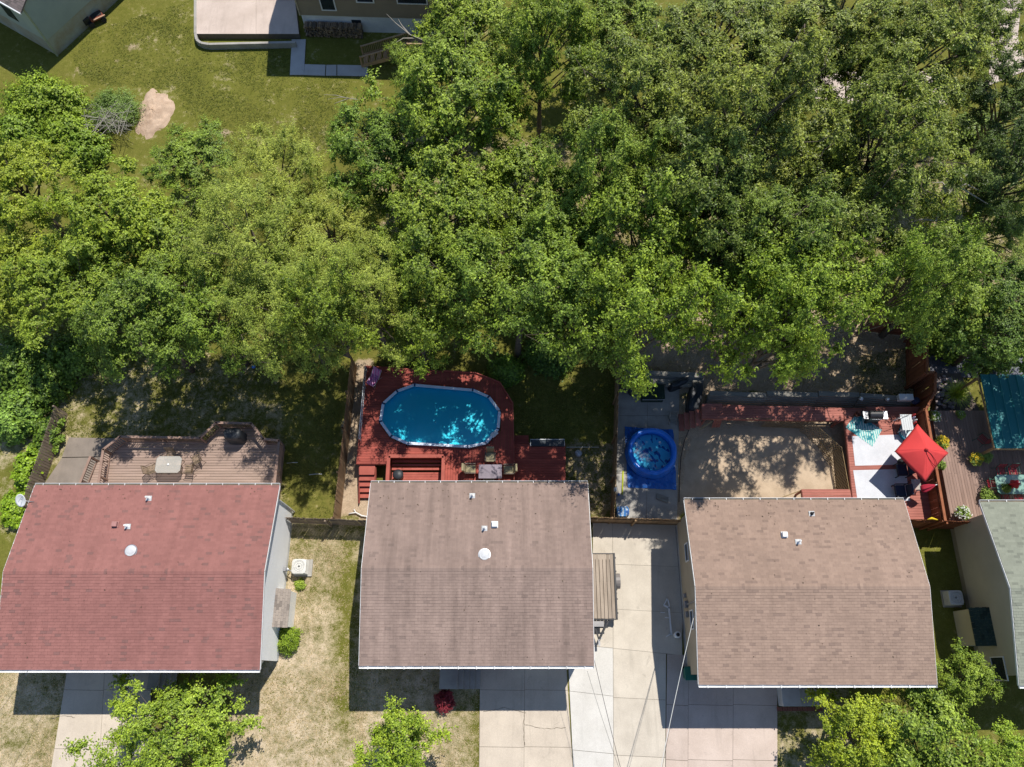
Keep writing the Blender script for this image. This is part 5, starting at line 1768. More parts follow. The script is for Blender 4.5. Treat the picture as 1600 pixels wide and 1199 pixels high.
for px, py, lb in ((1346, 623, 'small round solar lamp on the grey timber wall'), (1387, 624, 'lidded glass jar on the grey timber wall')):
    q = G(px, py, 1.65)
    o = empty('wall_lamp' if px < 1360 else 'glass_jar', (q.x, q.y, 1.47), lb, 'lamp' if px < 1360 else 'jar')
    MB().lathe([(.12, 0), (.13, .15), (.11, .2), (.02, .22)], (q.x, q.y, 1.47), 16).build('body', STEEL if px < 1360 else GREYM, o, True)
    MB().lathe([(.08, .22), (.08, .25), (.01, .27)], (q.x, q.y, 1.47), 12).build('lid', WHITE, o, True)
q = G(1417, 660, ZC + .75)
st = empty('side_table', (q.x, q.y, zc), 'pale grey slatted side table by the rust stained fence', 'table')
for k in range(5):
    MB().box((q.x - .26 + k * .13, q.y, zc + .74), (.12, .95, .025)).build('slat', M('table_grey', (0.52, 0.55, 0.56), (0.46, 0.48, 0.5), rough=.5), st)
for sx in (-.26, .26):
    for sy in (-.4, .4):
        MB().bar((q.x + sx, q.y + sy, zc), (q.x + sx, q.y + sy, zc + .72), .045, .045).build('leg', MATS['table_grey'], st)
o = MB().tube([G(1395, 658, ZC + .82), G(1421, 648, ZC + .84)], .015, 6).build('rod', STEEL, None, True)
tag(o, 'thin metal rod lying across the side table', 'rod')
q = G(1432, 653, ZC + .9)
bt = empty('bottle_cluster', (q.x, q.y, zc), 'red and pale bottles at the right of the side table', 'bottle')
rs = random.Random(4)
for k, mt in enumerate((RED_C, M('lilac', (0.45, 0.4, 0.55)), WHITE, RED_C)):
    x, y = q.x + rs.uniform(-.12, .12), q.y + .2 - k * .16
    MB().lathe([(.06, 0), (.07, .5), (.03, .58), (.03, .66)], (x, y, zc + .3), 10).build('bottle', mt, bt, True)
MB().box((q.x, q.y, zc + .15), (.35, .8, .29)).build('crate', GREYM, bt)
q = G(1421, 675, ZC + .3)
tp = empty('tub', (q.x, q.y, zc), 'round teal tub of water half under the red umbrella', 'tub')
MB().lathe([(.5, 0), (.56, .3), (.58, .32), (.53, .32), (.47, .06), (.02, .05)], (q.x, q.y, zc), 32).build('tub_wall', M('tub_teal', (0.012, 0.2, 0.3), (0.01, 0.17, 0.26), rough=.4, fine=.03), tp, True)
MB().lathe([(.5, 0), (.5, .012)], (q.x, q.y, zc + .1), 32).build('tub_floor', M('tub_white', (0.6, 0.68, 0.7), (0.55, 0.62, 0.65)), tp)
dk = cushion_chair(DARK, M('navy_cushion', (0.02, 0.03, 0.06), (0.015, 0.02, 0.045)), .72)
for i, (px, py, a, lb) in enumerate(((1411, 734, 90, 'dark cushioned armchair half under the red umbrella'), (1408, 767, 90, 'dark cushioned armchair nearest the tan roof'))):
    q = G(px, py, ZC + .5)
    place(dk, i == 0, 'armchair', (q.x, q.y, zc + (.012 if i else .0)), R(a), lb, 'chair', 'dark armchairs on the white rugs')
q = G(1432, 757, ZC + .5)
lt = empty('low_table', (q.x, q.y, zc), 'low glass topped table beside the dark armchairs', 'table')
MB().box((q.x, q.y, zc + .48), (.5, .6, .025)).build('table_top', TABLE_G, lt)
for sx in (-.2, .2):
    for sy in (-.25, .25):
        MB().bar((q.x + sx, q.y + sy, zc), (q.x + sx, q.y + sy, zc + .465), .035, .035).build('leg', DARK, lt)

def closed_umbrella(name, label, c, tip, mat, r=.17):
    c, tip = Vector(c), Vector(tip)
    root = empty(name, c, label, 'umbrella')
    d = (tip - c).normalized()
    a = d.cross(Vector((0, 1, .3))).normalized(); b = d.cross(a)
    L = (tip - c).length
    vs, fs = [], []
    n = 24; lv = [(.25, .25), (.3, .9), (.45, 1.0), (.7, .75), (.9, .35), (1.0, .05)]
    for t, s in lv:
        for k in range(n):
            an = 2 * math.pi * k / n
            rr = r * s * (1 + .3 * math.cos(an * 6))
            vs.append(c + d * (L * t) + a * rr * math.cos(an) + b * rr * math.sin(an))
    for i in range(len(lv) - 1):
        for k in range(n):
            fs.append((i * n + k, i * n + (k + 1) % n, (i + 1) * n + (k + 1) % n, (i + 1) * n + k))
    fs += [tuple(range(n - 1, -1, -1)), tuple(range((len(lv) - 1) * n, len(lv) * n))]
    MB().add(vs, fs).build('folded_canopy', mat, root, True)
    MB().tube([c, tip + d * .08], .02, 8).build('pole', WHITE, root, True)
    return root
q0 = G(1430, 772, ZC + .6); q1 = G(1461, 760, ZC + 1.6)
q0.z = ZC + .75; q1.z = ZC + 1.45
closed_umbrella('folded_umbrella', 'folded red umbrella leaning below the open red umbrella', G(1431, 768, ZC + .9), G(1462, 758, ZC + 1.5), RED_D, .2)

# brown deck: table with red chairs and folded umbrella, pots
tq = G(1586, 757, ZD + .72)
glass_table('garden_table', (tq.x, tq.y, ZD + .003), 2.1, 1.1, .72, TABLE_GG, GREEN_P, 'green framed glass garden table on the brown deck')
rc = patio_chair(GREEN_P, RED_D, 6)
for i, (px, py, a, lb) in enumerate(((1564, 737, 180, 'red garden chair above the table, left of the pair'), (1583, 737, 180, 'red garden chair above the table, right of the pair'),
                                     (1549, 757, -90, 'red garden chair at the left end of the green table'), (1571, 777, 0, 'red garden chair below the table, left of the pair'), (1592, 778, 0, 'red garden chair below the table, right of the pair'))):
    q = G(px, py, ZD + .45)
    place(rc, i == 0, 'patio_chair', (q.x, q.y, ZD + .003), R(a), lb, 'chair', 'red chairs around the green garden table')
closed_umbrella('folded_umbrella', 'folded dark red umbrella standing in the green garden table', (tq.x - .05, tq.y, ZD + .4), G(1584, 757, ZD + 2.2) + Vector((0.3, .1, 0)), RED_D, .22)
q = G(1547, 686, ZD + .5)
rc2 = copy_tree(rc); rc2.location = (q.x - .4, q.y, ZD + .003); rc2.rotation_euler = (0, 0, R(40)); tag(rc2, 'shaded red garden chair at the edge of the teal patio roof', 'chair')
del rc2['group']
# teal ribbed patio roof on posts
def teal_roof():
    z = 3.1
    p0, p1 = G(1530, 586, z), G(1556, 700, z)
    x1 = p0.x + 6.0
    root = empty('patio_roof', (p0.x, p1.y, 0), 'teal ribbed metal patio roof at the right edge', 'patio roof')
    n = 12
    for i in range(n):
        xa = p0.x + .0 + i * .5; xb = xa + .5
        m = MB()
        prof = [(xa, 0), (xa + .05, .045), (xa + .1, 0), (xb, 0)]
        vs = []
        for x, dz in prof:
            vs += [(x, p1.y, z + dz - .08), (x, p0.y, z + dz + .08)]
        m.add(vs, [(0, 2, 3, 1), (2, 4, 5, 3), (4, 6, 7, 5)])
        o = m.build('roof_sheet', TEAL_M, root)
        o.modifiers.new('thick', 'SOLIDIFY').thickness = .006
    MB().bx(p0.x - .03, p1.y - .05, z - .2, p0.x + .02, p0.y + .05, z - .09).build('edge_beam', LATH, root)
    MB().bx(p0.x + .02, p1.y - .05, z - .28, x1, p1.y, z - .1).build('edge_beam', LATH, root)
    for x in (p0.x + .05, p0.x + 3.0, x1 - .1):
        for y in (p1.y + .05, p0.y - .1):
            MB().bx(x - .06, y - .06, 0, x + .06, y + .06, z - .2).build('post', LATH, root)
teal_roof()

# ------------------------------------------------------------------ trailer and side of house things
def trailer():
    zr_ = .72
    xr = G(960, 915, zr_).x; xl = dB['wx1'] + .35
    y0, y1 = G(945, 967, zr_).y, G(945, 866, zr_).y
    root = empty('flatbed_trailer', ((xl + xr) / 2, (y0 + y1) / 2, 0), 'wooden bed utility trailer parked beside the brown roofed house', 'trailer')
    n = int((xr - xl) / .2)
    w = (xr - xl) / n
    rs = random.Random(9)
    for i in range(n):
        MB().bx(xl + i * w + .014, y0 + rs.uniform(0, .02), zr_ - .05, xl + (i + 1) * w - .014, y1 - rs.uniform(0, .02), zr_ + rs.uniform(0, .006)).build('plank', TRAILER_W, root)
    MB().bx(xl - .05, y0 - .05, zr_ - .18, xr + .02, y0 - .004, zr_ + .02).build('frame_rail', DARK, root)
    MB().bx(xl - .05, y1 + .004, zr_ - .18, xr + .02, y1 + .05, zr_ + .02).build('frame_rail', DARK, root)
    MB().bx(xr + .004, y0 - .05, zr_ - .18, xr + .1, y1 + .05, zr_ + .08).build('frame_rail', DARK, root)
    MB().bx(xl - .06, y0 - .05, zr_ - .18, xl - .004, y1 + .05, zr_ + .06).build('side_rail', M('trailer_red', (0.5, 0.06, 0.035), rough=.5), root)
    for k in range(5):
        y = y0 + .3 + k * (y1 - y0 - .5) / 4
        MB().bx(xr + .102, y - .04, zr_ - .14, xr + .15, y + .04, zr_ + .0).build('stake_pocket', DARK, root)
    yw_ = G(967, 908, .5).y
    xw = xr + .22
    vs, fs = [], []
    wh = MB(); n = 28
    for xo, r in ((-.1, .2), (-.1, .28), (-.07, .33), (.07, .33), (.1, .28), (.1, .2)):
        for k in range(n):
            a = 2 * math.pi * k / n
            vs.append((xw + xo, yw_ + r * math.cos(a), .34 + r * math.sin(a)))
    for i in range(5):
        for k in range(n): fs.append((i * n + k, i * n + (k + 1) % n, (i + 1) * n + (k + 1) % n, (i + 1) * n + k))
    wh.add(vs, fs)
    wl = wh.build('wheel', RUBBER, root, True)
    rim = MB(); vs = []
    for xo in (-.08, .08):
        for k in range(n):
            a = 2 * math.pi * k / n
            vs.append((xw + xo, yw_ + .2 * math.cos(a), .34 + .2 * math.sin(a)))
    rim.add(vs, [tuple(range(n - 1, -1, -1)), tuple(range(n, 2 * n))]).build('rim', STEEL, wl)
    m = MB(); vs = []
    for xo in (-.12, .13):
        for k in range(9):
            a = math.pi * k / 8
            vs.append((xw + xo, yw_ + .42 * math.cos(a), .42 + .36 * math.sin(a)))
    m.add(vs, [(k, k + 1, 10 + k, 9 + k) for k in range(8)]).build('fender', M('fender_grey', (0.2, 0.18, 0.17), rough=.5), root).modifiers.new('t', 'SOLIDIFY').thickness = .01
    MB().tube([(xl + .1, yw_, .34), (xw, yw_, .34)], .035, 8).build('axle', DARK, root)
    tip = G(936, 1001, .5); tip.z = .52
    cx = (xl + xr) / 2
    tx = tip.x
    for sx in (xl + .35, xr - .35):
        MB().bar((sx, y0, zr_ - .12), (tx, tip.y, .55), .08, .1).build('drawbar', DARK, root)
    MB().bar((tx - .5, y0 - .45, .58), (tx + .5, y0 - .45, .58), .06, .06).build('drawbar_brace', DARK, root)
    MB().box((tx, y0 - .28, .66), (.55, .3, .2)).build('tool_box', M('box_grey', (0.28, 0.27, 0.27), rough=.5, metal=.3), root, False, .02)
    MB().bar((tx, tip.y + .05, .56), (tx, tip.y - .28, .56), .1, .1).build('coupler', GREYM, root)
    MB().tube([(tx + .1, tip.y + .1, .0), (tx + .1, tip.y + .1, .85)], .035, 8).build('jack', GREYM, root)
trailer()
# white rail frame lying by the tan house
fr = empty('rail_frame', G(1045, 965, 0), 'white metal rail frame lying on the shaded driveway', 'rail')
for a, b, w in (((1045, 947), (1049, 992), .09), ((1037, 946), (1043, 935), .06), ((1043, 935), (1046, 947), .06), ((1037, 946), (1046, 950), .09), ((1049, 990), (1041, 995), .05), ((1039, 965), (1047, 966), .04), ((1032, 957), (1039, 957.5), .035)):
    MB().bar(G(*a, .12), G(*b, .12), w, .05).build('bar', WHITE, fr)
q = G(1059, 992, .5)
b_ = empty('bucket', (q.x, q.y, .03), 'round white canister against the tan house wall', 'canister')
MB().lathe([(.16, 0), (.18, .5), (.15, .52)], (q.x, q.y, .03), 18).build('body', WHITE, b_, True)
MB().lathe([(.1, .52), (.1, .56), (.04, .6)], (q.x, q.y, .03), 14).build('cap', DARK, b_, True)
def wheelie(c, label):
    root = empty('wheeled_bin', c, label, 'bin')
    x, y, z = c
    MB().hexa([(x - .22, y - .25, z + .08), (x + .22, y - .25, z + .08), (x + .22, y + .22, z + .08), (x - .22, y + .22, z + .08), (x - .29, y - .33, z + 1.0), (x + .29, y - .33, z + 1.0), (x + .29, y + .3, z + 1.0), (x - .29, y + .3, z + 1.0)]).build('bin_body', GREEN_P, root, False, .03)
    MB().bx(x - .31, y - .36, z + 1.005, x + .31, y + .34, z + 1.06).build('lid', GREEN_P, root, False, .03)
    for s in (-.2, .2):
        MB().tube([(x + s - .03, y + .25, z + .13), (x + s + .03, y + .25, z + .13)], .13, 14).build('wheel', RUBBER, root)
wheelie((G(1079, 1052, 1.0).x, G(1079, 1052, 1.0).y, .035), 'green wheeled bin under the front corner of the tan roof')
# front steps of the brown and tan houses
def front_steps(name, label, px0, px1, py0, py1, dirx, mat, z=.8, treads=4):
    a, b = G(px0, py0, z), G(px1, py1, z)
    root = empty(name, ((a.x + b.x) / 2, (a.y + b.y) / 2, 0), label, 'steps')
    L = b.x - a.x
    lx = L * .45
    MB().bx(a.x, b.y, 0, a.x + lx, a.y + .4, z).build('landing', mat, root, False, .015)
    for i in range(treads):
        w = (L - lx) / treads
        MB().bx(a.x + lx + i * w + .003, b.y, 0, a.x + lx + (i + 1) * w, a.y + .35, z * (1 - (i + 1) / (treads + 1))).build('step', mat, root, False, .01)
    m = MB()
    y = a.y + .3
    m.tube([(a.x + lx * .5, y, z + .9), (a.x + lx, y, z + .9), (b.x, y, z * .3 + .8)], .025, 8)
    for x, zz in ((a.x + lx * .5, z + .9), (a.x + lx, z + .9), (b.x - .05, z * .3 + .83)):
        m.tube([(x, y, .1), (x, y, zz)], .02, 6)
    m.build('handrail', STEEL, root, True)
front_steps('front_steps', 'grey concrete steps in the shadow of the brown roofed house', 687, 750, 1046, 1077, 1, CONC_G)
front_steps('front_steps', 'pale steps with a rail below the tan roof eave', 1221, 1288, 1078, 1104, 1, M('steps_pale', (0.55, 0.53, 0.5), (0.46, 0.44, 0.42)))
front_steps('front_steps', 'shaded steps in front of the red roofed house', 232, 268, 1056, 1078, 1, CONC_G, .5, 3)
bk = empty('brick_edging', G(1240, 1109, 0), 'red brick edging below the pale front steps', 'edging')
for i in range(18):
    q = G(1216 + i * 3.9, 1108 + (i % 2) * .3, .08)
    MB().box((q.x, q.y, .08), (.11, .2, .16)).build('brick', BRICK, bk)
# air conditioners
ac_unit('pale air conditioner beside the red roofed house', (G(467, 885, .75).x, G(467, 885, .75).y, 0), .78)
ac_unit('air conditioner in shade beside the green roofed house', (G(1494, 934, .75).x, G(1494, 934, .75).y, 0), .76)
# satellite dish on the left rake of the red roof
dq = G(33, 782, 4.9)
sd = empty('satellite_dish', (dq.x, dq.y, 4.4), 'white satellite dish on the left edge of the red roof', 'satellite dish')
m = MB()
D = Vector((-.25, -.45, .85)).normalized(); A = D.cross(Vector((0, 0, 1))).normalized(); B = D.cross(A)
vs, fs = [], []
for i in range(6):
    r = .33 * i / 5 + .003
    for k in range(24):
        t = 2 * math.pi * k / 24
        vs.append(dq + A * r * math.cos(t) + B * r * 1.05 * math.sin(t) + D * (r * r * .6 - .03))
for i in range(5):
    for k in range(24): fs.append((i * 24 + k, i * 24 + (k + 1) % 24, (i + 1) * 24 + (k + 1) % 24, (i + 1) * 24 + k))
m.add(vs, fs).build('reflector', WHITE, sd, True).modifiers.new('t', 'SOLIDIFY').thickness = .012
MB().tube([dq - D * .03, dq + Vector((.25, 0, -.3)), (-25.1, dq.y, 4.5)], .025, 8).build('arm', GREYM, sd, True)
MB().tube([dq - B * .3, dq + D * .35 + Vector((.15, 0, 0))], .012, 6).build('feed_arm', GREYM, sd)
# overhead cables to the street
def cable(name, label, a, b, sag, r, mat):
    pts = []
    for i in range(25):
        t = i / 24
        p = Vector(a).lerp(Vector(b), t)
        p.z -= sag * 4 * t * (1 - t)
        pts.append(p)
    o = MB().tube(pts, r, 6).build(name, mat, None, True)
    tag(o, label, 'cable')
top = Vector((wx - .14, sm.y, 4.68))
def ext(px, py, h): return G(px, py, h)
cable('overhead_cable', 'pale overhead cable from the tan house mast towards the street', top, G(1021, 1260, 6.4), .35, .014, CABLE_W)
cable('overhead_cable', 'thin dark cable just beside the pale one from the tan house mast', top + Vector((0, .02, -.06)), G(1024, 1260, 6.1), .4, .008, CABLE)
cable('overhead_cable', 'dark overhead cable from the brown roof corner across the white concrete', (3.9, .62 + 1.0, 4.2), G(985, 1260, 6.4), .35, .012, CABLE)
cable('overhead_cable', 'thin dark cable from the brown roof front eave', (3.7, .3, 4.2), G(988, 1260, 6.0), .5, .007, CABLE)
# pole cable seen at lower left
cable('overhead_cable', 'thin dark cable over the lawn at the lower left', G(45, 1046, 4.2), G(-30, 1150, 5), .1, .008, CABLE)

# ------------------------------------------------------------------ top edge: wood pile, stairs, mower, sticks
def woodpile():
    a, b = pF(0.15, -.12, 0), pF(4.4, -.12, 0)
    root = empty('wood_pile', a.lerp(b, .5), 'stacked split firewood along the white foundation', 'wood pile')
    rs = random.Random(3)
    mats = [M('split_wood', (0.3, 0.21, 0.13), (0.16, 0.11, 0.075), scale=6, rnd=.35), BARK]
    rows, n = 5, 30
    for r in range(rows):
        for i in range(n):
            x = .2 + 4.2 * (i + .5 * (r % 2)) / n + rs.uniform(-.02, .02)
            z = .1 + r * .2
            L = .5 + rs.uniform(-.06, .1)
            c = pF(x, -.14 - L / 2, z); e1 = pF(x, -.14, z)
            e0 = pF(x + rs.uniform(-.03, .03), -.14 - L, z + rs.uniform(-.02, .02))
            MB().tube([e1, e0], rs.uniform(.075, .1), rs.choice((3, 5, 6))).build('log', mats[0 if rs.random() < .7 else 1], root)
woodpile()
def wood_stairs():
    root = empty('wooden_stairs', G(600, 100, 0), 'wooden stairs and landing with railings below the brown sided house', 'stairs')
    mt = M('stair_wood', (0.42, 0.28, 0.17), (0.33, 0.22, 0.13), scale=2, rnd=.1)
    # landing at the right, flight descending to the left
    L0, L1 = G(640, 62, 1.4), G(672, 84, 1.4)
    x0, x1, y0, y1 = L0.x, L1.x, L1.y, L0.y
    yy = y0
    while yy < y1:
        MB().bx(x0, yy, 1.36, x1, yy + .13, 1.4).build('board', mt, root); yy += .142
    for x in (x0 + .05, x1 - .05):
        for y in (y0 + .05, y1 - .05):
            MB().bx(x - .05, y - .05, 0, x + .05, y + .05, 1.36).build('post', mt, root)
    railing(root, [(x0, y0), (x1, y0), (x1, y1)], 1.4, mt, .95)
    A0, A1 = Vector((x0, y0 + .05, 1.4)), G(566, 104, .1)
    A1.z = .1
    d = A1 - A0; n = 7
    side = Vector((-d.y, d.x, 0)).normalized() * 1.0
    if side.y < 0: side = -side
    for i in range(n):
        p = A0 + d * ((i + .5) / n)
        dd = Vector((d.x, d.y, 0)).normalized() * .14
        MB().hexa([p - dd, p + dd, p + dd + side, p - dd + side, p - dd + Vector((0, 0, .04)), p + dd + Vector((0, 0, .04)), p + dd + side + Vector((0, 0, .04)), p - dd + side + Vector((0, 0, .04))]).build('tread', mt, root)
    for s in (Vector(), side):
        MB().bar(A0 + s - Vector((0, 0, .1)), A1 + s - Vector((0, 0, .0)), .05, .22).build('stringer', mt, root)
        up = Vector((0, 0, .9))
        MB().bar(A0 + s + up, A1 + s + up, .12, .04).build('cap_rail', mt, root)
        MB().bar(A0 + s + up * .15, A1 + s + up * .15, .04, .08).build('bottom_rail', mt, root)
        for i in range(26):
            p = A0 + s + d * ((i + .5) / 26)
            MB().bar(p + up * .15, p + up, .036, .036).build('baluster', mt, root)
        for t in (0, 1):
            p = A0 + s + d * t
            MB().bx(p.x - .045, p.y - .045, max(p.z - .5, 0), p.x + .045, p.y + .045, p.z + .98).build('post', mt, root)
wood_stairs()
q = G(150, 26, .4)
mw = empty('garden_cart', (q.x, q.y, 0), 'small rusty red cart parked by the sage house wall', 'cart')
a = R(35)
cm = (q.x, q.y, 0)
def ob_box(c, s): return MB().box(rot(c, a, cm), s, a)
ob_box((0, 0, .42), (1.0, .62, .25)).build('tray', M('rusty_red', (0.3, 0.08, 0.045), (0.2, 0.05, 0.03), scale=4), mw, False, .03)
ob_box((.05, 0, .56), (.8, .46, .05)).build('tray_floor', DARK, mw)
ob_box((-.75, .05, .45), (.5, .5, .5)).build('engine', DARK, mw, False, .05)
ob_box((.15, -.36, .5), (.9, .1, .06)).build('tray_edge', M('tray_tan', (0.5, 0.3, 0.2)), mw)
for sx, sy in ((-.6, .38), (-.6, -.38), (.35, .38), (.35, -.38)):
    p0, p1 = rot((sx, sy - .06, .2), a, cm), rot((sx, sy + .06, .2), a, cm)
    MB().tube([p0, p1], .2, 16).build('wheel', RUBBER, mw)
def sticks(name, label, specs, cat='branch', mat=DEAD, r=.03):
    m = MB()
    for pts in specs:
        P = [G(p[0], p[1], p[2]) for p in pts]
        m.tube(P, [r * (1 - .75 * i / (len(P) - 1)) for i in range(len(P))], 5)
    o = m.build(name, mat); tag(o, label, cat); return o
sticks('fallen_branch', 'bare pale branch poking over the lawn at the tree edge', [[(560, 156, 3), (535, 152, 2.6), (512, 155, 2.4)], [(540, 153, 2.6), (525, 149, 2.6), (506, 148, 2.6)], [(545, 154, 2.7), (528, 160, 2.5), (522, 162, 2.4)]])
sticks('bare_branch', 'bare forked branch above the wooden stairs', [[(668, 66, 4), (640, 54, 4.5), (618, 36, 5), (604, 22, 5.4)], [(640, 54, 4.5), (628, 40, 4.8), (622, 30, 5)], [(655, 60, 4.2), (630, 60, 4.4), (610, 72, 4.3)]], r=.05)
sticks('dead_branch', 'dead grey branch spreading over the light green tree at right', [[(1462, 345, 8), (1475, 318, 8.6), (1490, 292, 9.2), (1500, 280, 9.5)], [(1485, 300, 9), (1472, 285, 9.2), (1455, 286, 9.3)], [(1490, 292, 9.2), (1510, 288, 9.4), (1535, 300, 9.3)], [(1492, 290, 9.2), (1478, 265, 9.4), (1468, 255, 9.5)], [(1462, 345, 8), (1440, 343, 8.2), (1424, 347, 8.2)], [(1500, 284, 9.3), (1512, 272, 9.5)], [(1495, 290, 9.2), (1520, 305, 9), (1545, 320, 8.8)]], r=.06)
sticks('dead_branch', 'pale dead limb in the undergrowth left of the tan deck', [[(0, 538, 1.5), (20, 545, 1.4), (40, 550, 1.2)], [(35, 555, 1), (60, 548, 1.2), (75, 555, 1.2)], [(60, 570, .8), (64, 588, .6)]], r=.06)

# ------------------------------------------------------------------ trees, shrubs and plants
def unit(v):
    return v / np.maximum(np.linalg.norm(v, axis=-1, keepdims=True), 1e-6)

def leaves_from(rs, pos, axis, normal, size, aspect, fold=.12):
    """one quad per leaf; pos, axis, normal are (N,3); size (N,)"""
    n = unit(normal)
    a = unit(axis - (axis * n).sum(1, keepdims=True) * n)
    b = np.cross(n, a)
    L = size[:, None]
    w = L * aspect * .5
    v0 = pos
    v1 = pos + a * L * .45 + b * w + n * w * fold
    v2 = pos + a * L - n * L * .12
    v3 = pos + a * L * .45 - b * w + n * w * fold
    verts = np.stack([v0, v1, v2, v3], 1).reshape(-1, 3)
    faces = np.arange(len(pos) * 4).reshape(-1, 4)
    return verts, faces

def spray_leaves(rs, centres, outs, rc, ntwig, nleaf, leaf, aspect, up=.35, droop=.2, spread=.75, flat=.55):
    """leafy twigs bursting from each clump centre"""
    nc = len(centres)
    d = unit(outs[:, None, :] * .55 + rs.normal(0, spread, (nc, ntwig, 3)) * np.array([1, 1, flat]) + np.array([0, 0, up]))
    Ls = (rc[:, None] * rs.uniform(.55, 1.25, (nc, ntwig)))
    s = (np.arange(nleaf) + rs.uniform(0, 1, (nc, ntwig, nleaf))) / nleaf * .9 + .12
    p = centres[:, None, None, :] + d[:, :, None, :] * (Ls[:, :, None] * s)[..., None]
    p[..., 2] -= droop * Ls[:, :, None] * s ** 2
    p += rs.normal(0, .035, p.shape)
    side = rs.normal(0, 1, p.shape)
    ax = unit(d[:, :, None, :] * .5 + side * .75 + np.array([0, 0, -.15]))
    nm = unit(d[:, :, None, :] * .85 + outs[:, None, None, :] * .3 + np.array([0, 0, .55]) + rs.normal(0, .3, p.shape))
    N = nc * ntwig * nleaf
    sz = leaf * rs.uniform(.65, 1.25, N)
    return leaves_from(rs, p.reshape(-1, 3), ax.reshape(-1, 3), nm.reshape(-1, 3), sz, aspect)

def tree_variant(name, seed, R, H, vz, nl, nsub, ntwig, nleaf, leaf, aspect, mat, droop=.2, up=.35, rc_f=.2, zc_f=.66, trunk_r=.2, spread=.75, rr=(.72, 1.05), spr=.1):
    """returns (trunk mesh, crown mesh) for a tree R wide and H tall standing at the origin"""
    rs = np.random.RandomState(seed)
    zc = H * zc_f
    m = MB()
    fork = H * .3
    lean = rs.uniform(-.3, .3, 2)
    top = Vector((lean[0], lean[1], H * .8))
    m0 = MB().tube([(0, 0, -.2), (lean[0] * .2, lean[1] * .2, fork * .5), (lean[0] * .5, lean[1] * .5, fork)], [trunk_r * 1.25, trunk_r, trunk_r * .85], 8)
    m.tube([(lean[0] * .5, lean[1] * .5, fork - .05), (lean[0] * .8, lean[1] * .8, H * .55), top], [trunk_r * .82, trunk_r * .55, trunk_r * .2], 8)
    C, O, RC = [], [], []
    for i in range(nl):
        az = i * 2.39996 + rs.uniform(-.35, .35)
        el = math.asin(min(.98, .02 + .96 * ((i + .5) / nl) ** .9))
        d = np.array([math.cos(az) * math.cos(el), math.sin(az) * math.cos(el), math.sin(el)])
        k = rs.uniform(*rr)
        E = np.array([d[0] * R * k, d[1] * R * k, zc + d[2] * vz * k - .12 * vz * (1 - d[2])])
        f = min(.9, .3 + .5 * d[2] + rs.uniform(-.05, .1))
        S = np.array([lean[0] * f, lean[1] * f, H * (.28 + .35 * d[2])])
        mid = S * .45 + E * .55 + np.array([0, 0, .10 * H * (1 - d[2])])
        lr = trunk_r * rs.uniform(.3, .45)
        m.tube([S, S * .7 + mid * .3 , mid, E], [lr, lr * .8, lr * .5, lr * .12], 5)
        for j in range(nsub):
            t = rs.uniform(.3, 1.0) if j else 1.0
            base = (mid * (1 - (t - .3) / .7) + E * ((t - .3) / .7)) if t > .3 else mid
            off = rs.normal(0, 1, 3) * R * spr * np.array([1, 1, .55])
            c = base + off
            C.append(c)
            o = unit((c - np.array([0, 0, zc - vz * .5])) / np.array([R, R, vz]))
            O.append(o)
            RC.append(R * rc_f * rs.uniform(.75, 1.3))
            if j % 2 == 0:
                m.tube([base, (base + c) / 2 + np.array([0, 0, .05]), c + o * R * .1], [lr * .3, lr * .2, lr * .06], 4)
    C, O, RC = np.array(C), np.array(O), np.array(RC)
    v, f = spray_leaves(rs, C, O, RC, ntwig, nleaf, leaf, aspect, up, droop, spread)
    crown = np_mesh(name + '_crown', v, f, mat)
    out = []
    for nm_, mb in (('_trunk', m0), ('_limbs', m)):
        tr = mb.build(name + nm_, BARK, None, True)
        out.append(tr.data)
        bpy.data.objects.remove(tr)
    return out[0], out[1], crown, R, (lean[0] * .5, lean[1] * .5, fork, trunk_r)

V = {}
for i in range(3):
    V['thin%d' % i] = tree_variant('thin', 150 + i, 4.2, 11.0, 3.8, 17, 5, 16, 15, .15, .66, LEAF_M, rc_f=.22, rr=(.6, 1.1))
for i in range(4):
    V['maple%d' % i] = tree_variant('maple', 100 + i, 4.2, 11.0, 4.9, 25, 5, 20, 17, .15, .66, LEAF_M, rc_f=.2, zc_f=.52, rr=(.68, 1.08))
for i in range(3):
    V['oak%d' % i] = tree_variant('oak', 200 + i, 4.8, 14.0, 6.0, 27, 5, 20, 17, .175, .48, LEAF_O, droop=.3, rc_f=.175, zc_f=.55, trunk_r=.28, rr=(.6, 1.1))
for i in range(3):
    V['feather%d' % i] = tree_variant('feather', 300 + i, 4.2, 10.0, 4.2, 26, 5, 22, 17, .12, .4, LEAF_F, droop=.1, up=.5, rc_f=.23, zc_f=.55, spread=.6, rr=(.6, 1.08))
for i in range(2):
    V['yellow%d' % i] = tree_variant('yellow', 400 + i, 3.8, 9.0, 4.2, 23, 5, 19, 17, .15, .66, LEAF_Y, rc_f=.205, zc_f=.52, rr=(.66, 1.08))
for i in range(3):
    V['small%d' % i] = tree_variant('small', 500 + i, 2.2, 4.6, 2.0, 19, 5, 13, 13, .115, .66, LEAF_M, rc_f=.25, zc_f=.55, trunk_r=.09, rr=(.5, 1.2))

V['round0'] = tree_variant('round', 601, 3.8, 4.6, 2.2, 30, 5, 15, 14, .115, .66, LEAF_M, rc_f=.17, zc_f=.5, trunk_r=.12, rr=(.6, 1.15))

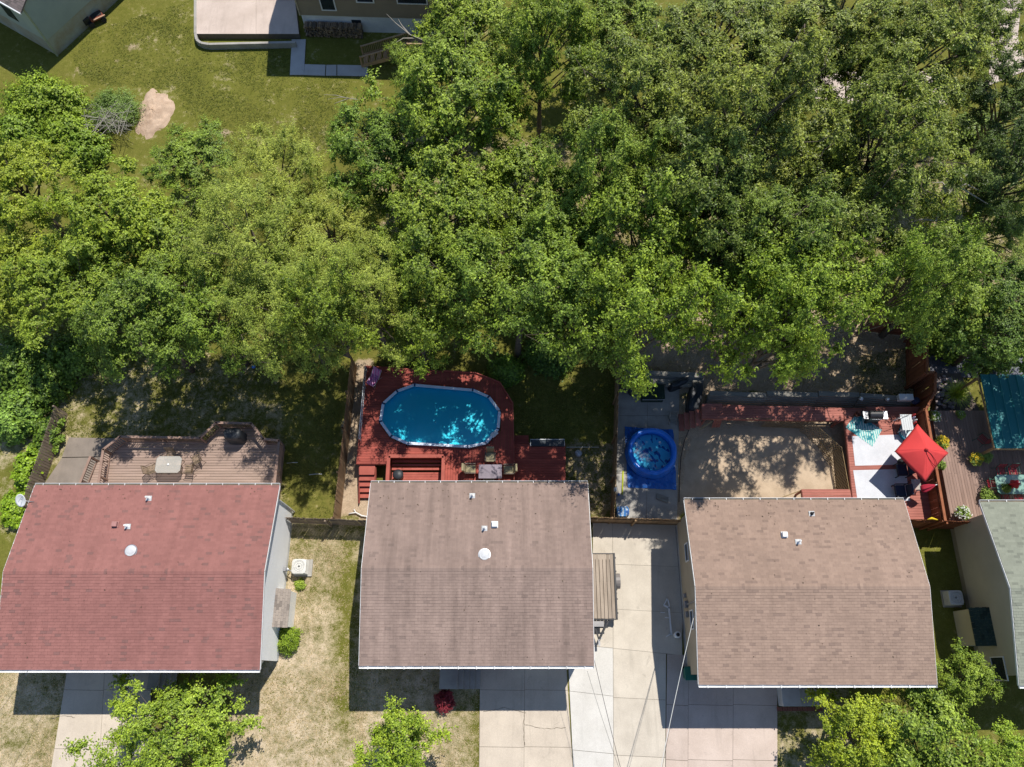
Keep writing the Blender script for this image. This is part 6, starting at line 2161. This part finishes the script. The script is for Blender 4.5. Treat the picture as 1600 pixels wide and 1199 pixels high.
def tree(name, label, px, py, h, rad, kind, tint=(1, 1, 1), rz=0.0, group='trees of the wooded strip', cat='tree', base=None):
    """crown seen at px, py; total height h, crown radius rad; base = photo pixel of a trunk that leans"""
    tm, lm, cm_, R0, fk = V[kind]
    g = G(px, py, h * .72)
    H0 = {'maple': 11.0, 'thin': 11.0, 'round': 4.6, 'oak': 14.0, 'feather': 10.0, 'yellow': 9.0, 'small': 4.6}[kind.rstrip('0123456789')]
    s, sz = rad / R0, h / H0
    b = G(base[0], base[1], 0) if base else Vector((g.x, g.y, 0))
    o = empty(name, (b.x, b.y, 0), label, cat, group)
    off = Vector((g.x - b.x, g.y - b.y, 0))
    if base:
        f = Matrix.Rotation(rz, 3, 'Z') @ Vector((fk[0] * s, fk[1] * s, 0))
        e = Vector((g.x + f.x, g.y + f.y, fk[2] * sz))
        r = fk[3] * s
        MB().tube([b + Vector((0, 0, -.2)), b.lerp(e, .35) + Vector((0, 0, .25 * e.z)), b.lerp(e, .75) + Vector((0, 0, .12 * e.z)), e], [r * 1.3, r * 1.05, r * .9, r * .84], 8).build('trunk', BARK, o, True)
    parts = [link('limbs', lm, o), link('crown', cm_, o)]
    if not base: parts.append(link('trunk', tm, o))
    for p_ in parts:
        p_.location = off
        p_.scale = (s, s, sz)
        p_.rotation_euler = (0, 0, rz)
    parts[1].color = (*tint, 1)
    return o

LEAN = {'tall thin tree above the left board fence': (500, 553), 'tall thin maple left of the pale crown above the gravel path': (1340, 500), 'light green crown overhanging the red pool deck': (652, 556), 'maple overhanging the left of the sand pit garden': (1128, 552),
        'tall maple reaching over the middle of the sand pit garden': (1235, 552), 'maple overhanging the patio of the round blue pool': (985, 552),
        'maple overhanging the right of the sand pit garden': (1215, 535), 'dark maple over the shaded lawn right of the pool': (890, 552)}
rt = random.Random(12)
TREES = [
    # left group
    ('maple_tree', 'yellow green tree on the left edge below the vines', 20, 285, 8, 3.6, 'yellow0', (1, 1, 1)),
    ('maple_tree', 'yellow green tree left of the dirt mound gap', 168, 330, 8, 4.0, 'yellow1', (.95, 1, 1)),
    ('maple_tree', 'bright yellow green tree low on the left edge', 35, 420, 8.5, 4.2, 'yellow1', (1.0, .98, 1)),
    ('maple_tree', 'yellow green crown between the left edge and the dark thicket', 115, 440, 8, 3.6, 'yellow0', (.85, .92, 1)),
    ('maple_tree', 'mid green tree right of the yellow green group', 245, 400, 8.5, 3.7, 'maple0', (1.1, 1.08, 1)),
    ('maple_tree', 'dark green low tree just below the dirt mound', 300, 250, 6.5, 3.2, 'maple1', (.95, 1.0, 1)),
    ('maple_tree', 'dark green tree above the tan deck garden', 215, 497, 10.5, 3.5, 'maple2', (.85, .9, 1)),
    ('maple_tree', 'green tree hanging over the left garden shade', 320, 490, 10, 3.2, 'thin0', (.95, 1.0, 1)),
    # feathery middle left
    ('feathery_tree', 'light green feathery tree beside the top lawn', 430, 270, 9, 4.0, 'feather0', (1.05, 1.02, 1)),
    ('feathery_tree', 'broad pale green feathery tree left of centre', 390, 385, 10.5, 4.6, 'feather1', (1, 1, 1)),
    ('feathery_tree', 'pale green feathery tree right of the broad one', 515, 365, 10.5, 4.2, 'feather2', (1.05, 1, .95)),
    ('feathery_tree', 'green feathery tree above the left board fence', 455, 478, 12, 3.8, 'feather0', (.95, .98, 1)),
    ('feathery_tree', 'light green feathery tree above the pool deck corner', 572, 460, 11.5, 3.8, 'feather1', (1, 1, 1)),
    ('maple_tree', 'light green crown overhanging the red pool deck', 655, 530, 9, 2.3, 'thin1', (1.3, 1.25, 1.05)),
    # middle
    ('maple_tree', 'tall thin tree above the left board fence', 508, 490, 13.5, 2.8, 'thin0', (1.05, 1.02, 1)),
    ('maple_tree', 'low branches of a young maple over the wooden stairs', 648, 100, 7.5, 2.3, 'thin2', (1.1, 1.1, 1)),
    ('maple_tree', 'large green maple right of the brown sided house', 700, 155, 11, 4.9, 'maple0', (1.1, 1.1, 1)),
    ('maple_tree', 'dark flank maple beside the top lawn edge', 590, 225, 10, 3.9, 'maple1', (.85, .95, 1)),
    ('maple_tree', 'green maple on the top edge right of the brown sided house', 735, 35, 11, 4.2, 'maple2', (1.15, 1.12, 1)),
    ('maple_tree', 'green maple on the top edge near the centre', 850, 55, 11, 3.9, 'maple3', (1.1, 1.08, 1)),
    ('maple_tree', 'green maple on the top edge left of the oaks', 960, 30, 11, 4.0, 'maple1', (1.0, 1.0, 1)),
    ('maple_tree', 'maple with lit crown in the centre of the wood', 690, 320, 11, 4.3, 'maple2', (1.1, 1.08, 1)),
    ('maple_tree', 'maple above the pool left of the dark gap', 705, 420, 11, 3.9, 'maple1', (1, 1.0, 1)),
    ('maple_tree', 'maple with dense crown right of the centre', 835, 300, 12, 4.3, 'maple3', (1.08, 1.08, 1.02)),
    ('silver_tree', 'silvery grey green tree beside the oaks', 950, 255, 12, 3.3, 'maple0', (1.15, 1.15, 1.6)),
    ('maple_tree', 'maple leaning over the garden right of the pool', 810, 450, 12.5, 4.1, 'thin2', (.95, 1, 1)),
    ('maple_tree', 'maple above the dark lawn right of the pool', 880, 400, 13, 4.0, 'maple2', (1.0, 1.04, 1)),
    ('maple_tree', 'rounded bright maple above the round blue pool', 1010, 370, 12, 4.3, 'maple3', (1.05, 1.06, .95)),
    ('maple_tree', 'maple overhanging the patio of the round blue pool', 998, 490, 15.5, 3.7, 'thin0', (1.08, 1.1, .95)),
    ('maple_tree', 'dark maple over the shaded lawn right of the pool', 900, 490, 13, 3.4, 'thin1', (.8, .88, 1)),
    # oaks
    ('oak_tree', 'glossy dark oak left of the oak group', 1010, 140, 14, 4.9, 'oak0', (1, 1, 1)),
    ('oak_tree', 'glossy oak on the top edge in the oak group', 1120, 45, 14, 5.0, 'oak1', (1, 1, 1)),
    ('oak_tree', 'glossy oak in the middle of the oak group', 1165, 175, 14.5, 5.2, 'oak2', (1.05, 1, 1)),
    ('oak_tree', 'glossy oak on the top edge right of the paving gap', 1310, 30, 14, 5.0, 'oak2', (1.05, 1.03, 1)),
    ('oak_tree', 'glossy oak near the top right corner', 1450, 70, 14, 5.0, 'oak0', (1.1, 1.08, 1)),
    ('oak_tree', 'glossy oak right of the paving gap', 1400, 205, 14, 4.9, 'oak1', (1.05, 1.03, 1)),
    ('oak_tree', 'glossy oak below the paving gap', 1270, 255, 14.5, 5.0, 'oak0', (1.05, 1, 1)),
    ('oak_tree', 'darker oak at the lower left of the oak group', 1120, 290, 14, 4.6, 'oak1', (.85, .9, 1)),
    ('oak_tree', 'lower oak of the group above the sand pit garden', 1330, 345, 14, 4.6, 'oak2', (.95, .97, 1)),
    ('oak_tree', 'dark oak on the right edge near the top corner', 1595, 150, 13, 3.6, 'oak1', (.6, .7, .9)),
    ('oak_tree', 'oak between the bright maple and the sand pit trees', 1200, 365, 13, 4.0, 'oak1', (.85, .95, 1)),
    # right
    ('oak_tree', 'oak just above the paving gap in the oak group', 1225, 105, 13, 4.2, 'oak0', (.95, .97, 1)),
    ('oak_tree', 'oak closing the crown over the paving gap', 1375, 110, 12, 3.6, 'oak1', (1, 1, 1)),
    ('maple_tree', 'tall thin maple left of the pale crown above the gravel path', 1425, 440, 15, 2.7, 'thin2', (1, 1.05, 1.1)),
    ('maple_tree', 'tall maple reaching over the middle of the sand pit garden', 1222, 512, 16, 3.0, 'thin1', (1.05, 1.08, 1)),
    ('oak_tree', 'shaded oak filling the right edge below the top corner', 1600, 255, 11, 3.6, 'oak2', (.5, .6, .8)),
    ('oak_tree', 'oak beside the pinkish path at the top right', 1540, 20, 12, 3.2, 'oak2', (.9, .95, 1)),
    ('maple_tree', 'maple overhanging the left of the sand pit garden', 1168, 482, 15.5, 3.7, 'thin2', (1.1, 1.12, .95)),
    ('maple_tree', 'maple overhanging the right of the sand pit garden', 1262, 455, 15.5, 3.9, 'thin0', (1.08, 1.1, .95)),
    ('feathery_tree', 'light green tree with dead branches at the right', 1545, 345, 11, 4.6, 'feather2', (.95, 1, 1.1)),
    ('maple_tree', 'pale green crown above the gravel path', 1480, 430, 11, 3.7, 'maple3', (1.1, 1.1, 1.25)),
    ('maple_tree', 'tall tree just beyond the right edge shading the teal roof', 1712, 585, 10, 3.4, 'thin1', (.9, 1, 1)),
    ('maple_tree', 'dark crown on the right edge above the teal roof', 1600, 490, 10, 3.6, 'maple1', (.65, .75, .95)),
]
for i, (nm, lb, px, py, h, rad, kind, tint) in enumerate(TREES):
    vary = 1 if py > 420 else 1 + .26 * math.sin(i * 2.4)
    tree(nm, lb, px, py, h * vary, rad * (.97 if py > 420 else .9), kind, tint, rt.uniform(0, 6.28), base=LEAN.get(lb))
FRONT = [
    ('young_tree', 'round leafy tree in front of the red roofed house', 258, 1162, 4.4, 3.9, 'round0', (1.3, 1.3, 1.1)),
    ('young_tree', 'bright young tree on the dry lawn below the brown house', 618, 1165, 5.0, 2.0, 'small1', (1.5, 1.45, 1.1)),
    ('young_tree', 'yellow green young tree below the tan house', 1335, 1148, 5.2, 2.1, 'small2', (1.45, 1.3, .8)),
    ('young_tree', 'broad green tree at the lower right corner', 1450, 1158, 5.4, 2.7, 'small0', (1.15, 1.15, 1.2)),
    ('young_tree', 'small round tree between the tan and green houses', 1513, 1062, 4.2, 1.6, 'small1', (1.15, 1.15, 1.2)),
    ('young_tree', 'green crown in the very corner at lower right', 1575, 1195, 4.5, 1.8, 'small2', (1.2, 1.25, 1.0)),
]
for i, (nm, lb, px, py, h, rad, kind, tint) in enumerate(FRONT):
    tree(nm, lb, px, py, h, rad, kind, tint, rt.uniform(0, 6.28), 'young trees in the front gardens')

def shrub(name, label, px, py, h, rad, mat, tint=(1, 1, 1), n=60, leaf=.1, aspect=.5, seed=0, up=.5, cat='shrub', z0=0.0, flowers=None, elong=None, twig=9, nleaf=9, group=None):
    rs = np.random.RandomState(seed + 900)
    g = G(px, py, z0 + h * .6)
    d = unit(rs.normal(0, 1, (n, 3)) * np.array([1, 1, .7]) + np.array([0, 0, .35]))
    d[:, 2] = np.abs(d[:, 2])
    el = elong or (1, 1)
    r = rs.uniform(.35, .85, n)[:, None]
    C = d * r * np.array([rad * el[0], rad * el[1], h * .75])
    C[:, 2] += h * .12
    v, f = spray_leaves(rs, C, d, np.full(n, rad * .38), twig, nleaf, leaf, aspect, up, .15)
    v[:, 2] = np.maximum(v[:, 2], .01)
    me = np_mesh(name + '_foliage', v, f, mat)
    root = empty(name, (g.x, g.y, z0), label, cat, group)
    c = link('foliage', me, root)
    c.color = (*tint, 1)
    m = MB()
    for k in range(5):
        q = C[k]
        m.tube([(g.x, g.y, z0), (g.x + q[0] * .5, g.y + q[1] * .5, z0 + q[2] * .6), (g.x + q[0], g.y + q[1], z0 + q[2])], [.025, .018, .006], 5)
    m.build('stem', BARK, root)
    if flowers:
        fm, fn, fs = flowers
        dd = unit(rs.normal(0, 1, (fn, 3)) + np.array([0, 0, .6])); dd[:, 2] = np.abs(dd[:, 2])
        P = dd * np.array([rad * el[0], rad * el[1], h * .8]) * rs.uniform(.8, 1.05, (fn, 1)); P[:, 2] += h * .2
        V_, F_ = [], []
        for a in range(3):
            vv, ff = leaves_from(rs, P - .5 * fs * unit(rs.normal(0, 1, (fn, 3))) * np.array([1, 1, .2]), rs.normal(0, 1, (fn, 3)) * np.array([1, 1, .2]), np.array([0, 0, 1.0]) + rs.normal(0, .3, (fn, 3)), np.full(fn, fs), .9)
            V_.append(vv); F_.append(ff + a * fn * 4)
        fo = link('blossoms', np_mesh(name + '_blossoms', np.concatenate(V_), np.concatenate(F_), fm), root)
    return root

def pot(root, r, h, z0, g, mat=CERAM):
    MB().lathe([(r * .7, 0), (r, h), (r * 1.08, h), (r * 1.08, h + .03), (r * .9, h + .03), (r * .88, h - .04), (.01, h - .05)], (g.x, g.y, z0), 18).build('pot', mat, root, True)

shrub('evergreen_shrub', 'spiky green shrub at the front right corner of the red house', 447, 1001, 1.1, .72, LEAF_M, (1.1, 1.15, .9), 70, .16, .22, 1, .6)
shrub('weed', 'small green weed below the pale air conditioner', 467, 914, .35, .3, LEAF_F, (1, 1.1, .9), 20, .12, .3, 2)
shrub('red_maple_shrub', 'small dark red leafed shrub by the shaded front steps', 693, 1096, 1.1, .55, LEAF_R, (1, 1, 1), 60, .11, .5, 3, .4)
shrub('vine_thicket', 'vine covered thicket in the upper left', 55, 150, 3.2, 2.6, LEAF_Y, (.85, .95, .9), 150, .16, .75, 4, .4, 'thicket', elong=(1.2, .9), twig=14, nleaf=12)
shrub('vine_thicket', 'vine covered stump beside the sage house shadow', 68, 125, 2.8, .5, LEAF_Y, (.8, .95, .8), 40, .13, .75, 5, .4, 'thicket')
shrub('vine_thicket', 'vine thicket reaching down from the sage house', 95, 205, 2.6, 1.9, LEAF_Y, (.8, .92, .9), 110, .16, .75, 6, .4, 'thicket', twig=14, nleaf=12)
shrub('vine_thicket', 'vine draped mound left of the yellow green trees', 20, 200, 3.0, 1.9, LEAF_Y, (.7, .85, .8), 110, .16, .75, 16, .4, 'thicket', twig=13, nleaf=12)
shrub('vine_thicket', 'vine tangle between the brush pile and the yellow green trees', 128, 225, 2.2, 1.5, LEAF_Y, (.75, .9, .9), 80, .15, .75, 17, .4, 'thicket', twig=13, nleaf=12)
shrub('brush_pile', 'grey green brush pile beside the dirt mound', 172, 165, 1.6, 1.8, LEAF_F, (.7, .85, 1.2), 190, .12, .4, 7, .5, 'brush pile', elong=(1.15, 1), twig=10, nleaf=8)
sticks('brush_sticks', 'tangle of bare grey sticks at the foot of the brush pile', [[(150 + rt.uniform(-25, 40), 185 + rt.uniform(-20, 30), .8 + rt.uniform(0, .8)), (160 + rt.uniform(-30, 50), 180 + rt.uniform(-25, 30), 1.2), (165 + rt.uniform(-40, 50), 190 + rt.uniform(-30, 30), .6)] for _ in range(46)], 'branch', DEAD, .016)
def dirt_mound():
    c = G(238, 172, .3)
    rs = np.random.RandomState(2)
    n, k = 14, 40
    vs, fs = [], []
    for i in range(n + 1):
        for j in range(k):
            t = i / n; a = 2 * math.pi * j / k
            w = 1 + .12 * math.sin(3 * a + 1) + .07 * math.sin(7 * a)
            vs.append((c.x + 1.35 * t * w * math.cos(a), c.y + 2.25 * t * w * math.sin(a), .34 * (1 - t ** 2) - .1 * t + rs.uniform(-.07, .07)))
    for i in range(n):
        for j in range(k): fs.append((i * k + j, (i + 1) * k + j, (i + 1) * k + (j + 1) % k, i * k + (j + 1) % k))
    o = MB().add(vs, fs).build('dirt_mound', M('mound_soil', (0.52, 0.38, 0.27), (0.36, 0.25, 0.17), scale=1.6, bump=.8, bscale=7, fine=.2), None, True)
    tag(o, 'mound of bare pinkish soil on the top lawn', 'dirt mound')
dirt_mound()
# undergrowth at the left and below the wood
UG = [
    (15, 560, 2.4, 2.0, LEAF_M, (.8, .9, 1), 'dark undergrowth on the left edge under the yellow trees'),
    (60, 590, 2.0, 1.6, LEAF_M, (.8, .9, 1), 'dark bush above the leaning fence'),
    (20, 640, 2.2, 1.8, LEAF_M, (.85, 1.0, 1.2), 'dark leafy bush outside the leaning fence'),
    (110, 545, 2.2, 1.8, LEAF_M, (.8, .9, 1), 'dark bush between the leaning fence and the tall trees'),
    (8, 655, 2.6, 1.1, LEAF_M, (1.1, 1.3, 2.0), 'bluish green bush on the left edge'),
    (1480, 520, 2.0, 1.6, LEAF_M, (.9, 1.0, .9), 'bush behind the rust stained fence'),
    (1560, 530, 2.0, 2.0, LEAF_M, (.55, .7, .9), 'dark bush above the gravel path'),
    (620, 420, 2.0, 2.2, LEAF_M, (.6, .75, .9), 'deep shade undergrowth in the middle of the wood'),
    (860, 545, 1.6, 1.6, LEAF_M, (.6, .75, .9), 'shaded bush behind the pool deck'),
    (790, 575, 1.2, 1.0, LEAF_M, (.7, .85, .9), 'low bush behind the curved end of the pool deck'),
    (1540, 200, 2.5, 2.2, LEAF_O, (.8, .9, 1), 'dark bush under the right edge oak'),
]
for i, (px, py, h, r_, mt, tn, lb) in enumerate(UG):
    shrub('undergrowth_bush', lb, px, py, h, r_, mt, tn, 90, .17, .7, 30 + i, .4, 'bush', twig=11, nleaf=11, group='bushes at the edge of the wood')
shrub('vine', 'bright vine spilling over the leaning fence', 36, 730, 1.9, .8, LEAF_Y, (.8, 1, .7), 70, .17, .8, 50, .4, 'vine', elong=(.8, 2.2), twig=10, nleaf=10)
shrub('vine', 'dark vine hanging over the upper end of the leaning fence', 66, 675, 1.9, .8, LEAF_M, (.8, .9, .9), 60, .17, .8, 52, .4, 'vine', elong=(.9, 1.8), twig=10, nleaf=10)
shrub('vine', 'bright vine below the satellite dish', 18, 790, 1.4, .8, LEAF_Y, (.8, 1, .7), 60, .17, .8, 51, .4, 'vine', elong=(1, 1.5), twig=10, nleaf=10)
# garden bed beyond the rust stained fence
rb = empty('rock_bed', G(1472, 605, 0), 'bed of pale garden rocks around the ornamental grass', 'rocks')
rs_ = np.random.RandomState(8)
for k in range(70):
    px, py = rs_.uniform(1462, 1492), rs_.uniform(588, 638)
    g = G(px, py, .5)
    r_ = rs_.uniform(.07, .17)
    m = MB()
    vs = []
    for ring, (zz, rr) in enumerate(((-.6, .7), (0, 1.0), (.6, .75), (.8, .25))):
        for j in range(6):
            a = j * 1.047 + ring * .3
            q = rr * r_ * rs_.uniform(.8, 1.2)
            vs.append((g.x + q * math.cos(a), g.y + q * math.sin(a) * .85, .5 + zz * r_ * .7))
    fs = [(i * 6 + j, i * 6 + (j + 1) % 6, (i + 1) * 6 + (j + 1) % 6, (i + 1) * 6 + j) for i in range(3) for j in range(6)] + [tuple(range(18, 24))]
    m.add(vs, fs).build('rock', ROCK, rb)
MB().prism(W([(1458, 584), (1500, 584), (1530, 640), (1515, 668), (1462, 640)], .4), -.1, .42).build('soil', M('bed_soil', (0.12, 0.09, 0.075), (0.08, 0.06, 0.05), scale=3, bump=.5), rb)
def grass_clump():
    g = G(1500, 612, 1.0)
    rs = np.random.RandomState(4)
    root = empty('ornamental_grass', (g.x, g.y, .42), 'fountain of ornamental grass by the teal patio roof', 'grass')
    V_, F_ = [], []
    nb = 420
    for k in range(nb):
        a = rs.uniform(0, 6.283); L = rs.uniform(.8, 1.35); tilt = rs.uniform(.15, 1.1)
        w = .016
        base = np.array([rs.normal(0, .08), rs.normal(0, .08), 0])
        dh = np.array([math.cos(a), math.sin(a), 0]); sd = np.array([-math.sin(a), math.cos(a), 0])
        pts = []
        for s in (0, .35, .7, 1):
            p = base + dh * (L * math.sin(tilt) * s) + np.array([0, 0, L * (s * math.cos(tilt) * 1.1 - .5 * s * s * math.sin(tilt))])
            p[2] = max(p[2], .02)
            pts.append(p)
        i0 = len(V_)
        for j, p in enumerate(pts):
            ww = w * (1 - .8 * j / 3)
            V_ += [p - sd * ww, p + sd * ww]
        for j in range(3):
            F_.append([i0 + 2 * j, i0 + 2 * j + 1, i0 + 2 * j + 3, i0 + 2 * j + 2])
    o = link('blades', np_mesh('grass_blades', np.array(V_), np.array(F_), LEAF_F), root)
    o.color = (1.5, 1.5, 1.6, 1)
grass_clump()
YEL = leaf_mat('petals_yellow', (0.6, 0.42, 0.02), (0.75, 0.55, 0.03), .2, .7, .3, .1)
POTS = [
    ('flower_pot', 'pot of white flowers at the lower edge of the brown deck', 1507, 801, ZD, .42, (PETAL, 60, .07)),
    ('flower_pot', 'pot of pale flowers by the corner of the rust stained fence', 1463, 650, ZD, .32, (PETAL, 40, .06)),
    ('flower_pot', 'pot of yellow flowers right of the open red umbrella', 1474, 690, ZD, .38, (YEL, 90, .07)),
    ('flower_pot', 'small pot of white flowers below the ornamental grass', 1502, 647, ZD, .2, (PETAL, 30, .05)),
    ('flower_pot', 'pot of dark yellow flowers in the shade of the teal roof', 1528, 716, ZD, .36, (YEL, 110, .06)),
    ('flower_pot', 'pot of grey green spiky leaves below the teal roof', 1545, 714, ZD, .36, None),
    ('flower_pot', 'small pot of green leaves by the umbrella edge', 1472, 727, ZD, .22, None),
    ('flower_pot', 'pot plant on the green garden table', 1575, 762, ZD + .73, .2, None),
    ('flower_pot', 'shaded leafy pot left of the green garden table', 1543, 772, ZD, .35, None),
    ('flower_pot', 'leafy pot between the garden table and the deck steps', 1556, 781, ZD, .3, None),
]
for i, (nm, lb, px, py, z, r_, fl) in enumerate(POTS):
    g = G(px, py, z + .4)
    o = shrub(nm, lb, px, py, r_ * 1.3, r_, LEAF_F, (.8, .95, 1.1) if 'grey' not in lb else (1, 1.2, 2.2), 26, .12, .45 if 'spiky' not in lb else .15, 60 + i, .6, 'flower pot', z + r_ * .75, fl, None, 8, 7)
    g2 = Vector((o.location.x, o.location.y, 0))
    pot(o, r_ * .55, r_ * .8, z + .003, g2, CERAM if i % 2 else GREYM)
# yellow toy on the fence and grass in the cracks
q = G(1459, 812, 2.3)
o = MB().tube([G(1449, 812, 2.25), G(1456, 810, 2.3), G(1467, 813, 2.27)], [.03, .07, .02], 8).build('pool_toy', M('toy_yellow', (0.7, 0.5, 0.02)), None, True)
tag(o, 'yellow pool toy on the fence top beside the tan roof', 'toy')
o = MB().lathe([(.02, 0), (.1, .03), (.12, .1), (.08, .17), (.02, .19)], G(397, 574, .05), 12).build('ball', BLUE_V, None, True)
tag(o, 'small blue ball in the shaded garden above the tan deck', 'ball')

# grass tufts and fallen leaves too many to count
def tufts(name, label, regions, n, mat, size, tint, seed):
    rs = np.random.RandomState(seed)
    P = []
    for pts, frac in regions:
        Q = GP(pts)
        x0, x1 = min(p.x for p in Q), max(p.x for p in Q); y0, y1 = min(p.y for p in Q), max(p.y for p in Q)
        k = int(n * frac)
        X = rs.uniform(x0, x1, k * 3); Y = rs.uniform(y0, y1, k * 3)
        dens = smooth_noise(X, Y, seed, 1.1) + rs.normal(0, .5, len(X))
        ok = in_poly(X, Y, Q) & (dens > -.2)
        P.append(np.stack([X[ok][:k], Y[ok][:k], np.full(ok.sum(), -.03)[:k]], 1))
    P = np.concatenate(P)
    N = len(P)
    V_, F_ = [], []
    off = 0
    for b in range(3):
        ax = np.stack([rs.normal(0, 1, N), rs.normal(0, 1, N), rs.uniform(.2, 1.3, N)], 1)
        nm = np.stack([rs.normal(0, .6, N), rs.normal(0, .6, N), np.ones(N)], 1)
        v, f = leaves_from(rs, P + rs.normal(0, .03, P.shape) * np.array([1, 1, 0]), ax, nm, size * rs.uniform(.6, 1.5, N), .3)
        V_.append(v); F_.append(f + off); off += len(v)
    o = link(name, np_mesh(name, np.concatenate(V_), np.concatenate(F_), mat))
    o.color = (*tint, 1)
    tag(o, label, 'grass', kind='stuff')
LEAF_G = leaf_mat('grass_blades_green', (0.12, 0.14, 0.02), (0.21, 0.21, 0.055), .2, .7, .2, .3)
LEAF_S = leaf_mat('grass_blades_straw', (0.45, 0.35, 0.2), (0.66, 0.53, 0.35), .2, .8, .2, .25)
front_regions = [([(440, 815), (572, 815), (570, 1240), (340, 1240), (370, 1060), (440, 1000)], .5), ([(560, 1040), (752, 1040), (752, 1240), (560, 1240)], .3), ([(0, 1040), (105, 1040), (70, 1240), (-20, 1240)], .2)]
tufts('lawn_grass', 'green tufts in the dry front lawns', front_regions + [([(1216, 1110), (1600, 1090), (1600, 1240), (1216, 1240)], .2)], 6000, LEAF_G, .07, (1.3, 1.2, 1.1), 71)
tufts('straw_grass', 'straw coloured tufts in the dry front lawns', front_regions, 18000, LEAF_S, .07, (1, 1, 1), 72)
tufts('lawn_grass', 'grass of the lawn behind the gardens', [([(100, 60), (300, 0), (300, 70), (450, 75), (550, 120), (520, 240), (330, 240), (270, 140), (130, 130)], 1.0)], 15000, LEAF_G, .1, (1.05, 1.1, 1), 73)
tufts('garden_grass', 'grass and weeds of the shaded back gardens', [([(60, 560), (540, 540), (520, 810), (440, 810), (440, 690), (90, 690)], .5), ([(800, 560), (965, 560), (960, 800), (890, 800), (885, 690), (810, 690)], .3), ([(1340, 560), (1440, 540), (1440, 620), (1350, 620)], .2)], 16000, LEAF_G, .12, (1.1, 1.05, 1), 74)
tufts('straw_grass', 'dry grass at the back of the sand pit garden', [([(1330, 560), (1432, 545), (1432, 615), (1345, 620)], .7), ([(970, 500), (1430, 500), (1430, 620), (970, 580)], .3)], 9000, LEAF_S, .13, (1, 1, 1), 75)
